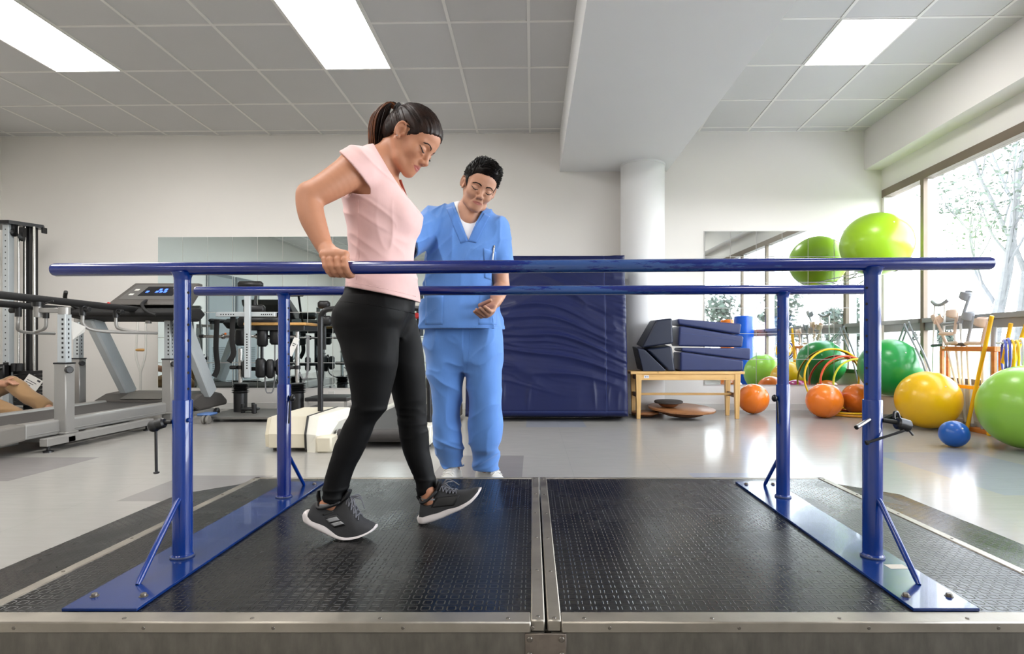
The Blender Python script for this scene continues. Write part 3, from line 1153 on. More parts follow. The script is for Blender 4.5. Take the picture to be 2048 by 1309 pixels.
def build_head(F, H, male=False):
    q = 1.06 if male else 1.0
    H.ell(F, (-.012, 0, .032), (.094, .074, .086), .01)
    H.ell(F, (.034, 0, .036), (.050, .060, .050), .03)
    H.ell(F, (.034, 0, -.036), (.050, .0545, .072), .03)
    for s in (-1, 1):
        H.cap(F, (-.012, .055 * s, -.040), (.030, .041 * s, -.084), .014, .0145, .022)
        H.cap(F, (.030, .041 * s, -.084), (.065, .013 * s * q, -.097), .0145, .0155, .022)
        H.ell(F, (.052, .042 * s, -.030), (.020, .018, .020), .025)
        H.cap(F, (.077, .012 * s, .018), (.062, .046 * s, .014), .0115 * q, .010, .014)
    H.ell(F, (.071, 0, -.0955), (.017, .02 * q, .0165), .02)
    for s in (-1, 1):
        H.ell(F, (.0960, .033 * s, -.003), (.015, .019, .0105), .011, 's')
        H.ell(F, (.0695, .033 * s, -.006), (.0155, .0165, .0135), .004)
        H.cap(F, (.0835, .024 * s, -.0195), (.076, .043 * s, -.0175), .0022, .002, .008)
        H.cap(F, (.0885, .020 * s, .0045), (.078, .047 * s, .0035), .0010, .0010, .003, 's')
    H.cap(F, (.0815, 0, .008), (.0985, 0, -.031), .0068, .0092, .012)
    H.ell(F, (.1015, 0, -.036), (.0100, .0102, .0092), .008)
    for s in (-1, 1):
        H.ell(F, (.0915, .0122 * s, -.040), (.0105, .0066, .0076), .006)
        H.ell(F, (.096, .0062 * s, -.0470), (.006, .0032, .0036), .003, 's')
    H.ell(F, (.072, 0, -.066), (.019, .028, .020), .02)
    for s in (-1, 1):
        g, cy, cz = (.62, .029, .0035) if male else (1, .024, 0)
        H.cap(F, (.0755 - .003 * (male), cy * s, -.0675 + cz), (.0868, .007 * s, -.0632), .0022, .0038 * g, .004)
        H.cap(F, (.0868, .007 * s, -.0632), (.0868, 0, -.0642), .0038 * g, .0036 * g, .003)
        H.cap(F, (.0755 - .003 * (male), (cy - .001) * s, -.0690 + cz), (.0858, .006 * s, -.0735), .0022, .0046 * g, .004)
        H.cap(F, (.0858, .006 * s, -.0735), (.0858, 0, -.0737), .0046 * g, .0046 * g, .003)
        H.cap(F, (.0785 - .003 * (male), (cy + .002) * s, -.0676 + cz * 1.4), (.0908, .008 * s, -.0682), .0012, .0012, .002, 's')
        H.cap(F, (.0908, .008 * s, -.0682), (.0912, 0, -.0686), .0012, .0012, .002, 's')
        if male:   # smile folds
            H.cap(F, (.089, .019 * s, -.042), (.074, .034 * s, -.070), .0016, .0012, .006, 's')
            H.ell(F, (.066, .034 * s, -.036), (.014, .012, .012), .02)
    # ears: a flared disc with a rolled rim, a hollow and a lobe
    c25, s25 = math.cos(.45), math.sin(.45)
    for s in (-1, 1):
        base = np.array([-.011, .0785 * s, -.006])
        e1 = np.array([c25, -s * s25, 0]); nn = np.array([s25, s * c25, 0]); e3 = np.array([-.16, 0, .987])
        ep = lambda a, b, c: tuple(base + a * e1 + b * nn + c * e3)
        Rl = H.R @ np.stack([e1, nn, e3], 1)
        F.ell(H.w(*ep(0, 0, 0)), np.array((.0175, .0052, .0285)) * H.s, Rl, .005 * H.s)
        F.cap(H.w(*ep(.010, -.006, -.004)), H.w(*ep(.004, -.012, .004)), .010 * H.s, .012 * H.s, .01 * H.s)
        rim = [H.w(*ep(.0155 * math.cos(a), .0050, .0265 * math.sin(a))) for a in np.linspace(.15, 1.35 * PI, 14)]
        F.chain(rim, [.0036 * H.s] * len(rim), .003)
        F.ell(H.w(*ep(.003, .0085, -.003)), np.array((.0090, .0110, .0150)) * H.s, Rl, .003 * H.s, 's')
        F.ell(H.w(*ep(.005, .001, -.0265)), np.array((.0075, .0045, .0080)) * H.s, Rl, .004 * H.s)
        groove = [H.w(*ep(.0112 * math.cos(a), .0072, .0205 * math.sin(a))) for a in np.linspace(.5, 1.1 * PI, 9)]
        F.chain(groove, [.0026 * H.s] * len(groove), .0015, 's')
        F.ell(H.w(*ep(.0135, .002, -.006)), np.array((.0035, .0040, .0055)) * H.s, Rl, .003 * H.s)


def head_details(F, H, parent, brow_mat, male=False):
    rr = random.Random(3)
    for s in (-1, 1):
        b = MB()
        ctl = np.array(((.0115, .0115), (.018, .0165), (.028, .0205), (.038, .0190), (.0475, .0120)) if not male else ((.0105, .0125), (.018, .0165), (.028, .0190), (.038, .0175), (.0485, .0105)))
        crv = np.array(bez([(y, z, 0) for y, z in ctl], 12))[:, :2]
        for k in range(150 if male else 110):      # short brow hairs
            q = rr.random(); c = crv[int(q * (len(crv) - 1))]
            hw = (.0034 if male else .0021) * (1 - .65 * q)
            y, z = c[0] + rr.uniform(-.001, .001), c[1] + rr.uniform(-hw, hw)
            ln = rr.uniform(.005, .009)
            dy, dz = ln * (.75 + .3 * q), ln * (.55 - .8 * q)
            pts = [march(F, H.w(.14, (y + dy * t) * s, z + dz * t), -H.R[:, 0], .0002 + .0012 * t) for t in (0, .5, 1)]
            b.tube(pts, [.0006, .0006, .0002], 4)
        b.build('eyebrow', brow_mat, parent)
        pts, rs = [], []
        for (y, z, r) in ((.0190, -.0095, .0008), (.025, -.0120, .0017), (.032, -.0130, .0021), (.040, -.0115, .0021), (.0475, -.0065, .0015), (.0520, -.0025, .0007)):
            pts.append(march(F, H.w(.14, y * s, z), -H.R[:, 0], .0002)); rs.append(r * H.s)
        b = MB(); b.tube(bez(pts, 4), list(np.interp(np.linspace(0, 5, 21), range(6), rs)), 8)
        for k in range(6, 24):
            q = (k + .5) / 24 * 5; i = min(int(q), 4); p = pts[i] * (1 - (q - i)) + pts[i + 1] * (q - i)
            d = H.R @ np.array([.85, s * (.1 + .35 * q / 5), -.5])
            b.tube([p, p + d * .004, p + d * .0075 + H.R[:, 2] * .001], [.0005, .0004, .0002], 4)
        b.build('eyelashes', m_lash, parent)


def lips_attr(o, H, V, g=1.0):
    c = H.loc(V)
    e = .0102 * g * (1 - np.clip(c[:, 1] / .0265, -1, 1) ** 2) + .0004 - np.abs(c[:, 2] + .0682)
    m = np.clip(e / .0022 + .5, 0, 1) * (c[:, 0] > .07) * (np.abs(c[:, 1]) < .026)
    a = o.data.attributes.new('lip', 'FLOAT', 'POINT')
    a.data.foreach_set('value', m.astype(np.float32))


def hand_on_bar(F, wrist, mcp, tips, yb, zb, side, thumb_x, rb=.0205):
    """fingers hooked over a rail running along x. mcp/tips: x of the knuckles and fingertips, index first"""
    wrist = np.array(wrist)
    def at(x, deg, r): return np.array([x, yb + side * r * math.sin(math.radians(deg)), zb + r * math.cos(math.radians(deg))])
    fr = [.0098, .0102, .0098, .0086]
    K = [at(x, 28, rb + .016) for x in mcp]
    for k in K:
        F.cap(wrist, k, .0185, .0125, .014)
    F.cap(K[0], K[3], .0125, .011, .012)
    F.cap(wrist, (K[1] + K[2]) / 2 + np.array([0, 0, .002]), .021, .014, .012)
    for i in range(4):
        r = fr[i]
        degs = [28, 62, 98, 130, 160, 186]
        rr = [rb + .0155, rb + .0125, rb + .012, rb + .010, rb + .0095, rb + .009]
        fx = np.linspace(mcp[i], tips[i], 6)
        pts = [at(fx[j], degs[j], rr[j]) for j in range(6)]
        G = [r * 1.08, r, r * 1.04, r * .95, r * .93, r * .82]
        for j in range(5): F.cap(pts[j], pts[j + 1], G[j], G[j + 1], .0028)
        F.ell(K[i] + np.array([0, side * .002, .0035]), (.008, .008, .0065), None, .007)
    th = [wrist + np.array([.012, -side * .006, -.004]), at(thumb_x - .012, -45, rb + .0135), at(thumb_x, -95, rb + .012), at(thumb_x + .004, -140, rb + .0105), at(thumb_x + .006, -172, rb + .0105)]
    F.chain(th, [.016, .0125, .011, .0105, .0085], .006)


def finger(F, pts, r0, r1, k=.004):
    n = len(pts)
    F.chain(pts, list(np.linspace(r0, r1, n)), k)


def folds(amp, fr, seed, rot=None, ridge=True):
    def fn(p):
        q = p if rot is None else p @ np.array(rot)
        n = vnoise(q * np.array(fr), seed)
        if ridge:
            n = (1 - np.abs(n)) ** 3 - .35
        return amp * n
    return fn


# ---------------------------------------------------------------- sneakers
def sneaker(parent, label, st, frame, m_upper, m_sole, m_lace, detail=None, wscale=1.0, tread=True):
    """st: rows (s, zb, zt, zu, w): along-foot position, sole bottom, sole top, upper top, half width.
    frame(s, y, z) -> world"""
    st = np.array(st, float)
    ss = np.concatenate([np.linspace(st[0, 0], st[0, 0] + .02, 8)[:-1], np.linspace(st[0, 0] + .02, st[-1, 0] - .02, 34), np.linspace(st[-1, 0] - .02, st[-1, 0], 9)[1:]])
    zb, zt, zu, w = [pchip(st[:, 0], st[:, j], ss) for j in range(1, 5)]
    w = w * wscale
    N = 28
    b = MB()
    V, Fc = [], []
    for i, s in enumerate(ss):
        for k in range(N):
            a = 2 * PI * k / N
            ca, sa = math.cos(a), math.sin(a)
            y = w[i] * math.copysign(abs(ca) ** .55, ca) * (1.03 if sa < 0 else .98)
            z = (zb[i] + zt[i]) / 2 + (zt[i] - zb[i]) / 2 * math.copysign(abs(sa) ** .6, sa)
            V.append(frame(s, y, z))
    for i in range(len(ss) - 1):
        for k in range(N):
            Fc.append((i * N + k, i * N + (k + 1) % N, (i + 1) * N + (k + 1) % N, (i + 1) * N + k))
    Fc.append(tuple(range(N))); Fc.append(tuple((len(ss) - 1) * N + k for k in range(N)))
    b.add(V, Fc)
    root = MB()
    V2, F2 = [], []
    sel = [i for i in range(len(ss)) if zu[i] > zt[i] + .003]
    def up(i, a):
        ca, sa = math.cos(a), math.sin(a)
        y = w[i] * .955 * math.copysign(abs(ca) ** .72, ca)
        z = zt[i] - .006 + (zu[i] - zt[i] + .006) * (max(sa, 0) ** .8)
        return y * (1 - .12 * max(sa, 0)), z
    M = 24
    for i in sel:
        for k in range(M):
            y, z = up(i, PI * k / (M - 1))
            V2.append(frame(ss[i], y, z))
    n2 = len(sel)
    for i in range(n2 - 1):
        for k in range(M - 1):
            F2.append((i * M + k, i * M + k + 1, (i + 1) * M + k + 1, (i + 1) * M + k))
        F2.append((i * M + M - 1, i * M, (i + 1) * M, (i + 1) * M + M - 1))
    F2.append(tuple(range(M))); F2.append(tuple((n2 - 1) * M + k for k in range(M)))
    root.add(V2, F2)
    sh = root.build('shoe', m_upper, parent, sharp=60)
    if label: sh['label'] = label
    b.build('sole', m_sole, sh, sharp=60)
    def surf(s, a, lift=.001):
        """point on the upper at position s, angle a (0 = +y side, pi = -y side)"""
        i = int(np.argmin(np.abs(ss - s)))
        y, z = up(i, a)
        zz = np.interp(s, ss, zt), np.interp(s, ss, zu), np.interp(s, ss, w)
        ca, sa = math.cos(a), math.sin(a)
        y = zz[2] * .955 * math.copysign(abs(ca) ** .72, ca) * (1 - .12 * max(sa, 0))
        z = zz[0] - .006 + (zz[1] - zz[0] + .006) * (max(sa, 0) ** .8)
        ny, nz = ca, max(sa, .05)
        return np.array(frame(s, y + ny * lift, z + nz * lift))
    if detail: detail(sh, surf, ss, frame, m_lace)
    return sh


def laces(sh, surf, s0, s1, m_lace, n=5, bow=True, up=(0, 0, 1), fwd=(1, 0, 0), side=(0, -1, 0)):
    b = MB()
    up, fwd, side = map(np.array, (up, fwd, side))
    for k in range(n):
        t0 = s0 + (s1 - s0) * k / n; t1 = s0 + (s1 - s0) * (k + 1) / n
        for (a0, a1) in ((PI * .3, PI * .7), (PI * .7, PI * .3)):
            pts = [surf(t0 + (t1 - t0) * q, a0 + (a1 - a0) * q, .0035) for q in np.linspace(0, 1, 6)]
            b.tube(pts, .0021, 8)
    if bow:
        c = surf(s0 + .006, PI * .5, .006)
        for (o1, o2, o3) in ((side * .030 + fwd * .012 + up * .006, side * .040 + fwd * .030 - up * .012, side * .012 + fwd * .018 + up * .004),
                             (-side * .022 + fwd * .018 + up * .012, -side * .034 + fwd * .036 - up * .004, -side * .010 + fwd * .02 + up * .004)):
            b.tube(bez([c, c + o1, c + o2, c + o3, c], 6), .0021, 8)
        b.tube(bez([c, c + side * .03 + fwd * .022 + up * .004, c + side * .036 + fwd * .045 - up * .03], 6), .0021, 8)
        b.tube(bez([c, c + up * .014 + fwd * .03, c + fwd * .062 - up * .018], 6), .0021, 8)
    b.build('laces', m_lace, sh)


# ================================================================ WOMAN
def woman():
    root = thing('person', 'woman in pink T-shirt and black leggings walking between the blue bars, looking down', 'person', (PX(760, 2.1), 2.1, PT))
    H = Head((-.438, 2.08, 1.502), (math.cos(.69) * math.cos(.20), -math.cos(.69) * math.sin(.20), -math.sin(.69)), (.6, 0, .77), 1.0)
    Y0 = 2.10
    # --- silhouettes (row, left, right) turned into metres at the body's own distance
    def rows(tab, D, yc, ry, grow=0.):
        out = []
        for i, (py, L, R) in enumerate(tab):
            z = PZ(py, D)
            r = ry[i] if isinstance(ry, (list, tuple)) else ry
            out.append((z, PX((L + R) / 2, D), yc, (R - L) / 2 * D / FPX + grow, r + grow))
        return out
    torso_t = [(305, 722, 768), (322, 704, 778), (345, 690, 792), (370, 685, 804), (400, 683, 820), (430, 686, 838), (452, 690, 835), (480, 693, 824), (515, 694, 821), (550, 691, 826), (580, 688, 830), (608, 686, 833)]
    torso_y = [.075, .115, .150, .158, .156, .150, .142, .132, .126, .138, .160, .176]
    rl_t = [(592, 690, 790), (602, 684, 798), (618, 676, 806), (634, 671.5, 806), (659, 673, 798), (684, 679, 797), (725, 689, 794), (745, 695, 790.5), (787, 701.6, 781), (808, 703, 776), (820, 701.5, 772), (832, 697.5, 763), (848, 688, 750), (869, 679, 742), (890, 669, 733), (910, 664, 723), (931, 658, 711), (956, 651, 701), (985, 645.5, 694), (1012, 647, 692)]
    ll_t = [(592, 722, 814), (602, 724, 820), (634, 735, 829), (659, 745, 836), (696, 757, 844), (733, 769, 848), (766, 778, 850), (791, 785, 851), (816, 790, 851.5), (832, 794, 852), (850, 796, 853), (865, 797, 855.5), (900, 805, 858), (927, 815, 864), (943, 822, 867), (968, 831.5, 872), (985, 834, 875), (1008, 836, 876)]
    DR, DL = 2.01, 2.18
    def legs(F, grow, k, pg=0.0):
        ryr = [max(.052, (R - L) / 2 * DR / FPX * (.80 if py < 700 else .95)) for py, L, R in rl_t]
        ryl = [max(.050, (R - L) / 2 * DL / FPX * (.80 if py < 700 else .95)) for py, L, R in ll_t]
        F.loft(rows(rl_t, DR, 2.015, ryr, grow), k)
        F.loft(rows(ll_t, DL, 2.185, ryl, grow), k)
        # pelvis
        F.loft(rows([(556, 692, 824), (575, 689, 829), (600, 684, 827), (625, 676, 822), (650, 676, 812), (675, 690, 800)], 2.08, Y0, [.112, .124, .142, .158, .158, .10], grow + pg), .03)
        F.ell(P(706, 640, 2.04) + np.array([0, 0, 0]), (.062 + grow, .07 + grow, .07 + grow), None, .04)
        F.ell((PX(712, 2.15), 2.165, PZ(640, 2.15)), (.06 + grow, .07 + grow, .07 + grow), None, .04)

    # --- body
    F = Field((-.86, 1.74, .10), (-.28, 2.58, 1.68), .0029, zfine=[(.1, .96, .005), (.96, 1.08, .0026), (1.08, 1.34, .0036), (1.34, 1.62, .0022)])
    build_head(F, H)
    # neck, chest
    nb = P(757, 338, 2.06); F.cap(H.w(-.038, 0, -.040), nb, .044, .056, .02)
    F.cap(H.w(-.034, 0, -.052), P(768, 358, 2.08), .037, .046, .014)
    F.loft(rows(torso_t[:-2], 2.06, Y0, torso_y[:-2], -.010), .02)
    sh = np.array([PX(712, 1.95), 1.95, PZ(336, 1.95)])
    F.cap(P(752, 322, 2.05), sh, .045, .052, .03)
    el, wr = P(617, 393, 1.86), P(651, 499, 1.832)
    F.limb([sh, P(690, 352, 1.925), P(655, 374, 1.89), P(628, 389, 1.868)], [.057, .054, .048, .043], .02)
    F.limb([P(618, 389, 1.862), P(619, 408, 1.858), P(624, 434, 1.85), P(638, 470, 1.84), wr], [.040, .041, .0395, .032, .0245], .01)
    # right hand on the near rail
    zb = PZ(532.5, 1.80)
    mcp = [PX(p, 1.78) for p in (689, 674, 659.5, 647)]
    tips = [PX(p, 1.775) for p in (699, 687.5, 675, 663)]
    hw = P(656, 502, 1.822)
    hand_on_bar(F, hw, mcp, tips, 1.80, zb, -1, PX(694, 1.8))
    # left arm to the far rail
    sh2 = np.array([sh[0], 2.255, sh[2]])
    el2, wr2 = P(716, 452, 2.40), P(782, 552, 2.475)
    F.cap((sh[0] + .05, 2.16, sh[2] + .01), sh2, .045, .052, .03)
    F.limb([sh2, (sh2 + el2) / 2, el2], [.056, .048, .04], .02)
    F.chain([el2, (el2 * 2 + wr2) / 3, wr2], [.04, .039, .0255], .02)
    zb2 = PZ(581.5, 2.506)
    hand_on_bar(F, P(787, 556, 2.485), [PX(p, 2.52) for p in (812, 801, 790, 780)], [PX(p, 2.52) for p in (819, 810, 800, 790)], 2.506, zb2, 1, PX(816, 2.5))
    legs(F, -.016, .02, -.02)
    # ankles and feet
    F.chain([P(668, 985, 2.0), P(660, 1004, 2.0), P(672, 1030, 2.0)], [.026, .025, .020], .01)
    F.chain([P(660, 1008, 2.0), P(636, 1016, 2.0)], [.019, .017], .01)
    F.chain([P(856, 982, 2.16), P(857, 1000, 2.16), P(882, 1013, 2.16)], [.026, .025, .018], .01)
    V, Q = F.mesh(1)
    body = link_mesh('body', V, Q, sk_w, root, sharp=0)
    lips_attr(body, H, V)
    head_details(F, H, root, m_brow)
    # earring
    b = MB(); e = march(F, H.w(-.004, -.12, -.031), H.R[:, 1], .001)
    b.ball(e, .0024, 12, 8)
    b.build('earring', m_chrome, root)

    # --- hair: a combed-back shell, strands drawn to the tie
    T = np.array([-.108, 0, .066])
    G = Field((-.60, 1.95, 1.36), (-.30, 2.22, 1.66), .0024)
    H.ell(G, (-.012, 0, .034), (.1005, .0805, .0915), .005)
    H.ell(G, (-.058, 0, -.012), (.052, .066, .062), .03)
    H.ell(G, (.028, 0, .048), (.055, .066, .050), .02)
    def keep(X, Y, Z):
        x, y, z = H.locx(X, Y, Z)
        ay = np.abs(y)
        l1 = (np.where(x < .012, .024, -.010 + 1.0 * (x - .012) + .25 * np.maximum(.045 - ay, 0)) - z) * .7          # hairline over the temple
        l2 = (x + .012 - .45 * (z - .03)) * .9                                               # behind the ear
        l2 = np.maximum(l2, -.085 - z - .35 * (x + .06))
        return np.minimum(l1, l2)
    G.cutfn(keep, .006)
    def grooves(p):
        q = H.loc(p) - T
        phi = np.arctan2(q[:, 1], q[:, 0] * .5 + q[:, 2] * .86)
        r = np.linalg.norm(q, axis=1)
        n = vnoise(np.stack([phi * 16, r * 9, phi * 0], 1), 3)
        n2 = vnoise(np.stack([phi * 40, r * 12, phi * 0], 1), 5)
        return .0022 * n + .0011 * n2
    G.disp(grooves, .02)
    V, Q = G.mesh(1)
    link_mesh('hair', V, Q, m_hd, root, sharp=0)
    # finer strands on top of the shell
    b = MB()
    r = random.Random(4)
    cen = np.array([-.012, 0, .034]); rad = np.array([.1015, .0815, .0925])
    for k in range(170):
        s = -1 if k % 3 else 1
        u = r.random()
        x = .012 + .075 * u; ay = .0805 * math.sqrt(max(.02, 1 - ((x + .012) / .1) ** 2)) * (1 - .9 * max(0, u - .55) / .45 * r.random())
        z = -.004 + 1.0 * (x - .012) + r.uniform(.000, .05)
        d0 = (np.array([x, s * ay, z]) - cen) / rad; d0 /= np.linalg.norm(d0)
        d1 = (T - cen) / rad; d1 /= np.linalg.norm(d1)
        if x < .034 and z < .045: continue
        pts = []
        for q in np.linspace(0, 1, 12):
            d = d0 * (1 - q) + d1 * q
            d[2] -= .25 * math.sin(q * PI) * (1 if z < .04 else .1)
            d /= np.linalg.norm(d)
            pts.append(H.w(*(cen + d * rad * (1.0 + .006 * math.sin(q * PI) + r.uniform(-.002, .002)))))
        b.tube(pts, [.0006 + .0013 * math.sin(min(1, q * 1.6 + .15) * PI * .5) for q in np.linspace(0, 1, 12)], 5, squash=.6)
    for k in range(230):
        d0 = np.array([r.uniform(-1, .75), r.choice((-1, -1, 1)) * r.uniform(.2, 1), r.uniform(-.55, .9)]); d0 /= np.linalg.norm(d0)
        p0 = cen + d0 * rad
        lim = .03 if p0[0] < .012 else -.004 + (p0[0] - .012)
        if p0[2] < lim and p0[0] > -.03 + .45 * p0[2]: continue
        if p0[2] < -.03 or (-.045 < p0[0] < .03 and p0[2] < .05): continue
        d1 = (T - cen) / rad; d1 /= np.linalg.norm(d1)
        q1 = r.uniform(.45, .98)
        pts = []
        for q in np.linspace(0, q1, 9):
            d = d0 * (1 - q) + d1 * q; d /= np.linalg.norm(d)
            pts.append(march(G, H.w(*(cen + d * rad * 1.25)), H.R @ (-(d * rad)), .0003, .08))
        b.tube(pts, [.0012 * math.sin(PI * (.08 + .84 * i / 8)) + .0002 for i in range(9)], 5, squash=.7)
    b.build('hair_strands', m_hd, root)
    # pony tail
    ts = MB()
    tie = P(797, 217, 2.09)
    for k in range(280):
        au = k % 5 < 2
        ts.mat(1 if au else 0)
        a = r.uniform(0, 2 * PI); q = math.sqrt(r.random())
        oy = math.sin(a) * q; ox = math.cos(a) * q
        if au: ox = -abs(ox) * 1.05
        st = tie + np.array([.004 * ox, .011 * oy, .011 * ox])
        top = P(774 + 10 * r.random() + 4 * ox, 211 - 2 * ox - 3 * abs(oy), 2.09) + np.array([0, .018 * oy, 0])
        m1 = P(762 + 16 * ox, 235 + 3 * ox, 2.085) + np.array([0, .036 * oy, 0])
        m2 = P(755 + 17 * ox, 268 + 2 * ox, 2.075) + np.array([0, .038 * oy, 0])
        ln = r.uniform(.72, 1.0)
        en = P(753 + 13 * ox + r.uniform(-3, 3), 268 + 38 * ln + 9 * max(ox, 0), 2.07) + np.array([0, .032 * oy, 0])
        pts = bez([st, top, m1, m2, en], 5)
        n = len(pts)
        ts.tube(pts, [.0019 * min(1, (n - i) / 7) + .0003 for i in range(n)], 5, squash=.7)
    for k in range(10):   # the short wisps that stand off at the top
        ts.mat(1)
        e = P(747 + r.uniform(-1, 6), 226 + r.uniform(-4, 8), 2.09) + np.array([0, r.uniform(-.012, .012), 0])
        ts.tube(bez([tie, P(770, 212 + r.uniform(-1, 4), 2.09), P(757, 216 + r.uniform(-1, 5), 2.09), e], 5), [.0018 * (1 - i / 16) + .0003 for i in range(16)], 5)
    ts.build('ponytail', [m_hd, m_hr], root)
    b = MB()
    dr = np.array([-.8, .0, .55]); dr /= np.linalg.norm(dr)
    for k in range(3):
        ring = []
        cc = tie + dr * (.006 * (k - 1))
        e1 = np.cross(dr, [0, 1, 0]); e1 /= np.linalg.norm(e1)
        for a in np.linspace(0, 2 * PI, 18, endpoint=False):
            rr = .0155 + .0012 * math.sin(5 * a + k)
            ring.append(cc + rr * (math.cos(a) * e1 + math.sin(a) * np.array([0, 1, 0])))
        b.tube(ring, .0046, 8, closed=True)
    b.build('hair_tie', m_lash, root)

    # --- T-shirt
    S = Field((-.80, 1.84, .90), (-.36, 2.40, 1.52), .003)
    S.loft(rows(torso_t, 2.06, Y0, torso_y, .001), .02)
    for s in (-1, 1):   # bust
        S.ell((PX(806, 2.06), Y0 + .062 * s, PZ(430, 2.06)), (.045, .056, .055), None, .03)
    S.cap(P(752, 320, 2.05), sh, .055, .062, .035)
    S.cap(sh, P(700, 343, 1.935), .066, .068, .03)
    S.cap((sh[0] + .05, 2.15, sh[2] + .012), sh2, .055, .062, .035)
    d2 = (el2 - sh2) / np.linalg.norm(el2 - sh2)
    S.cap(sh2, sh2 + d2 * .05, .064, .066, .03)
    # soft folds: pull from the bust and arm hole, slack at the waist
    ca, sa = math.cos(.6), math.sin(.6)
    rot = [[ca, 0, sa], [0, 1, 0], [-sa, 0, ca]]
    S.disp(folds(.0055, (7, 5, 26), 11, rot), .03)
    S.disp(lambda p: folds(.0045, (24, 8, 5), 21)(p) * np.clip((1.30 - p[:, 2]) / .2, 0, 1), .03)
    # sleeve openings, neckline, hem
    pn = np.array([-.75, -.12, -.66]); pn /= np.linalg.norm(pn)
    pc = P(707, 337, 1.93)
    S.half(pc, pn, .003, lo=(-.9, 1.70, 1.27), hi=(PX(737, 1.93), 1.965, 1.6))
    S.cap(sh, sh + pn * .16, .057, .057, .003, 's')
    S.half(sh2 + d2 * .055, d2, .003, lo=(-.9, 2.26, 1.2), hi=(PX(752, 2.2), 2.6, 1.5))
    p0 = P(757, 303, 2.03)
    nn = np.array([.86, 0, .51])
    S.half(p0, nn, .006, lo=(-.9, 1.8, PZ(398, 2.06)), hi=(-.2, 2.6, 1.7))
    S.cap(nb + np.array([.012, .01, .01]), H.w(-.02, 0, -.04), .066, .07, .006, 's')
    S.cap(P(779, 352, 2.08), P(830, 352, 2.08), .045, .05, .006, 's')
    hz0, hz1 = PZ(574, 2.04), PZ(602, 2.04)
    xa, xb = PX(689, 2.04), PX(832, 2.04)
    slope = (hz1 - hz0) / (xb - xa)
    S.cutfn(lambda X, Y, Z: (hz0 + slope * (X - xa) - .10 * (Y - 1.95) * 0 - Z) * .97 + 0 * Y, .003)
    V, Q = S.mesh(1)
    link_mesh('t_shirt', V, Q, m_pink, root, sharp=0)
    b = MB()      # hem stitching and sleeve hem as slim seams laid on the cloth
    for off in (.016,):
        pts = []
        for px in np.linspace(697, 826, 22):
            x = PX(px, 2.0)
            pts.append(march(S, (x, 1.80, hz0 + slope * (x - xa) + off), (0, 1, 0), .0003))
        b.tube(pts, .0009, 6)
    pts = [march(S, (PX(718 - 6 * q, 1.96), 1.78, PZ(400 + 160 * q, 1.96)), (0, 1, 0), .0003) for q in np.linspace(0, 1, 20)]
    b.tube(pts, .0008, 6)
    b.build('seams', m_pinkh, root)
    # rust-red strap at the neckline
    b = MB()
    pts = bez([P(799, 360, 2.13), P(803, 372, 2.14), P(809, 388, 2.145), P(812, 400, 2.14)], 5)
    b.tube(pts, .008, 10, squash=.5)
    b.build('undershirt', m_rust, root)

    # --- leggings
    L = Field((-.82, 1.86, .10), (-.30, 2.36, 1.03), .0034)
    legs(L, 0.0, .02)
    def kn(p):
        zr, zl = PZ(815, 2.0), PZ(845, 2.18)
        w = np.where(p[:, 1] < 2.10, np.exp(-((p[:, 2] - zr) / .035) ** 2), np.exp(-((p[:, 2] - zl) / .07) ** 2) * .8)
        w = w + np.exp(-((p[:, 2] - PZ(980, 2.05)) / .035) ** 2)
        return w * folds(.0045, (6, 6, 45), 31)(p)
    L.disp(kn, .02)
    L.disp(folds(.0022, (9, 9, 12), 37), .02)
    L.cutfn(lambda X, Y, Z: (Z - PZ(562, 2.06)) + 0 * X + 0 * Y, .004)
    zr = PZ(1001, 2.0)
    L.half(P(670, 1004, 2.0), (-0.1, 0, -1), .004, lo=(-.9, 1.8, 0), hi=(PX(760, 2.0), 2.10, .4))
    L.half(P(850, 987, 2.17), (.46, 0, -1), .004, lo=(PX(790, 2.18), 2.02, 0), hi=(-.2, 2.4, .4))
    V, Q = L.mesh(1)
    link_mesh('leggings', V, Q, m_leg, root, sharp=0)
    b = MB()
    pts = [march(L, (PX(682 + 140 * q, 1.98), 1.80, PZ(604 + 12 * q + 10 * q * q, 1.98)), (0, 1, 0), .0002) for q in np.linspace(0, 1, 24)]
    b.tube(pts, .0012, 6)
    b.build('waist_seam', m_leg, root)

    # --- shoes
    m_up = mat('dark grey shoe knit', C(46, 46, 48), .75, var=.12, vscale=30, bump=.25, bscale=500, dist=.002)
    m_so = mat('white foam sole', C(226, 218, 216), .55, var=.04, vscale=15)
    m_la = mat('grey lace', C(104, 104, 110), .8, bump=.3, bscale=800, dist=.001)
    m_st = mat('silver shoe stripe', C(150, 150, 152), .35, metal=.2)
    m_dk = mat('black shoe trim', C(20, 20, 22), .5)
    m_sock = cloth('grey ankle sock', C(120, 118, 118), .9)

    def mk(bot, top, upp, D, yc, ydir, label, right):
        # crop pixel profile -> metres
        cv = lambda x, y: (PX(590 + x / 5.389, D), PZ(920 + y / 5.389, D))
        B = np.array([cv(*p) for p in bot]); Tt = np.array([cv(*p) for p in top]); U = np.array([cv(*p) for p in upp])
        x0, x1 = B[0, 0], B[-1, 0]
        L_ = x1 - x0
        ss = np.linspace(x0, x1, 30)
        wt = np.interp(np.linspace(0, 1, 30), [0, .03, .1, .25, .45, .6, .75, .85, .94, 1], [.006, .019, .029, .033, .034, .039, .043, .041, .030, .010])
        st = []
        for i, s in enumerate(ss):
            zbv = np.interp(s, B[:, 0], B[:, 1]); ztv = np.interp(s, Tt[:, 0], Tt[:, 1])
            zuv = np.interp(s, U[:, 0], U[:, 1], left=ztv - .01, right=ztv)
            if s < U[0, 0]: zuv = ztv
            st.append((s, zbv, max(ztv, zbv + .004), zuv, wt[i]))
        fr = lambda s, y, z: (s, yc + y, z)
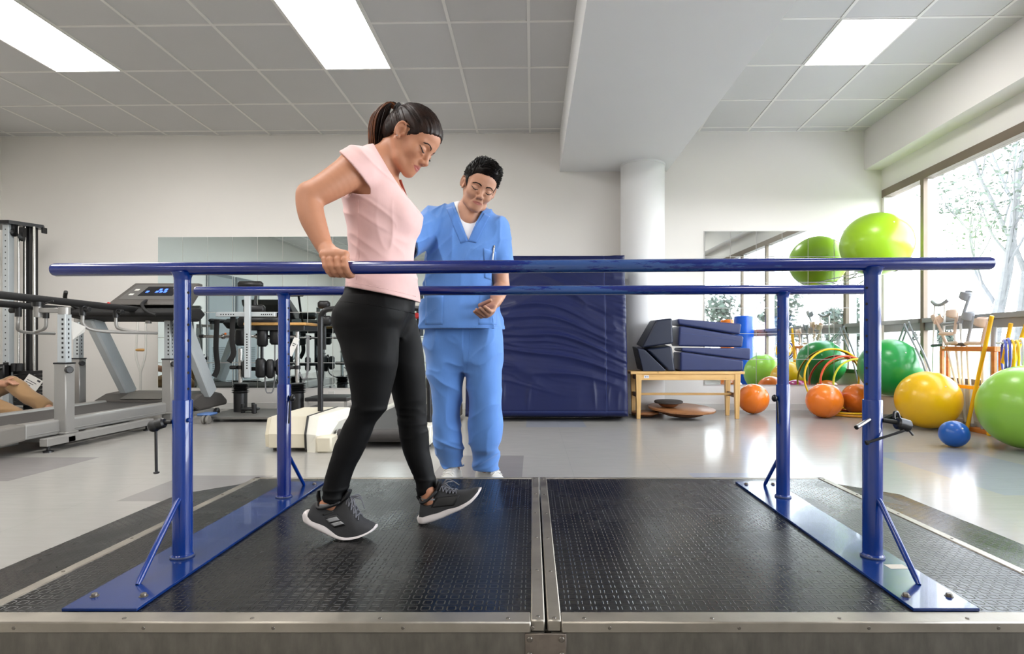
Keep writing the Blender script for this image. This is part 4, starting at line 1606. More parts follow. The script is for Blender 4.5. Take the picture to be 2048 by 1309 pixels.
        def det(shoe, surf, q, frame, ml):
            tilt = (B[len(B) // 2 + 2] - B[1]); tilt = tilt / np.linalg.norm(tilt)
            upv = np.array([-tilt[1], 0, tilt[0]]); fw = np.array([tilt[0], 0, tilt[1]])
            if right:
                laces(shoe, surf, cv(560, 0)[0], cv(690, 0)[0], ml, 5, True, upv, fw)
                def quad(c4, name, m, lift):
                    bb = MB()
                    n = 6
                    VV = []
                    for i in range(n + 1):
                        for j in range(n + 1):
                            u, v = i / n, j / n
                            px = (c4[0][0] * (1 - u) + c4[1][0] * u) * (1 - v) + (c4[3][0] * (1 - u) + c4[2][0] * u) * v
                            py = (c4[0][1] * (1 - u) + c4[1][1] * u) * (1 - v) + (c4[3][1] * (1 - u) + c4[2][1] * u) * v
                            s, z = cv(px, py)
                            zt_ = np.interp(s, Tt[:, 0], Tt[:, 1]); zu_ = np.interp(s, U[:, 0], U[:, 1])
                            f = np.clip((z - zt_ + .006) / (zu_ - zt_ + .006), .02, .98)
                            a = PI - math.asin(f ** (1 / .8))
                            VV.append(surf(s, a, lift))
                    FF = [(i * (n + 1) + j, (i + 1) * (n + 1) + j, (i + 1) * (n + 1) + j + 1, i * (n + 1) + j + 1) for i in range(n) for j in range(n)]
                    bb.add(VV, FF)
                    o = bb.build(name, m, shoe)
                    md = o.modifiers.new('t', 'SOLIDIFY'); md.thickness = .0012; md.offset = 0
                quad([(340, 605), (470, 575), (565, 690), (440, 720)], 'stripe_panel', m_dk, .0012)
                quad([(352, 630), (465, 605), (500, 638), (385, 664)], 'stripe', m_st, .0024)
                quad([(398, 677), (512, 648), (552, 672), (440, 705)], 'stripe', m_st, .0024)
                quad([(310, 580), (420, 548), (424, 560), (322, 596)], 'stripe', m_dk, .0018)
                quad([(846, 735), (868, 712), (871, 738), (852, 764)], 'toe_guard', m_so, .0015)
            else:
                laces(shoe, surf, cv(1560, 0)[0], cv(1740, 0)[0], ml, 5, True, upv, fw)
                bb = MB()
                n = 8; VV = []
                for i in range(n + 1):
                    for j in range(n + 1):
                        u, v = i / n, j / n
                        px = 1470 + 250 * u + (60 * (1 - v) if True else 0)
                        py = 510 - 105 * (1 - v) - 30 * u
                        s, z = cv(px, py)
                        zt_ = np.interp(s, Tt[:, 0], Tt[:, 1]); zu_ = np.interp(s, U[:, 0], U[:, 1])
                        f = np.clip((z - zt_ + .006) / (zu_ - zt_ + .006), .02, .98)
                        VV.append(surf(s, PI - math.asin(f ** (1 / .8)), .0012))
                FF = [(i * (n + 1) + j, (i + 1) * (n + 1) + j, (i + 1) * (n + 1) + j + 1, i * (n + 1) + j + 1) for i in range(n) for j in range(n)]
                bb.add(VV, FF)
                o = bb.build('side_panel', m_dk, shoe)
                md = o.modifiers.new('t', 'SOLIDIFY'); md.thickness = .0012; md.offset = 0
            # padded collar, heel tab, tongue
            cb = MB()
            if right: loop = [(238, 470), (262, 505), (330, 505), (420, 480), (480, 455)]; tab = [(240, 470), (232, 400), (238, 340)]; tng = [(480, 470), (545, 400), (575, 345)]
            else: loop = [(1345, 440), (1370, 455), (1430, 430), (1480, 385), (1520, 345)]; tab = [(1345, 455), (1320, 420), (1306, 400)]; tng = [(1520, 350), (1542, 285), (1552, 235)]
            front = [np.array((cv(*p)[0], yc - .031 + (.006 if i in (0, 4) else 0) + (.016 if i == 0 else 0), cv(*p)[1])) for i, p in enumerate(loop)]
            back = [np.array((p[0], 2 * yc - p[1], p[2])) for p in front][::-1]
            ring = bez(front, 5) + bez(back, 5)
            cb.tube(ring, .006, 10, closed=True)
            cb.build('collar', m_dk, shoe)
            tb = MB(); tb.tube([(cv(*p)[0], yc, cv(*p)[1]) for p in tab], [.011, .012, .008], 12, squash=.55)
            tb.build('heel_tab', m_dk, shoe)
            tg = MB(); tg.tube([(cv(*p)[0], yc, cv(*p)[1]) for p in tng], [.022, .024, .019], 14, squash=.38, up=(1, 0, 0.6))
            tg.build('tongue', m_dk, shoe)
            sk = MB()
            if right: sp = [(300, 500), (296, 470)]
            else: sp = [(1400, 430), (1400, 415)]
            sk.tube([(cv(*p)[0] + .016, yc, cv(*p)[1]) for p in sp], [.0345, .033], 20)
            sk.build('sock', m_sock, shoe)
        return sneaker(root, label, st, fr, m_up, m_so, m_la, det)

    mk([(65, 618), (80, 668), (100, 690), (150, 712), (200, 733), (250, 757), (300, 782), (400, 828), (470, 851), (530, 860), (600, 856), (700, 832), (780, 800), (840, 772), (872, 742)],
       [(65, 606), (80, 575), (110, 552), (145, 575), (160, 605), (200, 636), (250, 652), (300, 667), (350, 692), (400, 730), (450, 770), (500, 795), (560, 805), (640, 800), (720, 782), (800, 756), (850, 724), (872, 712)],
       [(142, 585), (152, 545), (172, 490), (195, 470), (240, 490), (330, 500), (440, 475), (520, 430), (565, 420), (600, 470), (640, 545), (670, 605), (720, 650), (800, 688), (850, 712), (866, 722)],
       1.984, 2.0, 1, 'dark grey shoe with silver stripes', True)
    mk([(1305, 650), (1312, 680), (1340, 700), (1400, 696), (1500, 665), (1600, 626), (1700, 577), (1800, 530), (1900, 462), (1970, 392), (2004, 330)],
       [(1305, 640), (1320, 612), (1340, 597), (1380, 597), (1450, 572), (1550, 545), (1650, 505), (1750, 480), (1850, 430), (1920, 382), (1970, 325), (2004, 312)],
       [(1333, 592), (1336, 500), (1342, 440), (1400, 440), (1480, 385), (1530, 320), (1560, 300), (1600, 318), (1640, 340), (1750, 345), (1850, 337), (1930, 318), (1972, 308), (1990, 318)],
       2.147, 2.165, 1, None, False)
    return root


woman()
# ================================================================ MAN
def man():
    DB = 3.05
    root = thing('person', 'smiling man in blue scrubs standing behind the far bar, one hand open', 'person', (PX(935, DB), DB, 0))
    psi, th, rho = math.radians(16), math.radians(24), math.radians(17)
    f = np.array([math.sin(psi) * math.cos(th), -math.cos(psi) * math.cos(th), -math.sin(th)])
    u0 = np.array([math.sin(psi) * math.sin(th), -math.cos(psi) * math.sin(th), math.cos(th)])
    l0 = np.cross(u0, f)
    u = math.cos(rho) * u0 + math.sin(rho) * l0
    hs = 1.04
    H = Head((0, 0, 0), f, u, hs)
    H.O = P(965, 379, 2.86) - H.R @ (np.array([.085, 0, 0]) * hs)

    def rows(tab, D, yc, grow=0.):
        return [(PZ(py, D), PX((L + R) / 2, D), yc + (dy if len(t) > 0 else 0), (R - L) / 2 * D / FPX + grow, ry + grow) for t in tab for (py, L, R, ry, dy) in (t,)]

    tor = [(408, 905, 962, .06, -.01), (420, 886, 976, .085, 0), (434, 868, 992, .105, 0), (452, 858, 1001, .12, 0), (480, 854, 1003, .13, 0), (510, 853, 999, .132, 0), (545, 852, 989, .128, 0), (580, 850, 985, .125, 0), (620, 846, 994, .146, 0), (640, 843, 1001, .160, 0), (662, 840.5, 1006, .170, 0)]
    rt = [(655, 852, 948, .125, 0), (680, 851.5, 942, .125, 0), (711, 854.6, 938, .118, 0), (748, 856.6, 929, .108, 0), (778, 860, 923.5, .098, 0), (802, 861.7, 919.5, .092, 0), (829, 864, 917.5, .088, 0), (856, 866.7, 920.5, .085, 0), (879, 869, 924, .084, 0), (903, 870.5, 924, .082, .02), (920, 877, 923, .078, .04), (938, 886, 923, .074, .055)]
    lt = [(655, 938, 1003, .125, 0), (680, 937, 1004.5, .125, 0), (711, 935, 1006, .118, 0), (748, 932, 1004.5, .108, 0), (778, 938, 1002, .098, 0), (802, 939.5, 1000, .094, 0), (829, 938.7, 1000, .09, 0), (856, 937.5, 1001.5, .088, 0), (883, 938, 1000, .085, 0), (896, 940.5, 996, .082, 0), (910, 943, 995, .08, .025), (923, 944, 994.5, .08, .04), (946, 950, 994, .076, .055)]
    sR, eR = np.array([PX(868, 3.02), 3.02, PZ(440, 3.02)]), P(800, 502, 2.84)
    wR = P(770, 470, 2.56)
    sL, eL = np.array([PX(990, 3.05), 3.05, PZ(462, 3.05)]), P(1003, 572, 3.06)
    wL = P(990, 606, 2.93)

    # --- body
    F = Field((-.86, 2.34, .0), (-.06, 3.26, 1.80), .0033, zfine=[(0, .75, .006), (.75, 1.05, .003), (1.05, 1.42, .0045), (1.42, 1.72, .0026)])
    build_head(F, H, True)
    nb = P(938, 432, 3.02)
    F.cap(H.w(-.038, 0, -.045), nb, .053, .064, .02)
    F.cap(H.w(-.034, 0, -.055), P(940, 440, 2.98), .043, .05, .016)
    F.loft(rows(tor[:-1], DB, DB, -.026), .03)
    F.cap(nb, sR, .05, .05, .04); F.cap(nb, sL, .05, .05, .04)
    F.chain([sR, (sR + eR) / 2, eR], [.06, .05, .043], .03)
    F.chain([eR, (2 * eR + wR) / 3, wR], [.043, .042, .029], .02)
    F.limb([sL, (sL + eL) / 2, eL], [.06, .05, .041], .03)
    F.limb([eL, eL * .65 + wL * .35, wL], [.041, .041, .028], .01)
    # right hand, laid on the woman's far side
    d = (wR - eR) / np.linalg.norm(wR - eR)
    hz = np.array([0, 0, 1.])
    sd = np.cross(d, hz); sd /= np.linalg.norm(sd)
    pm = wR + d * .085
    F.cap(wR, pm, .028, .03, .015, flat=(sd, .55))
    for i in range(4):
        o = hz * (.033 - .022 * i)
        k0 = pm + o; ln = (.075, .082, .076, .06)[i]
        finger(F, [wR + d * .06 + o * .8, k0 + d * .01, k0 + d * ln * .55 - sd * .006, k0 + d * ln - sd * .02], .0105, .0082)
    finger(F, [wR + hz * .02 + d * .02, wR + hz * .05 + d * .05, wR + hz * .056 + d * .085 - sd * .01], .0125, .0095, .006)
    # left hand: open, palm up, fingers towards the woman
    kn = P(978, 627, 2.87)
    up = np.array([-.55, -.15, .82]); up /= np.linalg.norm(up)          # out of the palm
    fd = kn - wL; fd /= np.linalg.norm(fd)
    ac = np.cross(up, fd); ac /= np.linalg.norm(ac)
    F.cap(wL, kn, .029, .036, .02, flat=(up, .5))
    for i in range(4):
        o = ac * (-.033 + .022 * i)
        k0 = kn + o
        ln = (.068, .076, .07, .055)[i]
        g = P(957, 622.5, 2.80) - kn; g /= np.linalg.norm(g)
        finger(F, [wL * .4 + kn * .6 + o * .8, k0, k0 + (fd * .35 + g * .65) * ln * .5, k0 + g * ln * .8 + up * .004, k0 + g * ln + up * .014], .0108, .0082)
    finger(F, [wL + fd * .012 - ac * .022, wL + fd * .03 - ac * .045 + up * .02, wL + fd * .05 - ac * .05 + up * .045, P(981, 601, 2.83)], .014, .0095, .008)
    finger(F, [wL + fd * .01 + up * .006, wL + fd * .045 - ac * .028 + up * .012], .018, .015, .012)
    # legs and feet
    F.loft(rows(rt, DB, DB, -.036), .015); F.loft(rows(lt, DB, DB, -.036), .015)
    fR, fL = P(903, 945, DB), P(970, 948, DB)
    fR[2] = .09; fL[2] = .09; fR[1] = fL[1] = 3.125
    toeR = fR + np.array([-.02, -.13, -.055]); toeL = fL + np.array([.07, -.11, -.055])
    F.chain([fR + np.array([0, 0, .06]), fR, toeR], [.036, .034, .022], .02)
    F.chain([fL + np.array([0, 0, .06]), fL, toeL], [.036, .034, .022], .02)
    V, Q = F.mesh(1)
    bd = link_mesh('body', V, Q, sk_m, root, sharp=0)
    lips_attr(bd, H, V, .72)
    head_details(F, H, root, m_hm, True)

    # --- hair
    G = Field((-.46, 2.66, 1.50), (-.06, 3.16, 1.84), .0027)
    H.ell(G, (-.012, 0, .038), (.106, .082, .094), .005)
    H.ell(G, (-.05, 0, -.005), (.06, .074, .06), .03)
    H.ell(G, (.032, 0, .084), (.062, .064, .046), .03)
    def keep(X, Y, Z):
        x, y, z = H.locx(X, Y, Z)
        ay = np.abs(y)
        l1 = (np.maximum(.026, .081 + 1.5 * (x - .086) + .55 * np.maximum(ay - .035, 0)) - z) * .62
        side = np.maximum(x - .026 - .25 * (z - .0), -.022 - z)                # side-burn patch in front of the ear
        side = np.maximum(side, .052 - ay)
        side = np.maximum(side, z - .07)
        l2 = np.maximum((x + .012 - .3 * (z - .02)) * .95, -.075 - z)
        return np.minimum(np.minimum(l1, l2), side)
    G.cutfn(keep, .006)
    def tufts(p):
        q = H.loc(p)
        w = vnoise(np.stack([q[:, 0] * 30 + 3 * q[:, 2], q[:, 1] * 55 + q[:, 0] * 20, q[:, 2] * 30], 1), 8)
        w2 = vnoise(q * np.array([60, 120, 60]), 9)
        return .0035 * w + .0015 * w2
    G.disp(tufts, .02)
    V, Q = G.mesh(1)
    link_mesh('hair', V, Q, m_hm, root, sharp=0)
    b = MB()
    r = random.Random(9)
    cen = np.array([-.012, 0, .040])
    for k in range(1900):
        # locks combed from the front hairline up, back and towards his left
        dv = np.array([r.gauss(0, 1), r.gauss(0, 1), abs(r.gauss(0, 1)) - .25]); dv /= np.linalg.norm(dv)
        st = cen + dv * np.array([.106, .083, .094])
        x0, y0, z0 = st
        if z0 < .022: continue
        n = (st - cen) / np.array([.106, .083, .094]); n /= np.linalg.norm(n)
        hit = march(G, H.w(*(st + n * .035)), H.R @ (-n), 0, .06)
        st = H.loc(hit)
        if np.linalg.norm(st - cen - (np.array([x0, y0, z0]) - cen)) > .03: continue
        if st[2] < max(.024, .079 + 1.5 * (st[0] - .086) + .55 * max(abs(st[1]) - .035, 0)) and st[0] > .0: continue
        wv = math.sin(60 * y0 + 25 * x0) + .6 * math.sin(95 * x0 - 40 * y0)
        comb = np.array([-.35 + .45 * wv * .5, .55 + .35 * wv + .2 * r.uniform(-1, 1), .1])
        comb -= n * comb.dot(n); comb /= np.linalg.norm(comb)
        ln = r.uniform(.020, .040) * (1 if z0 > .06 else .55); lift = r.uniform(.0015, .0075)
        pts = [st - n * .002, st + n * lift * .8 + comb * ln * .35, st + n * lift + comb * ln * .7, st + n * lift * .2 + comb * ln]
        pts = [H.w(*p) for p in bez(pts, 3)]
        m = len(pts)
        b.tube(pts, [(.0019 * math.sin(PI * (.25 + .72 * i / m))) for i in range(m)], 4, squash=.7)
    b.build('hair_tufts', m_hm, root)
    # stubble-free face; white undershirt in the neckline
    U = Field((-.50, 2.78, 1.25), (-.20, 3.16, 1.52), .003)
    U.loft(rows(tor[:7], DB, DB, -.006), .02)
    U.cap(nb, sR, .054, .054, .04); U.cap(nb, sL, .054, .054, .04)
    U.cap(P(934, 398, 2.95), P(939, 428, 2.95), .060, .050, .006, 's')
    U.cutfn(lambda X, Y, Z: (1.27 - Z) + 0 * X + 0 * Y, .003)
    V, Q = U.mesh(1)
    link_mesh('undershirt', V, Q, m_tshirt, root, sharp=0)

    # --- scrub top
    S = Field((-.78, 2.76, .83), (-.04, 3.26, 1.52), .0036)
    S.loft(rows(tor, DB, DB, .004), .02, p=2.2)
    S.cap(nb + np.array([-.02, .02, -.012]), sR, .05, .062, .04); S.cap(nb + np.array([.02, .02, -.012]), sL, .05, .062, .04)
    dR = (eR - sR) / np.linalg.norm(eR - sR); dL = (eL - sL) / np.linalg.norm(eL - sL)
    S.chain([sR, sR + dR * .27], [.072, .08], .03)
    S.chain([sL, sL + dL * .19], [.070, .078], .025)
    S.disp(lambda p: folds(.011, (16, 8, 4.5), 41)(p), .03)
    ca, sa = math.cos(-.7), math.sin(-.7)
    S.disp(lambda p: folds(.009, (5, 6, 17), 43, [[ca, 0, sa], [0, 1, 0], [-sa, 0, ca]])(p), .03)
    S.half(sR + dR * .25, dR, .003, lo=(-.9, 2.6, 1.0), hi=(PX(852, 3.02), 3.3, 1.6))
    S.half(sL + dL * .175, dL, .003, lo=(PX(985, 3.05), 2.6, PZ(596, 3.05)), hi=(0.2, 3.3, 1.6))
    S.chain([sR + dR * .10, sR + dR * .4], [.060, .068], .003, 's')
    S.chain([sL + dL * .08, sL + dL * .20], [.058, .064], .003, 's')
    # V neck (front) and neck hole
    A, B, Cc = P(907, 404, 2.95), P(966, 417, 2.95), P(936.5, 481, 2.92)
    def wedge(X, Y, Z):
        def side(p, q, s):
            dx, dz = q[0] - p[0], q[2] - p[2]
            L = math.hypot(dx, dz)
            return s * ((X - p[0]) * dz - (Z - p[2]) * dx) / L
        w = np.maximum(side(A, Cc, -1), side(B, Cc, 1))
        return np.maximum(w, Y - 3.03)
    t0, t1 = side_test = None, None
    X0 = np.array([[[PX(936, 2.95)]]]); Z0 = np.array([[[PZ(440, 2.95)]]])
    val = wedge(X0, np.array([[[2.9]]]), Z0)[0, 0, 0]
    sg = 1 if val < 0 else -1
    def wedge2(X, Y, Z):
        def side(p, q, s):
            dx, dz = q[0] - p[0], q[2] - p[2]
            L = math.hypot(dx, dz)
            return s * sg * ((X - p[0]) * dz - (Z - p[2]) * dx) / L
        return np.maximum(np.maximum(side(A, Cc, -1), side(B, Cc, 1)), Y - 3.03)
    S.cutfn(lambda X, Y, Z: -wedge2(X, Y, Z), .002)
    S.cap(nb + np.array([0, .0, -.01]), H.w(-.02, 0, -.06), .068, .07, .004, 's')
    S.cutfn(lambda X, Y, Z: (PZ(659, DB) + .012 * np.sin(X * 30) * 0 - Z) + 0 * X + 0 * Y, .003)
    V, Q = S.mesh(1)
    top = link_mesh('scrub_top', V, Q, m_scrub, root, sharp=0)

    def patch(name, m, fn, nu, nv, lift=.0012, th=.0018):
        """cloth patch laid on the front of the top; fn(u,v) -> (px, py) at D 2.92"""
        b = MB(); VV = []
        for i in range(nu + 1):
            for j in range(nv + 1):
                px, py = fn(i / nu, j / nv)
                x, z = PX(px, 2.93), PZ(py, 2.93)
                p = march(S, (x, 2.78, z), (0, 1, 0), lift, .4)
                VV.append(p)
        VV = np.array(VV)
        b.add(VV, [(i * (nv + 1) + j, (i + 1) * (nv + 1) + j, (i + 1) * (nv + 1) + j + 1, i * (nv + 1) + j + 1) for i in range(nu) for j in range(nv)])
        o = b.build(name, m, top, sharp=0)
        md = o.modifiers.new('t', 'SOLIDIFY'); md.thickness = th; md.offset = 0
        return o

    vb = (936.5, 482)
    def bandL(u, v):    # his right lapel: neck to V point, v across the band
        a = np.array([903, 409]) * (1 - u) + np.array([935, 484]) * u
        c = np.array([889, 413]) * (1 - u) + np.array([936, 487 + 0]) * u + np.array([-15, 0]) * (1 - u * .25)
        c = np.array([890, 413]) * (1 - u) + np.array([922, 489]) * u
        return tuple(a * (1 - v) + c * v)
    def bandR(u, v):
        a = np.array([968, 424]) * (1 - u) + np.array([936, 484]) * u
        c = np.array([979, 430]) * (1 - u) + np.array([953, 487]) * u
        return tuple(a * (1 - v) + c * v)
    patch('collar', m_scrubd, bandL, 16, 6)
    patch('collar', m_scrubd, bandR, 16, 6, .002)
    pk = patch('chest_pocket', m_scrub, lambda u, v: (967 + 24 * u + 1 * v, 497 + 5 * u + 58 * v - 6 * v * abs(u - .5) * 0), 8, 14, .002)
    patch('side_pocket', m_scrub, lambda u, v: (958 + 34 * u, 588 + 62 * v), 8, 12, .0015)
    patch('side_pocket', m_scrub, lambda u, v: (850 + 38 * u, 592 + 58 * v), 8, 12, .0015)
    b = MB()
    for y in (653,):
        pts = [march(S, (PX(px, 2.93), 2.78, PZ(y, 2.93)), (0, 1, 0), .0003, .4) for px in np.linspace(846, 1000, 40)]
        b.tube(pts, .0010, 6)
    b.build('hem_seam', m_scrubd, top)

    # --- trousers
    L = Field((-.62, 2.84, .02), (-.12, 3.27, .96), .0036)
    L.loft(rows(rt, DB, DB, 0), .02, p=2.1); L.loft(rows(lt, DB, DB, 0), .02, p=2.1)
    L.loft(rows([(618, 854, 988, .104, 0), (640, 853, 996, .116, 0), (680, 851, 1004, .125, 0), (720, 856, 1004, .115, 0), (742, 880, 990, .09, 0)], DB, DB, -.004), .03)
    rot = [[math.cos(.5), 0, math.sin(.5)], [0, 1, 0], [-math.sin(.5), 0, math.cos(.5)]]
    def tf(p):
        low = np.clip((.34 - p[:, 2]) / .2, 0, 1)
        s = np.where(p[:, 0] < PX(931, DB), 1.0, -1.0)
        q = p.copy(); q[:, 2] = q[:, 2] + .5 * s * q[:, 0]
        return folds(.017, (7, 5, 5), 51)(q) * (1 - low) + folds(.017, (5, 5, 19), 53)(q) * low + folds(.007, (10, 8, 12), 55)(q)
    L.disp(lambda p: tf(p) * np.clip((.90 - p[:, 2]) / .12, .15, 1), .035)
    L.cutfn(lambda X, Y, Z: (PZ(938, DB) - .012 * (X > PX(931, DB)) - Z) + 0 * Y, .004)
    L.cutfn(lambda X, Y, Z: (Z - PZ(636, DB)) + 0 * X + 0 * Y, .004)
    L.chain([fR + np.array([0, 0, .12]), fR + np.array([0, 0, -.06])], [.052, .056], .003, 's')
    L.chain([fL + np.array([0, 0, .12]), fL + np.array([0, 0, -.06])], [.052, .056], .003, 's')
    V, Q = L.mesh(1)
    link_mesh('trousers', V, Q, m_scrub, root, sharp=0)
    b = MB()
    pts = [march(L, (PX(941 - 8 * q * q, 2.95), 2.78, PZ(664 + 82 * q, 2.95)), (0, 1, 0), .0004, .4) for q in np.linspace(0, 1, 24)]
    b.tube(pts, .0012, 6)
    b.build('front_seam', m_scrubd, root)

    # --- white shoes
    m_w = mat('white shoe leather', C(226, 222, 214), .5, var=.05, vscale=20, bump=.08, bscale=60)
    m_ws = mat('white rubber sole', C(214, 208, 196), .55, var=.05)
    m_wl = mat('white lace', C(235, 233, 228), .8)
    for (p, ang) in ((fR, math.radians(-98)), (fL, math.radians(-55))):
        fw = np.array([math.cos(ang), math.sin(ang), 0]); sdv = np.array([-fw[1], fw[0], 0])
        base = np.array([p[0], p[1], 0.0]) - fw * .085
        st = [(0, .012, .022, .022, .006), (.006, .004, .028, .05, .02), (.02, 0, .03, .085, .034), (.05, 0, .03, .105, .04), (.09, 0, .03, .12, .042), (.115, 0, .03, .128, .042), (.14, 0, .029, .118, .043), (.18, 0, .027, .092, .047), (.22, 0, .026, .063, .05), (.255, .003, .026, .052, .044), (.275, .008, .026, .042, .03), (.287, .014, .026, .03, .012)]
        fr = lambda s, y, z, base=base, fw=fw, sdv=sdv: tuple(base + fw * s + sdv * y + np.array([0, 0, z]))
        def det(shoe, surf, q, frame, ml, fw=fw, sdv=sdv):
            laces(shoe, surf, .12, .20, ml, 5, False, (0, 0, 1), fw, sdv)
        sneaker(root, None, st, fr, m_w, m_ws, m_wl, det)
    # --- pen and badge clip in the chest pocket
    b = MB()
    q = march(S, (PX(986, 2.93), 2.78, PZ(503, 2.93)), (0, 1, 0), .006, .4)
    b.rod(q + np.array([.004, 0, .024]), q + np.array([-.004, .001, -.04]), .0035)
    b.mat(1).rod(q + np.array([.006, -.001, .022]), q + np.array([.004, -.001, .034]), .0045)
    b.box(q + np.array([-.001, -.004, -.006]), q + np.array([.003, -.002, .022]), .0006)
    tag(b.build('pen', [m_white, m_chrome]), "white pen clipped in the man's chest pocket", 'pen')
    return root


man()


def seated():
    """person on the floor behind the treadmill, mostly outside the frame"""
    root = thing('person', 'person in tan trousers reclining on the floor behind the silver treadmill', 'person', (-5.3, 5.75, 0))
    F = Field((-6.25, 5.15, 0.0), (-4.30, 6.0, 1.1), .0065)
    D = 5.45
    hip = np.array([-5.62, 5.55, .12]); knee = P(22, 767, D); ank = P(100, 806, D); ank[2] = .13
    knee2 = P(-12, 800, 5.5); knee2 = np.array([knee2[0], 5.35, .26])
    chest = np.array([-5.95, 5.60, .50]); head = np.array([-5.98, 5.57, .86])
    F.chain([hip, (hip + chest) / 2, chest], [.15, .14, .15], .05)
    F.cap(chest, head - np.array([0, 0, .1]), .08, .055, .04)
    F.ell(head, (.09, .075, .115), None, .02)
    F.ell(head + np.array([.09, -.02, -.02]), (.02, .014, .02), None, .01)
    F.ell(head + np.array([.0, -.078, -.01]), (.02, .012, .03), None, .006)
    for (k, a, dy) in ((knee, ank, .0), (knee2, np.array([-4.74, 5.35, .07]), -.12)):
        F.chain([hip + np.array([0, dy, 0]), k, a], [.085, .058, .045], .03)
        F.chain([a, a + np.array([.08, 0, -.03]), a + np.array([.17, 0, -.05])], [.035, .03, .02], .02)
    sh = chest + np.array([.02, -.12, .04])
    wr = P(10, 768, D - .08)
    F.chain([sh, (sh + wr) / 2 + np.array([.02, -.06, -.06]), wr], [.055, .045, .03], .02)
    for i in range(4):
        o = np.array([0, .018 * (i - 1.5), 0])
        F.chain([wr, wr + o + np.array([.06, 0, .02]), wr + o + np.array([.10, 0, -.005])], [.017, .0105, .009], .004)
    F.chain([wr, wr + np.array([.05, -.01, .045]), wr + np.array([.085, -.01, .055])], [.018, .013, .009], .006)
    V, Q = F.mesh(1)
    link_mesh('body', V, Q, sk_m, root, sharp=0)
    T = Field((-6.0, 5.10, .0), (-4.42, 5.95, .62), .009)
    for (k, a, dy) in ((knee, ank, .0), (knee2, np.array([-4.74, 5.35, .07]), -.12)):
        T.chain([hip + np.array([0, dy, 0]), k + np.array([0, 0, .0]), a], [.10, .072, .062], .04)
    T.ell(hip, (.16, .18, .13), None, .04)
    T.disp(folds(.016, (7, 7, 9), 71), .04)
    T.half(ank - np.array([.03, 0, 0]), (1, 0, -.3), .01)
    V, Q = T.mesh(1)
    link_mesh('trousers', V, Q, m_khaki, root, sharp=0)
    Tp = Field((-6.3, 5.25, .1), (-5.5, 5.95, .8), .012)
    Tp.chain([hip, (hip + chest) / 2, chest], [.165, .155, .165], .05)
    Tp.cap(sh, (sh + wr) / 2 + np.array([0, -.05, -.04]), .068, .062, .03)
    V, Q = Tp.mesh(1)
    link_mesh('shirt', V, Q, m_tshirt, root, sharp=0)
    Hh = Field((-6.15, 5.45, .74), (-5.85, 5.70, 1.02), .006)
    Hh.ell(head + np.array([-.015, 0, .02]), (.1, .085, .115), None, .01)
    Hh.half(head + np.array([.03, 0, .02]), (1, 0, -.5), .01)
    V, Q = Hh.mesh(1)
    link_mesh('hair', V, Q, m_hd, root, sharp=0)


seated()
# ================================================================ LEFT SIDE: MACHINES
m_silver = mat('silver paint', C(158, 156, 152), .34, metal=.35, var=.04, rvar=.05)
m_silverl = mat('light silver paint', C(190, 196, 198), .36, metal=.15, var=.03)
m_dgrey = mat('dark grey moulding', C(84, 80, 76), .5, var=.05, bump=.06, bscale=200)
m_mgrey = mat('mid grey moulding', C(120, 116, 110), .45, var=.04)
m_belt = mat('treadmill belt', C(58, 55, 53), .6, var=.08, vscale=12, bump=.15, bscale=300)
m_foam = mat('black foam sleeve', C(20, 19, 19), .7, bump=.1, bscale=160)
m_cushion = mat('black vinyl cushion', C(20, 20, 22), .42, bump=.06, bscale=60)
m_paper = mat('white paper', C(232, 230, 224), .75)
m_ink = mat('printed text', C(70, 70, 74), .8)
m_cream = mat('cream enamel', C(216, 208, 186), .42, var=.03, vscale=5)
m_creamw = mat('pale cream enamel', C(226, 222, 208), .42)
m_red = mat('red plastic', C(190, 30, 30), .4)
m_grip = mat('wooden grip', C(206, 158, 92), .5, var=.08, vscale=20)
m_white_p = mat('white painted wood', C(224, 222, 214), .5)
m_bluep = mat('blue caster plastic', C(84, 116, 168), .45)


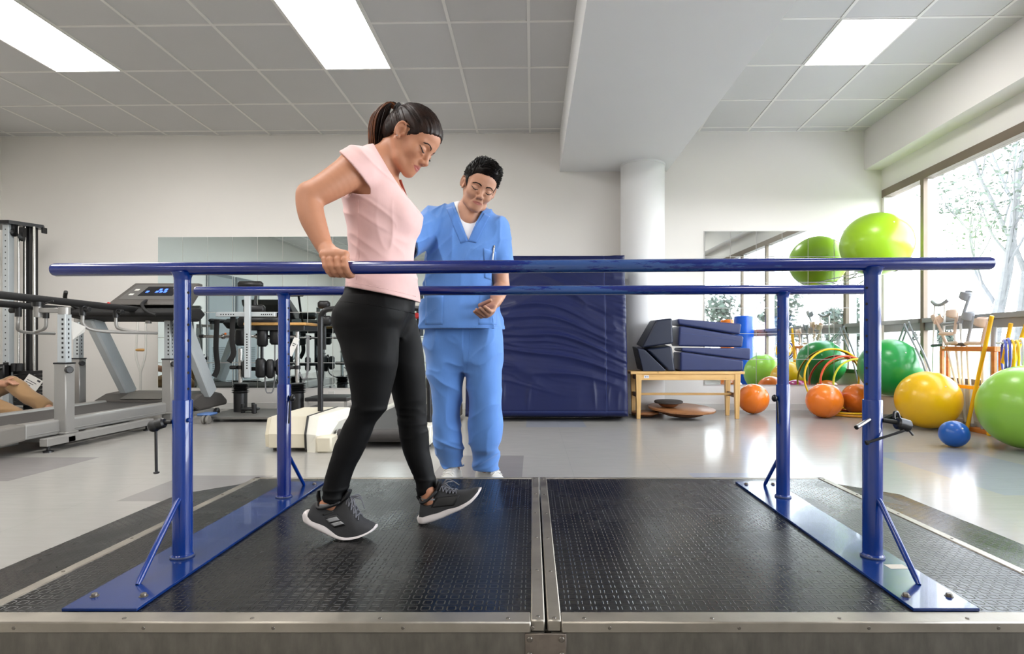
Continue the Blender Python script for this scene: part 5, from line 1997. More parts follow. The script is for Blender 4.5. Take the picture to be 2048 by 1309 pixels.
def treadmill():
    t = thing('treadmill', 'large silver treadmill with black walking rails on the left', 'treadmill', (-3.9, 4.9, 0))
    XLo, XRo = -4.34, -3.50
    b = MB(); b.box((XLo + .1, 3.76, .09), (XRo - .1, 5.80, .19), .004); b.build('belt', m_belt, t)
    b = MB(); b.tube([(XLo + .11, 3.76, .135), (XRo - .11, 3.76, .135)], .052, 18); b.build('roller', m_blackp, t)
    for (x0, x1) in ((XLo, XLo + .115), (XRo - .115, XRo)):
        b = MB()
        b.prism([(x0 + .012, .10), (x0, .125), (x0, .165), (x0 + .016, .205), (x1 - .012, .208), (x1, .195), (x1, .10)], 3.97, 5.86, 'xz')
        b.prism([(x0 - .004, .118), (x0 - .004, .13), (x1 + .004, .13), (x1 + .004, .118)], 3.98, 5.85, 'xz')
        sr = b.build('side_rail', m_silver, t, smooth=False, bevel=.006)
        c = MB()
        c.prism([(3.74, .12), (3.72, .15), (3.735, .185), (3.78, .203), (3.975, .211), (3.975, .095), (3.80, .085), (3.755, .095)], x0 - .004, x1 + .004, 'yz')
        c.build('end_cap', m_mgrey, sr, smooth=False, bevel=.014)
    b = MB()
    b.prism([(5.70, .205), (5.86, .262), (6.06, .275), (6.26, .235), (6.38, .15), (6.37, .10), (5.84, .09), (5.72, .15)], XLo - .02, XRo + .12, 'yz')
    mh = b.build('motor_hood', m_dgrey, t, smooth=False, bevel=.02)
    b = MB(); b.prism([(5.72, .218), (5.86, .268), (5.98, .280), (5.98, .285), (5.86, .273), (5.71, .222)], -4.1, -3.7, 'yz'); b.build('hood_panel', m_mgrey, mh, smooth=False)
    f = MB()
    f.box((XRo + .05, 4.02, .045), (XRo + .11, 5.15, .10), .004)
    f.box((XLo - .08, 4.02, .045), (XLo - .02, 5.15, .10), .004)
    f.box((XLo - .08, 4.2, .045), (XRo + .11, 4.27, .09), .004)
    f.box((XLo - .02, 5.0, .045), (XRo + .05, 5.07, .09), .004)
    f.box((XLo + .1, 3.66, .03), (XLo + .15, 4.2, .07), .004)
    f.box((XRo - .30, 3.5, .03), (XRo - .25, 4.2, .07), .004)
    fr = f.build('base_frame', m_silver, t, smooth=False)
    for x in (XRo + .08, XLo - .05):
        for y in (4.06, 5.1):
            q = MB(); q.lathe([(0, .045), (.012, .045), (.012, .014), (.03, .010), (.032, 0), (0, 0)], (x, y, 0), 16); q.build('levelling_foot', m_blackm, fr)
    for (x, y) in ((-3.36, 6.12), (-4.36, 6.12)):
        w = MB(); w.lathe([(0, -.02), (.03, -.02), (.045, -.012), (.045, .012), (.03, .02), (0, .02)], (x, y, .045), 24, axis='x'); w.build('wheel', m_blackp, t)
    w = MB(); w.box((-3.44, 5.75, .05), (-3.38, 6.1, .09)); w.build('wheel_arm', m_silver, t, smooth=False)
    # slanted uprights + console
    for x in (-4.2, -3.36):
        b = MB()
        M = Matrix.Translation((x, 5.74, .635)) @ Matrix.Rotation(math.atan2(.5, .76), 4, 'X')
        b.box((-.045, -.075, -.46), (.045, .075, .47), .015, M=M)
        b.build('upright', m_silverl, t, smooth=False)
    b = MB()
    b.prism([(5.32, 1.02), (5.30, 1.06), (5.36, 1.10), (5.62, 1.12), (5.72, 1.06), (5.60, .98)], -4.32, -3.24, 'yz')
    co = b.build('console_base', m_foam, t, smooth=False, bevel=.03)
    b = MB()
    x0, x1 = -3.99, -3.33
    b.prism([(5.40, 1.135), (5.43, 1.17), (5.76, 1.375), (5.82, 1.375), (5.80, 1.30), (5.60, 1.10)], x0, x1, 'yz')
    cs = b.build('console', m_dgrey, t, smooth=False, bevel=.015)
    # face of the console (tilted plane)
    a, c2 = np.array([5.43, 1.17]), np.array([5.76, 1.375]); d = c2 - a; n = np.array([-d[1], d[0]]) / np.linalg.norm(d)
    def face(u0, u1, v0, v1, name, m, lift):
        q = MB()
        p0, p1 = a + d * v0, a + d * v1
        q.prism([tuple(p0 + n * (lift - .004)), tuple(p1 + n * (lift - .004)), tuple(p1 + n * lift), tuple(p0 + n * lift)], x0 + (x1 - x0) * u0, x0 + (x1 - x0) * u1, 'yz')
        return q.build(name, m, cs, smooth=False)
    face(.08, .92, .10, .90, 'control_panel', mat('panel grey', C(98, 96, 94), .4), .003)
    face(.30, .80, .28, .78, 'screen', mat('dark display', C(14, 16, 24), .15), .006)
    m_blue = emit_mat('blue digits', (.05, .12, 1, 1), 2.2)
    k = 0
    for (u, v) in ((.36, .44), (.50, .44), (.56, .44), (.62, .44), (.52, .56), (.60, .56)):
        face(u, u + .035, v, v + .09, 'display_digits', m_blue, .008)
    for (u, v) in ((.16, .55), (.16, .3), (.70, .66)):
        face(u, u + .06, v, v + .08, 'button', m_white_p, .008)
    q = MB(); q.rod((-3.97, 5.36, 1.11), (-3.94, 5.35, 1.15), .014); q.build('safety_key', m_red, t)
    q = MB(); q.tube(bez([(-3.66, 5.45, 1.18), (-3.6, 5.30, 1.13), (-3.5, 5.22, 1.06), (-3.42, 5.22, 1.03)], 5), .014, 12); q.build('console_handle', m_foam, t)
    q = MB(); q.tube(bez([(-4.22, 5.40, 1.08), (-4.28, 5.28, 1.16), (-4.22, 5.2, 1.24)], 5), .016, 12); q.build('console_handle', m_foam, t)
    # walking rails on posts
    for (x, y0, y1, z0, z1, px, ys, s) in ((-3.70, 3.1, 5.72, 1.118, 1.085, -3.50, (4.30, 5.54), 1), (-4.40, 3.1, 5.86, 1.115, 1.088, -4.58, (5.80,), -1)):
        b = MB(); b.tube([(x, y0, z0), (x, y0 + .02, z0), (x, y1 - .03, z1), (x, y1, z1)], [.018, .028, .028, .018], 18)
        b.build('handrail', m_foam, t)
        for y in ys:
            q = MB()
            q.box((px - .045, y - .045, .045), (px + .045, y + .045, .62), .006)
            q.mat(1).box((px - .048, y - .048, .615), (px + .048, y + .048, .628), .002)
            q.mat(2).box((px - .031, y - .031, .62), (px + .031, y + .031, .99), .004)
            q.mat(0).cyl((px, y, .985), (px, y, 1.04), .037, n=20)
            q.mat(1)
            for k in range(9):
                q.box((px + .0315 if True else 0, y - .006, .66 + .035 * k), (px + .0318, y + .006, .676 + .035 * k))
                q.box((px + .004, y - .0318, .66 + .035 * k), (px + .018, y - .0315, .676 + .035 * k))
            q.mat(0).box((px - .075, y - .06, .10), (px + .06, y + .06, .112), .002)
            po = q.build('rail_post', [m_silver, m_blackp, m_silverl], t)
            q = MB(); q.rod((px + .04, y - .03, .575), (px + .075, y - .05, .575), .012); q.rod((px + .062, y - .045, .575), (px + .09, y - .06, .575), .026, 18, .2)
            q.build('clamp_knob', m_blackp, po)
            q = MB()
            q.box((min(px, x) + .0, y - .016, 1.0), (max(px, x), y + .016, 1.035), .003)
            q.cyl((x, y, .965), (x, y, 1.05), .026, n=18)
            q.mat(1).cyl((x, y, 1.045), (x, y, 1.08), .034, n=18)
            q.rod((x + .03, y, 1.06), (x + .10, y + .02, 1.09), .007)
            q.build('rail_arm', [m_silver, m_blackp], t)
    def loop(x, ya, yb, s):
        q = MB()
        q.tube(bez([(x, ya, 1.06), (x, ya, .98), (x + s * .005, ya, .93), (x + s * .04, ya + .05, .885), (x + s * .12, ya + .25, .868), (x + s * .20, ya + .56, .868), (x + s * .20, ya + .60, .868), (x + s * .14, yb + .06, .875), (x + s * .03, yb + .01, .90), (x, yb, .94), (x, yb, 1.06)], 5), .0135, 12)
        q.build('hand_loop', m_silver, t)
        for y in (ya, yb):
            k = MB(); k.cyl((x, y, 1.0), (x, y, 1.09), .024, n=16); k.rod((x + s * .02, y, 1.055), (x + s * .065, y - .01, 1.05), .022, 16, .2); k.build('loop_clamp', m_blackp, t)
    loop(-3.70, 4.73, 5.11, 1)
    loop(-4.40, 4.92, 5.2, -1)


treadmill()
# paper hanging on the treadmill post
b = MB(); pp = np.array([(-3.53, 4.40, .945), (-3.468, 4.46, .90), (-3.49, 4.48, .86), (-3.535, 4.42, .80)])
b.add(list(pp) + list(pp + np.array([.001, .001, 0])), [(0, 1, 2, 3), (7, 6, 5, 4), (0, 4, 5, 1), (1, 5, 6, 2), (2, 6, 7, 3), (3, 7, 4, 0)])
tag(b.build('paper_tag', m_paper, smooth=False), 'white paper tag hanging on the near silver treadmill post', 'paper')


def cable_tower():
    D = 6.3
    t = thing('cable_machine', 'tall silver and black cable pulley tower by the left wall', 'cable machine', (-5.62, D, 0))
    X = lambda px: PX(px, D)
    zt = PZ(449, D)
    b = MB()
    b.prism([(X(-40), 6.16), (X(41), 6.16), (PX(87, 6.42), 6.42), (PX(89, 6.5), 6.5), (X(-40), 6.5)], zt - .02, zt + .018, 'xy')
    b.box((PX(86, 6.4), 6.40, zt - .075), (PX(91, 6.46), 6.46, zt - .01), .004)
    b.build('top_plate', m_blackm, t, smooth=False)
    b = MB()
    b.box((X(21), 6.20, .05), (X(34), 6.27, zt - .02), .004)
    b.mat(1)
    for k in range(26): b.box((X(26.5), 6.1995, .45 + .062 * k), (X(28.5), 6.2005, .462 + .062 * k))
    b.build('column', [m_silverl, m_gap], t, smooth=False)
    b = MB(); b.box((PX(55, 6.4), 6.34, .05), (PX(69, 6.4), 6.45, zt - .02), .004); b.build('column', m_blackm, t, smooth=False)
    for px, r, y in ((40.5, .011, 6.28), (49, .008, 6.31), (65, .014, 6.32)):
        b = MB(); b.rod((X(px), y, .1), (X(px), y, zt - .02), r); b.build('guide_rod', m_chrome, t)
    for (px, y, z, r) in ((37, 6.25, zt - .10, .045), (48, 6.28, zt - .14, .05), (30, 6.2, .47, .05)):
        b = MB(); b.lathe([(0, -.012), (r * .8, -.012), (r, -.006), (r * .86, 0), (r, .006), (r * .8, .012), (0, .012)], (X(px), y, z), 24, axis='x'); b.box((X(px) - .02, y - .02, z), (X(px) + .02, y + .03, z + .1)); b.build('pulley', m_blackp, t)
    b = MB()
    for k in range(9): b.box((X(36), 6.24, .10 + .042 * k), (X(70), 6.40, .139 + .042 * k), .004)
    b.build('weight_stack', m_blackm, t, smooth=False)
    b = MB(); b.box((X(16), 6.14, .38), (X(34), 6.24, .55), .01); b.rod((X(30), 6.13, .50), (X(36), 6.10, .52), .012); b.build('carriage', m_blackp, t)
    b = MB(); b.box((X(5), 6.1, 0), (X(75), 6.5, .06), .005); b.build('base', m_blackm, t, smooth=False)
    b = MB()
    for px in (42, 52): b.rod((X(px), 6.22, .47), (X(px), 6.22, .56), .03, 16, .2)
    b.build('bumper', m_blackp, t)
    # placard
    M = Matrix.Translation(P(60, 772, 6.05)) @ Matrix.Rotation(math.radians(28), 4, 'Y') @ Matrix.Rotation(math.radians(-12), 4, 'X')
    b = MB(); b.box((-.085, 0, -.10), (.085, .004, .10), .001, M=M)
    pl = b.build('placard', m_paper, t, smooth=False)
    q = MB()
    for k in range(6): q.box((-.065, -.0012, .04 - .022 * k), (.045 - .02 * (k % 3), -.0002, .046 - .022 * k), M=M)
    q.box((.03, -.0012, .07), (.065, -.0002, .088), M=M)
    q.build('printed_lines', m_ink, pl, smooth=False)
    b = MB(); b.rod(P(66, 792, 6.06), (P(70, 812, 6.06)[0], 6.15, .04), .012); b.build('placard_stand', m_blackm, t)


cable_tower()


def axillary_crutch(px, D, label, zg=.70, lean=.0):
    t = thing('crutch', label, 'crutch', (PX(px, D), D, 0), 'wooden crutches against the back wall')
    X = PX(px, D); w = .05
    for s in (-1, 1):
        b = MB()
        b.tube(bez([(X + lean, D, .44), (X + s * .018 + lean, D, .50), (X + s * w + lean, D, .62), (X + s * (w + .004) + lean * .6, D + .01, .78), (X + s * (w - .004), D + .02, 1.0), (X + s * .06, D + .04, 1.2)], 5), .0115, 10)
        b.build('bow', m_white_p, t)
    b = MB(); b.rod((X + lean, D, .02), (X + lean, D, .5), .013); b.build('leg', m_white_p, t)
    b = MB(); b.rod((X + lean, D, 0), (X + lean, D, .045), .02); b.build('rubber_foot', m_blackp, t)
    b = MB(); b.tube([(X - w, D, zg), (X - w * .6, D, zg), (X + w * .6, D, zg), (X + w, D, zg)], [.012, .0165, .0165, .012], 14); b.build('hand_grip', m_grip, t)
    b = MB(); b.rod((X - .075, D + .04, 1.215), (X + .075, D + .04, 1.215), .024, 14, .5); b.build('underarm_pad', m_white_p, t)
    return t


axillary_crutch(281, 6.55, 'white crutch with wooden grip behind the silver treadmill, left of its rear post')
axillary_crutch(340, 6.55, 'white crutch with wooden grip behind the rear silver post of the treadmill')


def trainer():
    D = 6.1
    t = thing('leg_trainer', 'black and steel leg training machine with pads and two bellows columns before the mirror', 'exercise machine', (-2.85, D, 0))
    X = lambda px, d=D: PX(px, d)
    Z = lambda py, d=D: PZ(py, d)
    b = MB(); b.prism([(X(405, 5.6), 5.62), (X(548, 5.6), 5.62), (X(600, 6.3), 6.35), (X(462, 6.3), 6.35)], .03, .055, 'xy'); b.build('base_plate', mat('grey base plate', C(112, 110, 106), .5, metal=.3), t, smooth=False, bevel=.004)
    for px in (481, 595):
        x = X(px)
        b = MB(); b.rod((x, D, .3), (x, D, .9 if px > 500 else .72), .022, 20, .1); b.build('chrome_column', m_chrome, t)
        b = MB(); b.cyl((x, D, .05), (x, D, .27), .066, n=24); b.build('column_housing', m_blackp, t)
        prof = [(0, .36)]
        for k in range(6):
            prof += [(.055, .355 - .018 * k), (.088, .347 - .018 * k)]
        prof += [(.06, .245), (0, .245)]
        b = MB(); b.lathe(prof[::-1], (x, D, 0), 28); b.build('bellows', m_blackp, t)
        b = MB(); b.cyl((x, D, .5), (x, D, .54), .032, n=18); b.rod((x - .03, D - .01, .52), (x - .10, D - .03, .52), .02, 16, .3); b.build('column_knob', m_blackp, t)
    # cross bars
    b = MB(); b.box((X(433, 5.9), 5.88, Z(634, 5.9)), (X(551, 5.9), 5.93, Z(624.5, 5.9)), .004); b.mat(1)
    for k in range(6):
        b.box((X(443 + 5 * k, 5.9), 5.8785, Z(631, 5.9)), (X(445 + 5 * k, 5.9), 5.881, Z(628.5, 5.9)))
        b.box((X(524 + 4 * k, 5.9), 5.8785, Z(631, 5.9)), (X(526 + 4 * k, 5.9), 5.881, Z(628.5, 5.9)))
    b.build('crossbar', [m_silverl, m_gap], t, smooth=False)
    b = MB(); b.box((X(490, 5.86), 5.84, Z(756, 5.86)), (X(501, 5.86), 5.878, Z(592, 5.86)), .003); b.mat(1)
    for k in range(14): b.box((X(494.5, 5.86), 5.8385, Z(738 - 5.2 * k, 5.86)), (X(497, 5.86), 5.8405, Z(735.5 - 5.2 * k, 5.86)))
    b.build('height_bar', [m_silverl, m_gap], t, smooth=False)
    b = MB(); b.rod((X(401), D, Z(673)), (X(592), D, Z(673)), .014, 16); b.mat(1).rod((X(399), D, Z(673)), (X(408), D, Z(673)), .019); b.build('chrome_bar', [m_chrome, m_blackp], t)
    b = MB(); b.rod((X(444), D, Z(673)), (X(449), D, Z(673)), .03, 18); b.rod((X(512), D, Z(673)), (X(517), D, Z(673)), .028, 18); b.build('bar_collar', m_chrome, t)
    pads = [(471, 495, 658, 692, 6.05), (515, 535, 655, 694, 6.02), (540, 560, 652, 690, 6.05), (485, 498, 720, 757, 6.0), (512, 531, 717, 756, 6.0), (533, 548, 719, 757, 6.02), (552, 566, 718, 752, 6.04), (476, 526, 563, 577, 6.25), (488, 530, 610, 628, 6.1), (476, 560, 634, 655, 6.1), (636, 660, 602, 618, 6.25), (640, 664, 632, 652, 6.25)]
    for (a, c2, u, v, d) in pads:
        b = MB(); b.box((X(a, d), d - .035, Z(v, d)), (X(c2, d), d + .035, Z(u, d)), .022); b.build('pad', m_cushion, t, sharp=70)
    for (px, d) in ((522, 6.05), (648, 6.28)):
        b = MB(); b.rod((X(px, d), d + .02, Z(742 if px < 600 else 700, d)), (X(px, d), d + .02, Z(655 if px < 600 else 612, d)), .016); b.build('pad_stem', m_blackm, t)
    b = MB(); b.box((X(498), D - .03, Z(738) - .02), (X(566), D + .0, Z(738) + .02)); b.rod((X(497), D, Z(738)), (X(481), D, Z(738)), .02); b.build('pad_carrier', m_blackm, t, smooth=False)
    b = MB(); b.rod((X(500), D + .1, Z(610)), (X(500), D + .16, Z(572)), .014); b.rod((X(500), D, Z(655)), (X(500), D + .1, Z(610)), .014); b.build('head_stem', m_blackm, t)
    # strapping
    for (x0, y0, y1, dx) in ((466, 633, 725, -4), (434, 640, 754, -3)):
        b = MB()
        pts = bez([(X(x0, 5.93), 5.93, Z(y0, 5.93)), (X(x0 - 1, 5.93), 5.92, Z((y0 + y1) / 2, 5.93)), (X(x0 + 1, 5.93), 5.93, Z(y1 - 18, 5.93)), (X(x0 + dx * 2, 5.93), 5.93, Z(y1, 5.93))], 6)
        b.tube(pts, .028, 8, squash=.14, up=(0, 1, 0)); b.build('strap', m_foam, t)
    # arm table with wooden top
    b = MB(); b.box((X(505, 6.15), 5.95, Z(652, 6.1)), (X(626, 6.15), 6.40, Z(646.5, 6.1)), .006); b.build('table_top', m_grip, t, smooth=False)
    b = MB(); b.box((X(508, 6.15), 5.97, Z(662, 6.1)), (X(622, 6.15), 6.38, Z(652, 6.1)), .004); b.build('table_frame', m_blackm, t, smooth=False)
    b = MB()
    for (a, c2, d1) in ((530, 548, 786), (600, 616, 758), (560, 612, 770)):
        b.tube(bez([(X(a), D, Z(745)), (X(a + 3), D - .02, Z(d1 - 8)), (X((a + c2) / 2), D - .02, Z(d1)), (X(c2), D, Z(d1 - 14)), (X(c2 + 2), D, Z(670))], 6), .007, 8)
    b.build('cable', mat('grey cable', C(120, 120, 122), .5), t)
    b = MB(); M = Matrix.Translation(P(586, 694, 6.0)) @ Matrix.Rotation(math.radians(24), 4, 'Y')
    b.box((-.028, 0, -.10), (.03, .004, .10), .001, M=M); pl = b.build('instruction_card', m_paper, t, smooth=False)
    q = MB(); q.box((-.02, -.001, .03), (.02, 0, .038), M=M); q.box((-.015, -.001, .01), (.01, 0, .018), M=M); q.build('printed_lines', m_ink, pl, smooth=False)
    b = MB(); b.rod((X(520), 5.95, .055), (X(520), 5.95, .16), .016); b.rod((X(500), 5.95, .055), (X(500), 5.95, .15), .02); b.rod((X(527), 5.9, .055), (X(527), 5.9, .15), .022); b.box((X(500), 5.9, .08), (X(530), 6.0, .11), .01); b.build('foot_clamp', m_blackp, t)
    cb = MB(); cb.box((X(406, 5.62), 5.5, .075), (X(432, 5.62), 5.66, .10), .01); cb.build('caster_arm', m_bluep, t)
    for dx in (0, .04):
        w = MB(); w.lathe([(0, -.012), (.035, -.012), (.042, -.006), (.042, .006), (.035, .012), (0, .012)], (X(408, 5.5) + dx, 5.5, .042), 22, axis='x'); w.build('caster_wheel', m_mgrey, t)
    b = MB(); b.ball(P(451, 668, 6.0), .012); b.build('lever_knob', mat('orange plastic', C(226, 110, 40), .4), t)


trainer()

# low black platform by the mirror
b = MB(); b.box((PX(622, 6.2), 6.02, .165), (PX(704, 6.2), 6.45, .205), .008)
lp = tag(b.build('step_platform', m_blackp, smooth=False), 'low black step platform behind the cream treadmill', 'platform')
for px in (625, 700):
    b = MB()
    for y in (6.05, 6.42): b.box((PX(px, 6.2) - .012, y - .012, 0), (PX(px, 6.2) + .012, y + .012, .166))
    b.box((PX(px, 6.2) - .012, 6.05, .07), (PX(px, 6.2) + .012, 6.42, .10))
    b.build('end_frame', m_silver, lp, smooth=False)


def cream_treadmill():
    t = thing('treadmill', 'old cream treadmill with black tubular handle behind the woman', 'treadmill', (-1.3, 4.9, 0))
    b = MB()
    x0, x1 = -1.885, -1.53
    b.prism([(4.06, .03), (4.05, .13), (4.10, .25), (4.70, .25), (4.74, .05)], x0 + .02, -1.60, 'yz')
    b.prism([(4.10, .03), (4.09, .12), (4.13, .235), (4.66, .235), (4.70, .05)], x0 - .02, x0 + .03, 'yz')
    hood = b.build('motor_hood', m_cream, t, smooth=False, bevel=.006)
    b = MB(); b.prism([(4.05, .02), (4.04, .13), (4.09, .254), (4.71, .254), (4.75, .05)], -1.605, -1.592, 'yz'); b.build('hood_strap', m_blackp, hood, smooth=False)
    b = MB()
    V = [(-1.592, 4.06, .0), (-1.592, 4.05, .13), (-1.592, 4.10, .25), (-1.592, 4.70, .25), (-1.592, 4.74, .0),
         (-1.53, 4.04, .0), (-1.53, 4.06, .12), (-1.53, 4.12, .248), (-1.50, 4.70, .248), (-1.50, 4.74, .0),
         (-1.46, 4.10, .0), (-1.46, 4.10, .09), (-1.44, 4.28, .19), (-1.42, 4.72, .20), (-1.42, 4.74, .0)]
    Fc = [(0, 1, 2, 3, 4)]
    for r in (0, 5):
        for i in range(5):
            j = (i + 1) % 5
            Fc.append((r + i, r + j, r + 5 + j, r + 5 + i))
    Fc.append((14, 13, 12, 11, 10))
    b.add(V, Fc); b.build('hood_end', m_creamw, t, smooth=False)
    b = MB(); b.box((-1.52, 4.03, .0), (-1.41, 4.17, .115), .012); b.build('roller_bracket', m_cream, t)
    b = MB(); b.cyl((-1.42, 4.22, .10), (-.78, 4.22, .10), .042, n=22); b.mat(1).cyl((-1.435, 4.22, .10), (-1.40, 4.22, .10), .03, n=18); b.build('roller', [m_belt, m_chrome], t)
    b = MB(); b.box((-1.38, 4.22, .045), (-.82, 6.0, .14), .006); b.build('belt', m_belt, t)
    b = MB(); b.box((-.82, 4.18, .03), (-.74, 6.05, .165), .008); b.box((-1.44, 4.7, .03), (-1.38, 6.05, .165), .008); b.box((-1.44, 6.0, .02), (-.74, 6.08, .14), .008); b.build('side_rail', m_creamw, t)
    b = MB()
    b.tube(bez([(-1.63, 4.42, .23), (-1.63, 4.42, .6), (-1.63, 4.42, .93), (-1.615, 4.42, 1.0), (-1.55, 4.42, 1.035), (-1.3, 4.42, 1.04), (-.92, 4.42, 1.04), (-.845, 4.42, 1.02), (-.815, 4.42, .95), (-.80, 4.42, .6), (-.79, 4.42, .12)], 6), .0205, 16)
    b.build('handle', m_blackm, t)
    b = MB()
    for (x, y) in ((-1.85, 4.15), (-.78, 4.3), (-.78, 5.95), (-1.41, 5.95), (-1.85, 4.62)): b.cyl((x, y, 0), (x, y, .035), .02)
    b.build('foot', m_blackp, t)


cream_treadmill()

# pulley unit fixed to the mirror wall, seen between the two people
b = MB()
x, y, z = PX(836, 6.7), 6.7, PZ(612, 6.7)
wp = thing('mounted_pulley', 'small white wall pulley with red knob between the woman and the man', 'pulley', (x, 6.75, z))
b.box((x - .012, 6.66, z - .35), (x + .03, YB(x) - .012, z + .16), .004); b.build('rail', m_blackm, wp, smooth=False)
b = MB(); b.lathe([(0, -.02), (.052, -.02), (.055, -.012), (.04, -.006), (.04, .006), (.055, .012), (.052, .02), (0, .02)], (x - .01, 6.62, z + .03), 26, axis='y'); b.mat(1).lathe([(0, -.026), (.02, -.026), (.02, 0), (0, 0)], (x - .01, 6.62, z + .03), 16, axis='y'); b.build('wheel', [m_white_p, m_blackp], wp)
b = MB(); b.rod((x, 6.65, z - .12), (x, 6.61, z - .12), .035, 18, .3); b.build('knob', m_red, wp)
# ================================================================ RIGHT SIDE: MATS, BENCH, BALLS, STICKS
m_navy = mat('navy vinyl', C(10, 21, 66), .42, spec=.35, var=.06, vscale=5, bump=.05, bscale=240, rvar=.04)
m_navyd = mat('navy vinyl seam', C(52, 68, 122), .4)
m_navyb = mat('dark navy vinyl', C(17, 26, 48), .4, var=.06, bump=.05, bscale=220)
m_navyw = mat('faded navy vinyl', C(30, 42, 88), .4, var=.05, vscale=6, bump=.06, bscale=200)


def wood(name, c0, c1, sc=(1, 14, 14), rough=.42):
    t = NT(name)
    v = t.coords(sc)
    n = t.noise(v, 3.2, 6, .65)
    kn = t.noise(t.coords(), 9, 2)
    c = t.ramp(n, [(.32, c0), (.62, c1)])
    c = t.mix(t.ramp(kn, [(.72, (0, 0, 0, 1)), (.76, (.6, .6, .6, 1))]), c, shade(c0, .55))
    t.bsdf(c, rough, 0, t.bump(n, .06, .003))
    return t.m


m_pine = wood('pine', C(204, 158, 92), C(226, 184, 120))
m_pinez = wood('pine upright', C(204, 158, 92), C(226, 184, 120), (14, 14, 1))
m_ply = wood('brown plywood', C(126, 82, 48), C(160, 110, 70), (2, 9, 9), .4)
m_plyd = wood('dark brown plywood', C(92, 56, 34), C(128, 82, 50), (2, 9, 9), .35)
m_orw = wood('orange stained wood', C(186, 106, 40), C(208, 130, 58), (9, 1, 9), .4)
m_black_top = mat('black grip pad', C(52, 48, 45), .7)


# ---- crash mat leaning against the column
def crash_mat():
    W, Hh, TH = 1.612, 1.645, .42
    ang = math.atan2(.245, 1.645)
    x0 = -.665
    nx, nz = 150, 150
    us = np.linspace(0, 1, nx); vs_ = np.linspace(0, 1, nz)
    U, Vv = np.meshgrid(us, vs_, indexing='ij')
    px, pz = U * W, Vv * Hh
    r = .045
    def edge(d): return r * (1 - np.sqrt(np.clip(1 - np.clip(1 - d / r, 0, 1) ** 2, 0, 1)))
    e = np.maximum(edge(np.minimum(px, W - px)), edge(np.minimum(pz, Hh - pz)))
    q = np.stack([px.ravel(), pz.ravel(), np.zeros(px.size)], 1)
    warp = .16 * np.sin(q[:, 0] * 2.3 + .6) + .05 * np.sin(q[:, 0] * 5 + q[:, 1] * 3)
    def ridged(fx, fz, seed): return (1 - np.abs(vnoise(np.stack([q[:, 0] * fx, (q[:, 1] - warp) * fz, q[:, 2]], 1), seed))) ** 3
    n = .030 * ridged(.8, 6.5, 91) + .018 * ridged(1.3, 13, 92) + .006 * ridged(3, 24, 95)
    amp = np.clip((q[:, 1] - .18) / .4, 0, 1) * np.clip((Hh - q[:, 1]) / .55, .06, 1)
    n = n * amp
    seam = W * .868
    side = (q[:, 0] > seam)
    puck = .016 * (1 - np.abs(vnoise(np.stack([q[:, 0] * 3, q[:, 1] * 22 + q[:, 0] * 8, q[:, 2]], 1), 93))) ** 2 * np.clip((q[:, 0] - seam + .02) / .1, 0, 1) * np.clip((q[:, 1] - .25) / .3, 0, 1)
    n = n * np.where(side, .7, 1) + puck
    n -= .006 * np.exp(-((q[:, 0] - seam) / .006) ** 2)
    n -= .005 * np.exp(-((q[:, 1] - .045) / .006) ** 2)
    vf = (.012 * (1 - np.abs(vnoise(np.stack([q[:, 0] * 9, q[:, 1] * 1.5, q[:, 2]], 1), 96))) ** 4) * np.exp(-((q[:, 1] - .22) / .13) ** 2)
    off = e.ravel() - n - vf
    V = np.stack([q[:, 0], off, q[:, 1]], 1)
    Fc = []
    idx = lambda i, k: i * nz + k
    for i in range(nx - 1):
        for k in range(nz - 1): Fc.append((idx(i, k), idx(i + 1, k), idx(i + 1, k + 1), idx(i, k + 1)))
    # rounded back body
    loop = [idx(i, 0) for i in range(nx)] + [idx(nx - 1, k) for k in range(1, nz)] + [idx(i, nz - 1) for i in range(nx - 2, -1, -1)] + [idx(0, k) for k in range(nz - 2, 0, -1)]
    base = len(V); L = len(loop)
    Vb = V[loop].copy(); Vb[:, 1] = TH - r
    cen = np.array([W / 2, 0, Hh / 2])
    Vc = Vb.copy(); Vc[:, 1] = TH; Vc[:, 0] = cen[0] + (Vb[:, 0] - cen[0]) * (1 - 2 * r / W); Vc[:, 2] = cen[2] + (Vb[:, 2] - cen[2]) * (1 - 2 * r / Hh)
    V = np.concatenate([V, Vb, Vc])
    for i in range(L):
        j = (i + 1) % L
        Fc.append((loop[j], loop[i], base + i, base + j))
        Fc.append((base + j, base + i, base + L + i, base + L + j))
    Fc.append(tuple(base + L + i for i in range(L))[::-1])
    c, s = math.cos(ang), math.sin(ang)
    Vw = np.stack([x0 + V[:, 0], 5.64 + V[:, 1] * c + V[:, 2] * s, V[:, 2] * c - V[:, 1] * s], 1)
    Vw[:, 2] += -Vw[:, 2].min() + .002
    Vw[:, 2] = np.maximum(Vw[:, 2], 0.002)
    o = link_mesh('crash_mat', Vw, Fc, m_navy, None, smooth=True, sharp=0)
    tag(o, 'big wrinkled navy crash mat standing upright between the man and the bench', 'mat')
    g = MB()
    k = int(round(.868 * (nx - 1)))
    g.tube([Vw[idx(k, j)] + np.array([0, -.0015, 0]) for j in range(4, nz - 3, 2)], .0018, 6)
    g.build('seam', m_navyd, o)
    k = int(round(.045 / Hh * (nz - 1)))
    g = MB(); g.tube([Vw[idx(i, k)] + np.array([0, -.0015, 0]) for i in range(3, nx - 3, 2)], .0018, 6); g.build('seam', m_navyd, o)


crash_mat()


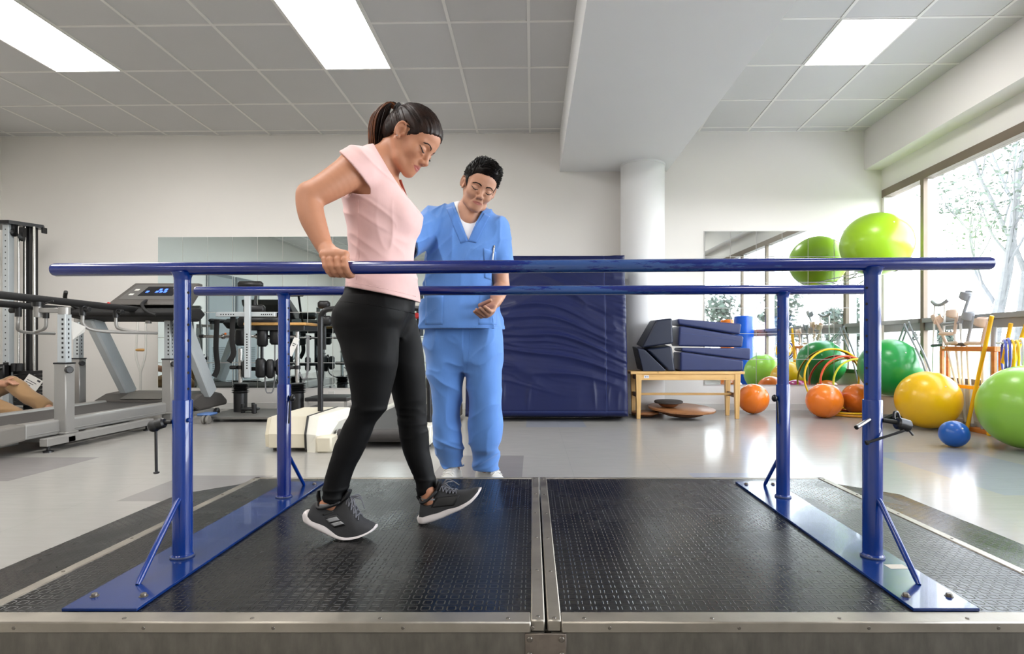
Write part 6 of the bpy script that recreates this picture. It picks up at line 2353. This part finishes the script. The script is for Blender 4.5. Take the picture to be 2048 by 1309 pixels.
# ---- bench
def bench():
    t = thing('bench', 'low pine bench carrying the navy wedges', 'bench', (1.6, 6.03, 0))
    y0, y1, zt = 5.86, 6.215, .487
    x0, x1 = 1.0, 2.165
    n = 7; w = (y1 - y0) / n
    for k in range(n):
        b = MB(); b.box((x0, y0 + w * k + .003, zt - .028), (x1, y0 + w * (k + 1) - .003, zt), .003); b.build('slat', m_pine, t, smooth=False)
    for (x, y) in ((1.085, y0 + .032), (2.095, y0 + .032), (1.085, y1 - .03), (2.095, y1 - .03)):
        b = MB()
        V = []
        for z, h in ((0, .019), (zt - .028, .030)):
            for sx, sy in ((-1, -1), (1, -1), (1, 1), (-1, 1)): V.append((x + sx * h, y + sy * h * .9, z))
        b.add(V, [(3, 2, 1, 0), (4, 5, 6, 7)] + [(i, (i + 1) % 4, 4 + (i + 1) % 4, 4 + i) for i in range(4)])
        b.build('leg', m_pinez, t, smooth=False, bevel=.003)
    b = MB(); b.box((1.112, y0 + .012, zt - .088), (2.068, y0 + .034, zt - .029), .002); ap = b.build('apron', m_pine, t, smooth=False)
    b = MB(); b.box((1.112, y1 - .04, zt - .088), (2.068, y1 - .018, zt - .029), .002); b.build('apron', m_pine, t, smooth=False)
    for x in (1.085, 2.095):
        b = MB(); b.box((x - .011, y0 + .055, .215), (x + .011, y1 - .055, .262), .002); b.box((x - .011, y0 + .055, zt - .088), (x + .011, y1 - .055, zt - .029), .002); b.build('side_rail', m_plyd, t, smooth=False)
    b = MB(); b.box((1.096, 6.02, .232), (2.084, 6.055, .255), .002); b.build('stretcher', m_pine, t, smooth=False)
    b = MB(); b.box((PX(1288, 5.87), y0 + .0105, PZ(757, 5.87)), (PX(1298, 5.87), y0 + .012, PZ(751.5, 5.87))); st = b.build('sticker', m_paper, ap, smooth=False)
    b = MB()
    for k, (a, c2) in enumerate(((1290, 1292), (1293, 1294), (1295, 1296.5))): b.box((PX(a, 5.87), y0 + .0098, PZ(755.5, 5.87)), (PX(c2, 5.87), y0 + .0106, PZ(753, 5.87)))
    b.build('printed_lines', mat('blue print', C(90, 110, 170), .7), st, smooth=False)


bench()


def wedge(front, back, d0, d1, label, m, seam=None):
    n = len(front)
    b = MB()
    V = [P(x, y, d0) for x, y in front] + [P(x, y, d1) for x, y in back]
    V = np.array(V)
    Fc = [tuple(range(n)), tuple(range(2 * n - 1, n - 1, -1))] + [(i, i + n, (i + 1) % n + n, (i + 1) % n) for i in range(n)]
    b.add(V, Fc)
    o = b.build('foam_wedge', m, smooth=True, sharp=0)
    md = o.modifiers.new('edge', 'BEVEL'); md.width = .02; md.segments = 4
    md = o.modifiers.new('wn', 'WEIGHTED_NORMAL')
    tag(o, label, 'foam wedge')
    if seam:
        g = MB(); g.tube([P(seam[0], seam[1], d0 - .0005), P(seam[2], seam[3], d0 - .0005)], .0016, 6); g.build('seam', m_navyd, o)
    return o


zb_ = PZ(745, 5.87)
def wz(poly, dx=0, dy=0):
    """the same outline at the back of the wedge (true size)"""
    out = []
    for (x, y) in poly:
        X, Z = PX(x, 5.87), PZ(y, 5.87)
        out.append((CXP + X * FPX / 6.19, CYP - (Z - HC) * FPX / 6.19))
    return out
A = [(1361, 704), (1487.5, 721), (1487, 743), (1361, 743)]
wedge(A, wz(A), 5.87, 6.19, 'navy foam wedge lying directly on the bench, lowest of the right-hand stack', m_navyw)
A = [(1363, 696), (1502, 697), (1501, 721.5), (1363, 703)]
wedge(A, wz(A), 5.87, 6.19, 'navy foam wedge second lowest of the right-hand stack, sticking out farthest right', m_navyw)
A = [(1359, 652), (1488, 673), (1485, 695.5), (1357, 693)]
wedge(A, wz(A), 5.87, 6.19, 'thick navy foam wedge with a seam line, second from the top of the right-hand stack', m_navyw, (1362, 666, 1484, 683))
A = [(1355, 638), (1484, 648), (1480.5, 670), (1357, 649.5)]
wedge(A, wz(A), 5.87, 6.19, 'navy foam wedge on top of the right-hand stack', m_navyw)
wedge([(1313, 640), (1345, 637), (1347, 688), (1284, 696)], [(1299, 642), (1328, 639), (1333, 685), (1271, 690)], 5.87, 6.17, 'dark blue foam block tilted on top of the two triangular wedges', m_navyb)
wedge([(1275, 697.5), (1290, 700), (1331, 740), (1329, 743.5), (1286, 743.5)], [(1264, 693), (1279, 695), (1318, 735), (1316, 738), (1274, 738)], 5.87, 6.17, 'dark blue triangular foam wedge at the left end of the bench top', m_navyb)
wedge([(1294, 699.5), (1344, 693), (1351, 743.5), (1336, 743.5), (1333, 738)], [(1282, 695), (1330, 689), (1337, 738), (1322, 738), (1320, 733)], 5.872, 6.165, 'dark blue triangular foam wedge leaning mid-bench, left of the stack', m_navyb)

# ---- wobble boards
def board(c, r, h, tilt, label, mt, mb, base):
    M = Matrix.Rotation(tilt[0], 4, 'X') @ Matrix.Rotation(tilt[1], 4, 'Y')
    t = thing('wobble_board', label, 'wobble board', (c[0], c[1], base))
    b = MB(); b.lathe([(0, h), (r - .006, h), (r, h - .004), (r, h - .018), (r - .006, h - .022), (0, h - .022)], c, 56, M=M); b.build('disc', mt, t)
    q = r * .74
    prof = [(0, 0)] + [(q * math.sin(a), (h - .022) * (1 - math.cos(a))) for a in np.linspace(.15, PI / 2, 10)] + [(0, h - .022)]
    b = MB(); b.lathe(prof, c, 40, M=M); b.build('dome', mb, t)
    return t


board((1.555, 6.02, .005), .345, .10, (math.radians(3.2), math.radians(2)), 'large round wooden wobble board on the floor under the bench', m_ply, m_plyd, 0)
b2 = board((1.415, 5.985, .106), .146, .072, (math.radians(1.5), 0), 'small round wobble board with black top resting on the large one', m_black_top, m_plyd, .106)
board((1.185, 6.04, .002), .145, .056, (math.radians(0), math.radians(0)), 'brown wooden wobble board behind the left bench leg', m_ply, m_plyd, 0)


# ---- balls
def ball_mat(name, col, rough=.3):
    t = NT(name)
    v = t.coords((1, 1, .35))
    n = t.noise(v, 3, 3)
    c = t.ramp(n, [(.3, shade(col, .95)), (.7, shade(col, 1.04))])
    t.bsdf(c, t.math('ADD', t.math('MULTIPLY', n, .14), rough - .07), 0, t.bump(t.noise(t.coords(), 260, 2), .03, .002), spec=.5, coat=.15)
    return t.m


def gym_ball(name, x, y, z, r, m, label, sq=.97, bands=True):
    b = MB()
    n, mm = 56, 36
    b.ball((x, y, z), (r * .985, r, r * sq), n, mm)
    o = b.build(name, m, sharp=0, origin=(x, y, z - r * sq))
    tag(o, label, 'ball', 'exercise balls by the window')
    b = MB(); b.lathe([(0, .002), (.006, .0016), (.007, 0)], (0, 0, 0), 14, M=Matrix.Rotation(math.radians(58), 4, 'X'))
    rr = Matrix.Rotation(math.radians(58), 4, 'X') @ Vector((0, 0, 1))
    b.v = [(v[0] + x + rr[0] * r * .985, v[1] + y + rr[1] * r, v[2] + z + rr[2] * r * sq) for v in b.v]
    b.build('valve_plug', m_white_p, o)
    return o


B_lime = ball_mat('lime vinyl', C(160, 206, 36)); B_green = ball_mat('green vinyl', C(28, 146, 64)); B_yel = ball_mat('yellow vinyl', C(246, 192, 8))
B_or = ball_mat('orange vinyl', C(246, 128, 32), .26); B_mag = ball_mat('magenta vinyl', C(200, 20, 120), .26); B_blue = ball_mat('blue vinyl', C(24, 92, 176)); B_lime2 = ball_mat('pale lime vinyl', C(150, 204, 70))
gym_ball('exercise_ball', 3.60, 6.02, 1.812, .350, B_lime, 'lime green exercise ball high on the wire wall ring', .93)
gym_ball('exercise_ball', 3.685, 5.93, .527, .300, B_green, 'dark green exercise ball on the low shelf beside the window')
gym_ball('exercise_ball', 3.575, 5.20, .262, .265, B_yel, 'yellow exercise ball on the floor in front of the crutch rack')
gym_ball('exercise_ball', 3.592, 4.17, .306, .312, B_lime2, 'large lime exercise ball on the floor nearest the camera')
gym_ball('exercise_ball', 2.43, 6.33, .165, .169, B_or, 'orange ball on the floor right beside the bench leg')
gym_ball('exercise_ball', 3.035, 5.98, .178, .182, B_or, 'orange ball on the floor touching the magenta ball')
gym_ball('exercise_ball', 3.222, 6.305, .167, .170, B_mag, 'magenta ball half hidden behind the orange ball')
gym_ball('exercise_ball', 3.575, 6.33, .165, .169, B_or, 'orange ball lying inside the flat yellow hoops')
gym_ball('exercise_ball', 3.13, 4.27, .098, .100, B_blue, 'small blue ball on the floor between the yellow and lime balls')

# ring that carries the high ball
rg = thing('mounted_ring', 'thin wire wall ring carrying the high lime ball', 'ball holder', (3.6, 6.02, 1.52))
b = MB(); b.tube([(3.60 + .20 * math.cos(a), 6.02 + .20 * math.sin(a), 1.532) for a in np.linspace(0, 2 * PI, 40, endpoint=False)], .006, 8, closed=True); b.build('ring', m_chrome, rg)
b = MB()
for dx in (-.09, .09):
    b.rod((3.60 + dx, 6.19, 1.532), (3.60 + dx, YB(3.6) - .002, 1.532), .006)
    b.rod((3.60 + dx, 6.21, 1.528), (3.60 + dx, YB(3.6) - .002, 1.40), .005)
b.build('bracket', m_chrome, rg)

b = MB(); b.box((3.68, 5.64, 0.0), (XR(5.64) - .016, 6.14, .225), .006)
sh_ = tag(b.build('low_shelf', mat('cream laminate', C(214, 206, 182), .5), smooth=False), 'low cream shelf box under the dark green ball', 'shelf')
b = MB()
M = Matrix.Translation((3.42, 5.52, .055)) @ Matrix.Rotation(math.radians(-22), 4, 'X')
b.box((-.04, -.12, -.012), (.22, .12, .012), .004, M=M)
q = tag(b.build('tilt_board', mat('dark green grip board', C(40, 60, 56), .6), smooth=False), 'dark green tilted balance board behind the yellow ball', 'board')
b = MB(); b.box((3.40, 5.42, 0), (3.62, 5.64, .02)); b.box((3.40, 5.60, 0), (3.62, 5.62, .08)); b.build('base', m_silver, q, smooth=False)

# ---- hoops
H_yel = mat('yellow hoop plastic', C(246, 196, 12), .35); H_red = mat('red orange hoop plastic', C(232, 84, 44), .35); H_lime = mat('lime hoop plastic', C(214, 216, 50), .35); H_or = mat('amber hoop plastic', C(232, 160, 30), .35)
def hoop(c, r, tilt, spin, m, label, rt=.0115, group='hoops by the mirror'):
    M = Matrix.Translation(c) @ Matrix.Rotation(spin, 4, 'Z') @ Matrix.Rotation(tilt, 4, 'X')
    b = MB()
    b.tube([tuple(M @ Vector((r * math.cos(a), 0, r * math.sin(a)))) for a in np.linspace(0, 2 * PI, 64, endpoint=False)], rt, 10, closed=True)
    return tag(b.build('hoop', m, sharp=0), label, 'hoop', group)


def lean(r, yb, yt):   # standing hoop: foot at yb, top at yt
    d = yt - yb
    th = math.asin(max(-1, min(1, d / (2 * r))))
    return (yb + yt) / 2, r * math.cos(th) + .0115, -th
for (x, r, yb, yt, sp, m, lb) in ((3.47, .355, 6.525, 6.645, 0.0, H_yel, 'tall yellow hoop standing against the mirror, tallest of three'),
                                  (3.585, .312, 6.488, 6.580, 0, H_red, 'red orange hoop standing against the mirror between a yellow and a lime one'),
                                  (3.70, .295, 6.468, 6.546, 0, H_lime, 'lime yellow hoop standing in the window corner, lowest of three')):
    yc, zc, th = lean(r, yb, yt)
    hoop((x, yc, zc), r, th, sp, m, lb)
hoop((3.47, 6.28, .0125), .31, PI / 2, 0, H_or, 'amber hoop lying flat on the floor, bottom of two', .0115)
hoop((3.44, 6.30, .0365), .29, PI / 2, 0, H_yel, 'yellow hoop lying flat on top of the amber hoop', .0115)

# ---- crutch rack along the window
def rack():
    t = thing('crutch_rack', 'narrow orange wooden rack of crutches along the window', 'rack', (3.88, 5.1, 0))
    ya, yb = 4.76, 5.46
    xf = lambda y: XR(y) - .118
    xb = lambda y: XR(y) - .036
    b = MB()
    for (p, q) in ((xf, lambda y: xf(y) + .014), (lambda y: xb(y) - .012, xb)):
        b.prism([(p(ya), ya), (q(ya), ya), (q(yb), yb), (p(yb), yb)], .702, .745, 'xy')
    for (u, v) in ((ya, ya + .03), (yb - .03, yb)): b.prism([(xf(u) + .013, u), (xb(u) - .011, u), (xb(v) - .011, v), (xf(v) + .013, v)], .702, .745, 'xy')
    b.build('top_frame', m_orw, t, smooth=False, bevel=.003)
    b = MB(); b.prism([(xf(ya), ya), (xb(ya), ya), (xb(yb), yb), (xf(yb), yb)], .0, .035, 'xy'); b.build('base_board', m_orw, t, smooth=False, bevel=.003)
    for y in (ya + .02, yb - .02):
        for x in (xf(y) + .012, xb(y) - .012):
            b = MB(); b.box((x - .012, y - .016, .035), (x + .012, y + .016, .702), .002); b.build('leg', m_orw, t, smooth=False)
    b = MB(); b.prism([(xf(ya), ya), (xf(ya) + .012, ya), (xf(yb) + .012, yb), (xf(yb), yb)], .37, .40, 'xy'); b.build('middle_rail', H_or, t, smooth=False)
    b = MB(); b.box((xf(5.40) - .001, 5.32, .722), (xf(5.40) + .0, 5.42, .738)); b.build('paper_strip', m_paper, t, smooth=False)


rack()
m_beige = mat('beige crutch plastic', C(218, 192, 172), .45)
m_gcr = mat('grey crutch plastic', C(150, 152, 156), .4)
m_tube = mat('white crutch tube', C(226, 224, 218), .35, metal=.1)
m_gripd = mat('dark grip', C(74, 66, 64), .6)


def pw(px, py, off=.07, dmin=4.6, dmax=5.6):
    """point on the plane parallel to the window wall, off metres inside it, seen at a pixel"""
    # X = (px-CXP)/F*D and X = 4.05 + .0565*(D-6.67) - off
    D = (4.05 - .0565 * 6.67 - off) / ((px - CXP) / FPX - .0565)
    return P(px, py, D)


def forearm_crutch(foot, grip, cuff, gl, m, label, ringed=False, mg=None):
    """foot, grip, cuff: points; gl: where the hand grip points to"""
    t = thing('crutch', label, 'crutch', (foot[0], foot[1], 0), 'forearm crutches in the rack')
    foot, grip, cuff, gl = map(np.array, (foot, grip, cuff, gl))
    foot = grip + (foot - grip) * ((grip[2] - .037) / (grip[2] - foot[2]))
    foot[0] = min(max(foot[0], XR(foot[1]) - .098), XR(foot[1]) - .052)
    b = MB(); b.rod(foot, grip, .0115, 14); b.build('shaft', m_tube, t)
    b = MB(); b.rod(foot, foot + (grip - foot) * .04, .017, 14); b.build('rubber_tip', m_gcr, t)
    d = cuff - grip; L = np.linalg.norm(d); d /= L
    b = MB(); b.tube(bez([grip - d * .0, grip + (cuff - grip) * .35, cuff + d * .02], 5), [.0155 - .003 * i / 10 for i in range(11)], 12)
    b.build('forearm_bar', m, t)
    b = MB(); b.tube([grip, grip + (gl - grip) * .15, grip + (gl - grip) * .9, gl], [.012, .0155, .0165, .010], 14); b.build('hand_grip', mg or m, t)
    # cuff: open band around the bar's end
    v = np.array(gl) - grip; v -= d * v.dot(d); v /= np.linalg.norm(v)
    w = np.cross(d, v)
    cb = MB()
    R_ = .046
    N, Hn = 22, 6
    a0, a1 = (-2.6, 2.6)
    VV = []
    c0 = cuff + v * (R_ - .004)
    for i in range(N + 1):
        a = a0 + (a1 - a0) * i / N
        hh = .085 * (1 - .45 * (abs(a) / 2.6) ** 2)
        for j in range(Hn + 1):
            q = (j / Hn - .5) * hh
            VV.append(c0 + R_ * (-math.cos(a) * v + math.sin(a) * w * (.9)) + d * (q + .01))
    cb.add(VV, [(i * (Hn + 1) + j, (i + 1) * (Hn + 1) + j, (i + 1) * (Hn + 1) + j + 1, i * (Hn + 1) + j + 1) for i in range(N) for j in range(Hn)])
    o = cb.build('cuff', m, t, sharp=0)
    md = o.modifiers.new('t', 'SOLIDIFY'); md.thickness = .005; md.offset = 0
    return t


forearm_crutch(pw(1922, 806, .095), pw(1893, 688, .105), pw(1873, 643, .11), pw(1914, 686, .17), m_beige, 'beige forearm crutch with its cuff leaning out to the left end of the rack')
forearm_crutch(pw(1926, 812, .075), pw(1909, 668, .085), pw(1914, 630, .085), pw(1878, 668, .16), m_beige, 'beige forearm crutch with upright cuff, second from the left end of the rack')
forearm_crutch(pw(1966, 830, .095), pw(1964, 687, .105), pw(1972, 648, .105), pw(1928, 687, .18), m_beige, 'beige forearm crutch at the right, against the yellow stick')
forearm_crutch(pw(1930, 830, .06), pw(1921, 646, .07), pw(1938, 596, .075), pw(1884, 649, .10), m_gcr, 'tall grey forearm crutch with the highest cuff', mg=m_gcr)
forearm_crutch(pw(1944, 836, .08), pw(1934, 690, .09), pw(1945, 636, .09), pw(1900, 688, .14), m_gcr, 'grey forearm crutch with dark grip in the middle of the rack', mg=m_gripd)

# yellow sticks and a grey pole standing in the rack
def stick(name, a, b_, r, m, label, cat, group=None, zf=.004):
    a, b_ = np.array(a), np.array(b_); a = b_ + (a - b_) * ((b_[2] - zf) / (b_[2] - a[2]))
    q = MB(); q.rod(a, b_, r, 18, .12)
    return tag(q.build(name, m), label, cat, group)
S_yel = mat('yellow stick paint', C(244, 184, 10), .4, var=.04)
stick('exercise_stick', pw(1944, 812, .16), pw(1984, 632, .145), .0155, S_yel, 'yellow stick crossing in front of the crutch rack, leftmost of three', 'stick', 'yellow sticks by the window')
stick('exercise_stick', pw(1992, 795, .10), pw(2022, 647, .09), .0155, S_yel, 'yellow stick behind the blue ring, second of three', 'stick', 'yellow sticks by the window')
stick('exercise_stick', pw(2012, 770, .13), pw(2056, 640, .12), .0155, S_yel, 'yellow stick at the far right passing through the rings', 'stick', 'yellow sticks by the window')
stick('pole', pw(1985, 830, .06), pw(1988, 654, .055), .021, m_gcr, 'short grey pole standing in the rack between two yellow sticks', 'pole', None, .04)
R_blue = mat('blue violet ring', C(86, 96, 190), .35); R_white = mat('clear white ring', C(232, 232, 236), .25)
for (px, py, m, lb, r, sp) in ((2008, 712, R_blue, 'blue violet ring hanging by the yellow sticks, outermost of the bunch', .125, 1.0), (2016, 709, R_blue, 'blue violet ring hanging second in the bunch of rings', .122, 1.0),
                           (2024, 712, H_yel, 'yellow ring hanging in the middle of the bunch of rings', .122, 1.0), (2033, 713, H_yel, 'yellow ring hanging beside the clear white ring', .120, 1.0), (2043, 709, R_white, 'clear white ring hanging at the right edge of the bunch', .120, 1.0)):
    c = pw(px, py, .155)
    hoop(tuple(c), r, 0, sp, m, lb, .0095, 'rings hanging at the window')
# hooks peg that carries the rings
b = MB(); c = pw(2028, 686, .155); b.rod((c[0] - .06, c[1] + .1, c[2] - .0), (c[0] + .09, c[1] - .14, c[2] + .0), .008)
tag(b.build('mounted_peg', m_tube), 'white peg holding the bunch of rings by the window', 'peg')

# aluminium underarm crutch at the mullion
def alu_crutch():
    t = thing('crutch', 'tall aluminium underarm crutch with grey pad leaning at the window mullion', 'crutch', tuple(pw(1872, 745, .06)))
    a0, a1, b0, b1 = pw(1870, 611, .06), pw(1866, 735, .06), pw(1890, 608, .08), pw(1884, 735, .08)
    f = pw(1876, 800, .07)
    for (p, q) in ((a0, a1), (b0, b1)):
        b = MB(); b.tube(bez([p, q, f + (q - f) * .3, f], 5), .0095, 10); b.build('tube', m_tube, t)
    b = MB(); b.rod(f + np.array([0, 0, .02]), (f[0], f[1], .0), .011); b.build('leg', m_tube, t)
    b = MB(); b.tube(bez([pw(1864, 603, .06), pw(1873, 610, .065), pw(1884, 609, .075), pw(1897, 600, .08)], 6), [.014] + [.018] * 17 + [.014], 12); b.build('underarm_pad', m_gcr, t)
    b = MB(); b.rod(pw(1864, 692, .06), pw(1886, 690, .08), .015); b.build('hand_grip', m_blackp, t)


alu_crutch()

# folding walking frame behind the yellow ball
def walker():
    t = thing('mobility_walker', 'folded aluminium walking frame behind the yellow ball', 'walking frame', (3.8, 5.55, 0))
    ap = np.array([3.93, 6.0, .985])
    for k, (dx, dz) in enumerate(((0, 0), (-.045, -.02))):
        b = MB()
        b.tube(bez([(3.835 + dx, 5.44, .012), (3.82 + dx, 5.52, .5), ap + np.array([dx - .004, -.03, -.04 + dz]), ap + np.array([dx, 0, dz]), ap + np.array([dx + .003, .03, -.04 + dz]), (3.958 + dx, 6.30, .5), (3.962 + dx, 6.46, .012)], 6), .0095, 10)
        b.build('side_frame', m_gcr, t)
    b = MB(); b.rod((3.775, 5.505, .42), (3.82, 5.505, .42), .008); b.build('cross_brace', m_gcr, t)


walker()

# rollers seen only in the mirror
for (x, y, r, h, m, lb) in ((3.56, 3.30, .165, 1.26, mat('royal blue vinyl', C(22, 84, 190), .3), 'upright royal blue foam roller, seen in the right mirror'), (3.45, 2.75, .13, 1.22, B_or, 'upright orange foam roller, seen in the right mirror')):
    b = MB(); b.lathe([(0, 0), (r - .015, 0), (r, .015), (r, h - .015), (r - .015, h), (0, h)], (x, y, 0), 40)
    o = tag(b.build('foam_roller', m), lb, 'roller')
# ================================================================ OUTSIDE THE WINDOWS
m_lawn = mat('lawn', C(76, 86, 58), .9, var=.15, vscale=.6, bump=.4, bscale=20, dist=.03)
m_bark = mat('grey bark', C(92, 94, 94), .9, var=.15, vscale=12, bump=.4, bscale=40, dist=.02)
m_leaf = mat('leaves', C(72, 84, 72), .7, var=.2, vscale=3)
m_leafd = mat('distant foliage', C(66, 78, 68), .9, var=.25, vscale=2, bump=.8, bscale=6, dist=.2)
b = MB(); b.add([(4.3, -60, -.16), (90, -60, -.16), (90, 90, -.16), (4.3, 90, -.16)], [(0, 1, 2, 3)])
tag(b.build('lawn', m_lawn, smooth=False), kind='structure')
b = MB(); b.box((4.25, -10, -.16), (8.2, 14, -.10)); tag(b.build('bounce_pavement', mat('pale bounce surface', C(196, 195, 192), .9, var=.06), smooth=False), kind='structure')  # unseen pale slab, added to bounce neutral light onto ceiling and walls


def garden_tree(base, spec, label, seed, leafn):
    r = random.Random(seed)
    t = thing('garden_tree', label, 'tree', base, 'trees outside the window')
    b = MB(); tips = []
    def grow(p, d, rad, ln, lev):
        pts = [np.array(p, float)]; q = np.array(p, float); dd = np.array(d, float)
        n = 6
        for i in range(n):
            dd = dd + np.array([r.uniform(-.14, .14), r.uniform(-.14, .14), r.uniform(-.03, .10)]); dd /= np.linalg.norm(dd)
            q = q + dd * ln / n; pts.append(q.copy())
        rs = [rad * (1 - .55 * i / n) for i in range(n + 1)]
        b.tube(pts, rs, 8 if lev < 2 else 5)
        if lev >= 2: tips.extend(pts[3:])
        if lev < 3:
            for k in range(spec[lev]):
                i = r.randint(2, n)
                a = r.uniform(0, 2 * PI); e = r.uniform(.35, .8)
                nd = dd * .8 + np.array([math.cos(a) * e, math.sin(a) * e, r.uniform(.0, .5)])
                grow(pts[i], nd / np.linalg.norm(nd), rs[i] * .62, ln * r.uniform(.45, .72), lev + 1)
    grow((base[0], base[1], base[2]), (r.uniform(-.12, .02), r.uniform(-.05, .05), 1), spec[4], spec[3], 0)
    b.build('trunk', m_bark, t)
    V, Fc = [], []
    for k in range(leafn):
        c = tips[r.randrange(len(tips))] + np.array([r.gauss(0, .22), r.gauss(0, .22), r.gauss(0, .14)])
        s = r.uniform(.03, .065)
        u = np.array([r.gauss(0, 1), r.gauss(0, 1), r.gauss(0, .6)]); u /= np.linalg.norm(u)
        w = np.cross(u, [r.gauss(0, 1), r.gauss(0, 1), r.gauss(0, 1)]); w /= np.linalg.norm(w)
        i = len(V)
        V += [c - u * s, c + w * s * .45, c + u * s, c - w * s * .45]
        Fc.append((i, i + 1, i + 2, i + 3))
    lf = MB(); lf.add(V, Fc); lf.build('foliage', m_leaf, t, smooth=False, recalc=False)


garden_tree((8.35, 10.4, -.16), (4, 4, 3, 4.6, .115), 'tall bare-stemmed tree outside the right window, left of the other', 5, 2200)
garden_tree((10.6, 12.6, -.16), (5, 4, 3, 4.9, .12), 'tall many-branched tree outside at the right edge of the window', 12, 2600)
r = random.Random(21)
spots = [(26, 40, 2.6), (30, 42, 3.2), (22, 38, 2.0), (34, 38, 3.4), (31, 30, 3.0), (35, 26, 3.6), (15, -17, 2.9), (18, -21, 3.6), (13, -20, 3.8), (22, -18, 3.0), (11, -24, 4.2), (27, -12, 3.4), (19, -9, 2.4)]
lab = 'pale bushy tree beyond the lawn'
for (x, y, h) in spots:
    t = thing('distant_tree', lab, 'tree', (x, y, -.16), 'distant trees beyond the lawn')
    b = MB(); b.rod((x, y, -.16), (x, y, h * .6), .12, 10); b.build('trunk', m_bark, t)
    V, Fc = [], []
    for k in range(10):
        a = r.uniform(0, 2 * PI); q = r.uniform(0, .32) * h
        c = np.array([x + q * math.cos(a), y + q * math.sin(a), h * r.uniform(.30, .86)]); rad = h * r.uniform(.13, .22)
        for j in range(130):
            u = np.array([r.gauss(0, 1), r.gauss(0, 1), r.gauss(0, 1)]); u /= np.linalg.norm(u)
            p = c + u * rad * r.uniform(.6, 1.1)
            e = np.cross(u + np.array([r.gauss(0, .5), r.gauss(0, .5), r.gauss(0, .5)]), [.3, .2, 1]); e /= np.linalg.norm(e)
            w = np.cross(e, u); s_ = h * r.uniform(.02, .05)
            i = len(V); V += [p - e * s_, p + w * s_ * .7, p + e * s_, p - w * s_ * .7]; Fc.append((i, i + 1, i + 2, i + 3))
    b = MB(); b.add(V, Fc)
    b.build('crown', m_leafd, t, smooth=False, recalc=False)
# ================================================================ LIGHT, SKY, CAMERA
w = bpy.data.worlds.new('overcast sky'); scene.world = w
w.use_nodes = True
nt = w.node_tree; nt.nodes.clear()
o = nt.nodes.new('ShaderNodeOutputWorld'); bg = nt.nodes.new('ShaderNodeBackground')
tc = nt.nodes.new('ShaderNodeTexCoord'); sp = nt.nodes.new('ShaderNodeSeparateXYZ'); rp = nt.nodes.new('ShaderNodeValToRGB')
nt.links.new(tc.outputs['Generated'], sp.inputs[0]); nt.links.new(sp.outputs[2], rp.inputs[0])
rp.color_ramp.elements[0].position = 0.0; rp.color_ramp.elements[0].color = (.95, .97, 1, 1)
e_ = rp.color_ramp.elements.new(.38); e_.color = (.46, .50, .56, 1)
rp.color_ramp.elements[-1].position = 1.0; rp.color_ramp.elements[-1].color = (.30, .34, .42, 1)
nt.links.new(rp.outputs[0], bg.inputs[0]); bg.inputs[1].default_value = SKY = 8.4
nt.links.new(bg.outputs[0], o.inputs[0])

# window openings guide the sky light into the room
for i, (y0, y1) in enumerate(wins):
    for k, (z0, z1) in enumerate(((SILL + .05, .905), (1.03, HEAD))):
        ld = bpy.data.lights.new('window_portal', 'AREA'); ld.shape = 'RECTANGLE'
        ld.size = z1 - z0; ld.size_y = y1 - y0
        ld.cycles.is_portal = True
        lo = bpy.data.objects.new('window_portal', ld); COL.objects.link(lo)
        yc = (y0 + y1) / 2
        lo.location = (XR(yc) + .16, yc, (z0 + z1) / 2)
        lo.rotation_euler = (0, PI / 2, 0)

cam = bpy.data.cameras.new('camera'); co = bpy.data.objects.new('camera', cam); COL.objects.link(co)
co.location = (0, 0, HC); co.rotation_euler = (PI / 2, 0, 0)
cam.sensor_width = 36; cam.sensor_fit = 'HORIZONTAL'
cam.lens = FPX * 36 / 2048
cam.shift_x = -(CXP - 1024) / 2048
cam.shift_y = (CYP - 654.5) / 2048
cam.clip_end = 300; cam.clip_start = .05
scene.camera = co
vs = scene.view_settings
scene.display_settings.display_device = 'sRGB'
vs.view_transform = 'Standard'; vs.look = 'None'; vs.gamma = 1.0; vs.use_curve_mapping = False
vs.exposure = 1.18
scene.cycles.max_bounces = 7
scene.cycles.use_adaptive_sampling = True
scene.cycles.adaptive_threshold = .02
scene.cycles.diffuse_bounces = 3
scene.cycles.glossy_bounces = 4
scene.cycles.transparent_max_bounces = 12
scene.cycles.caustics_reflective = False
scene.cycles.caustics_refractive = False
scene.cycles.sample_clamp_indirect = 6
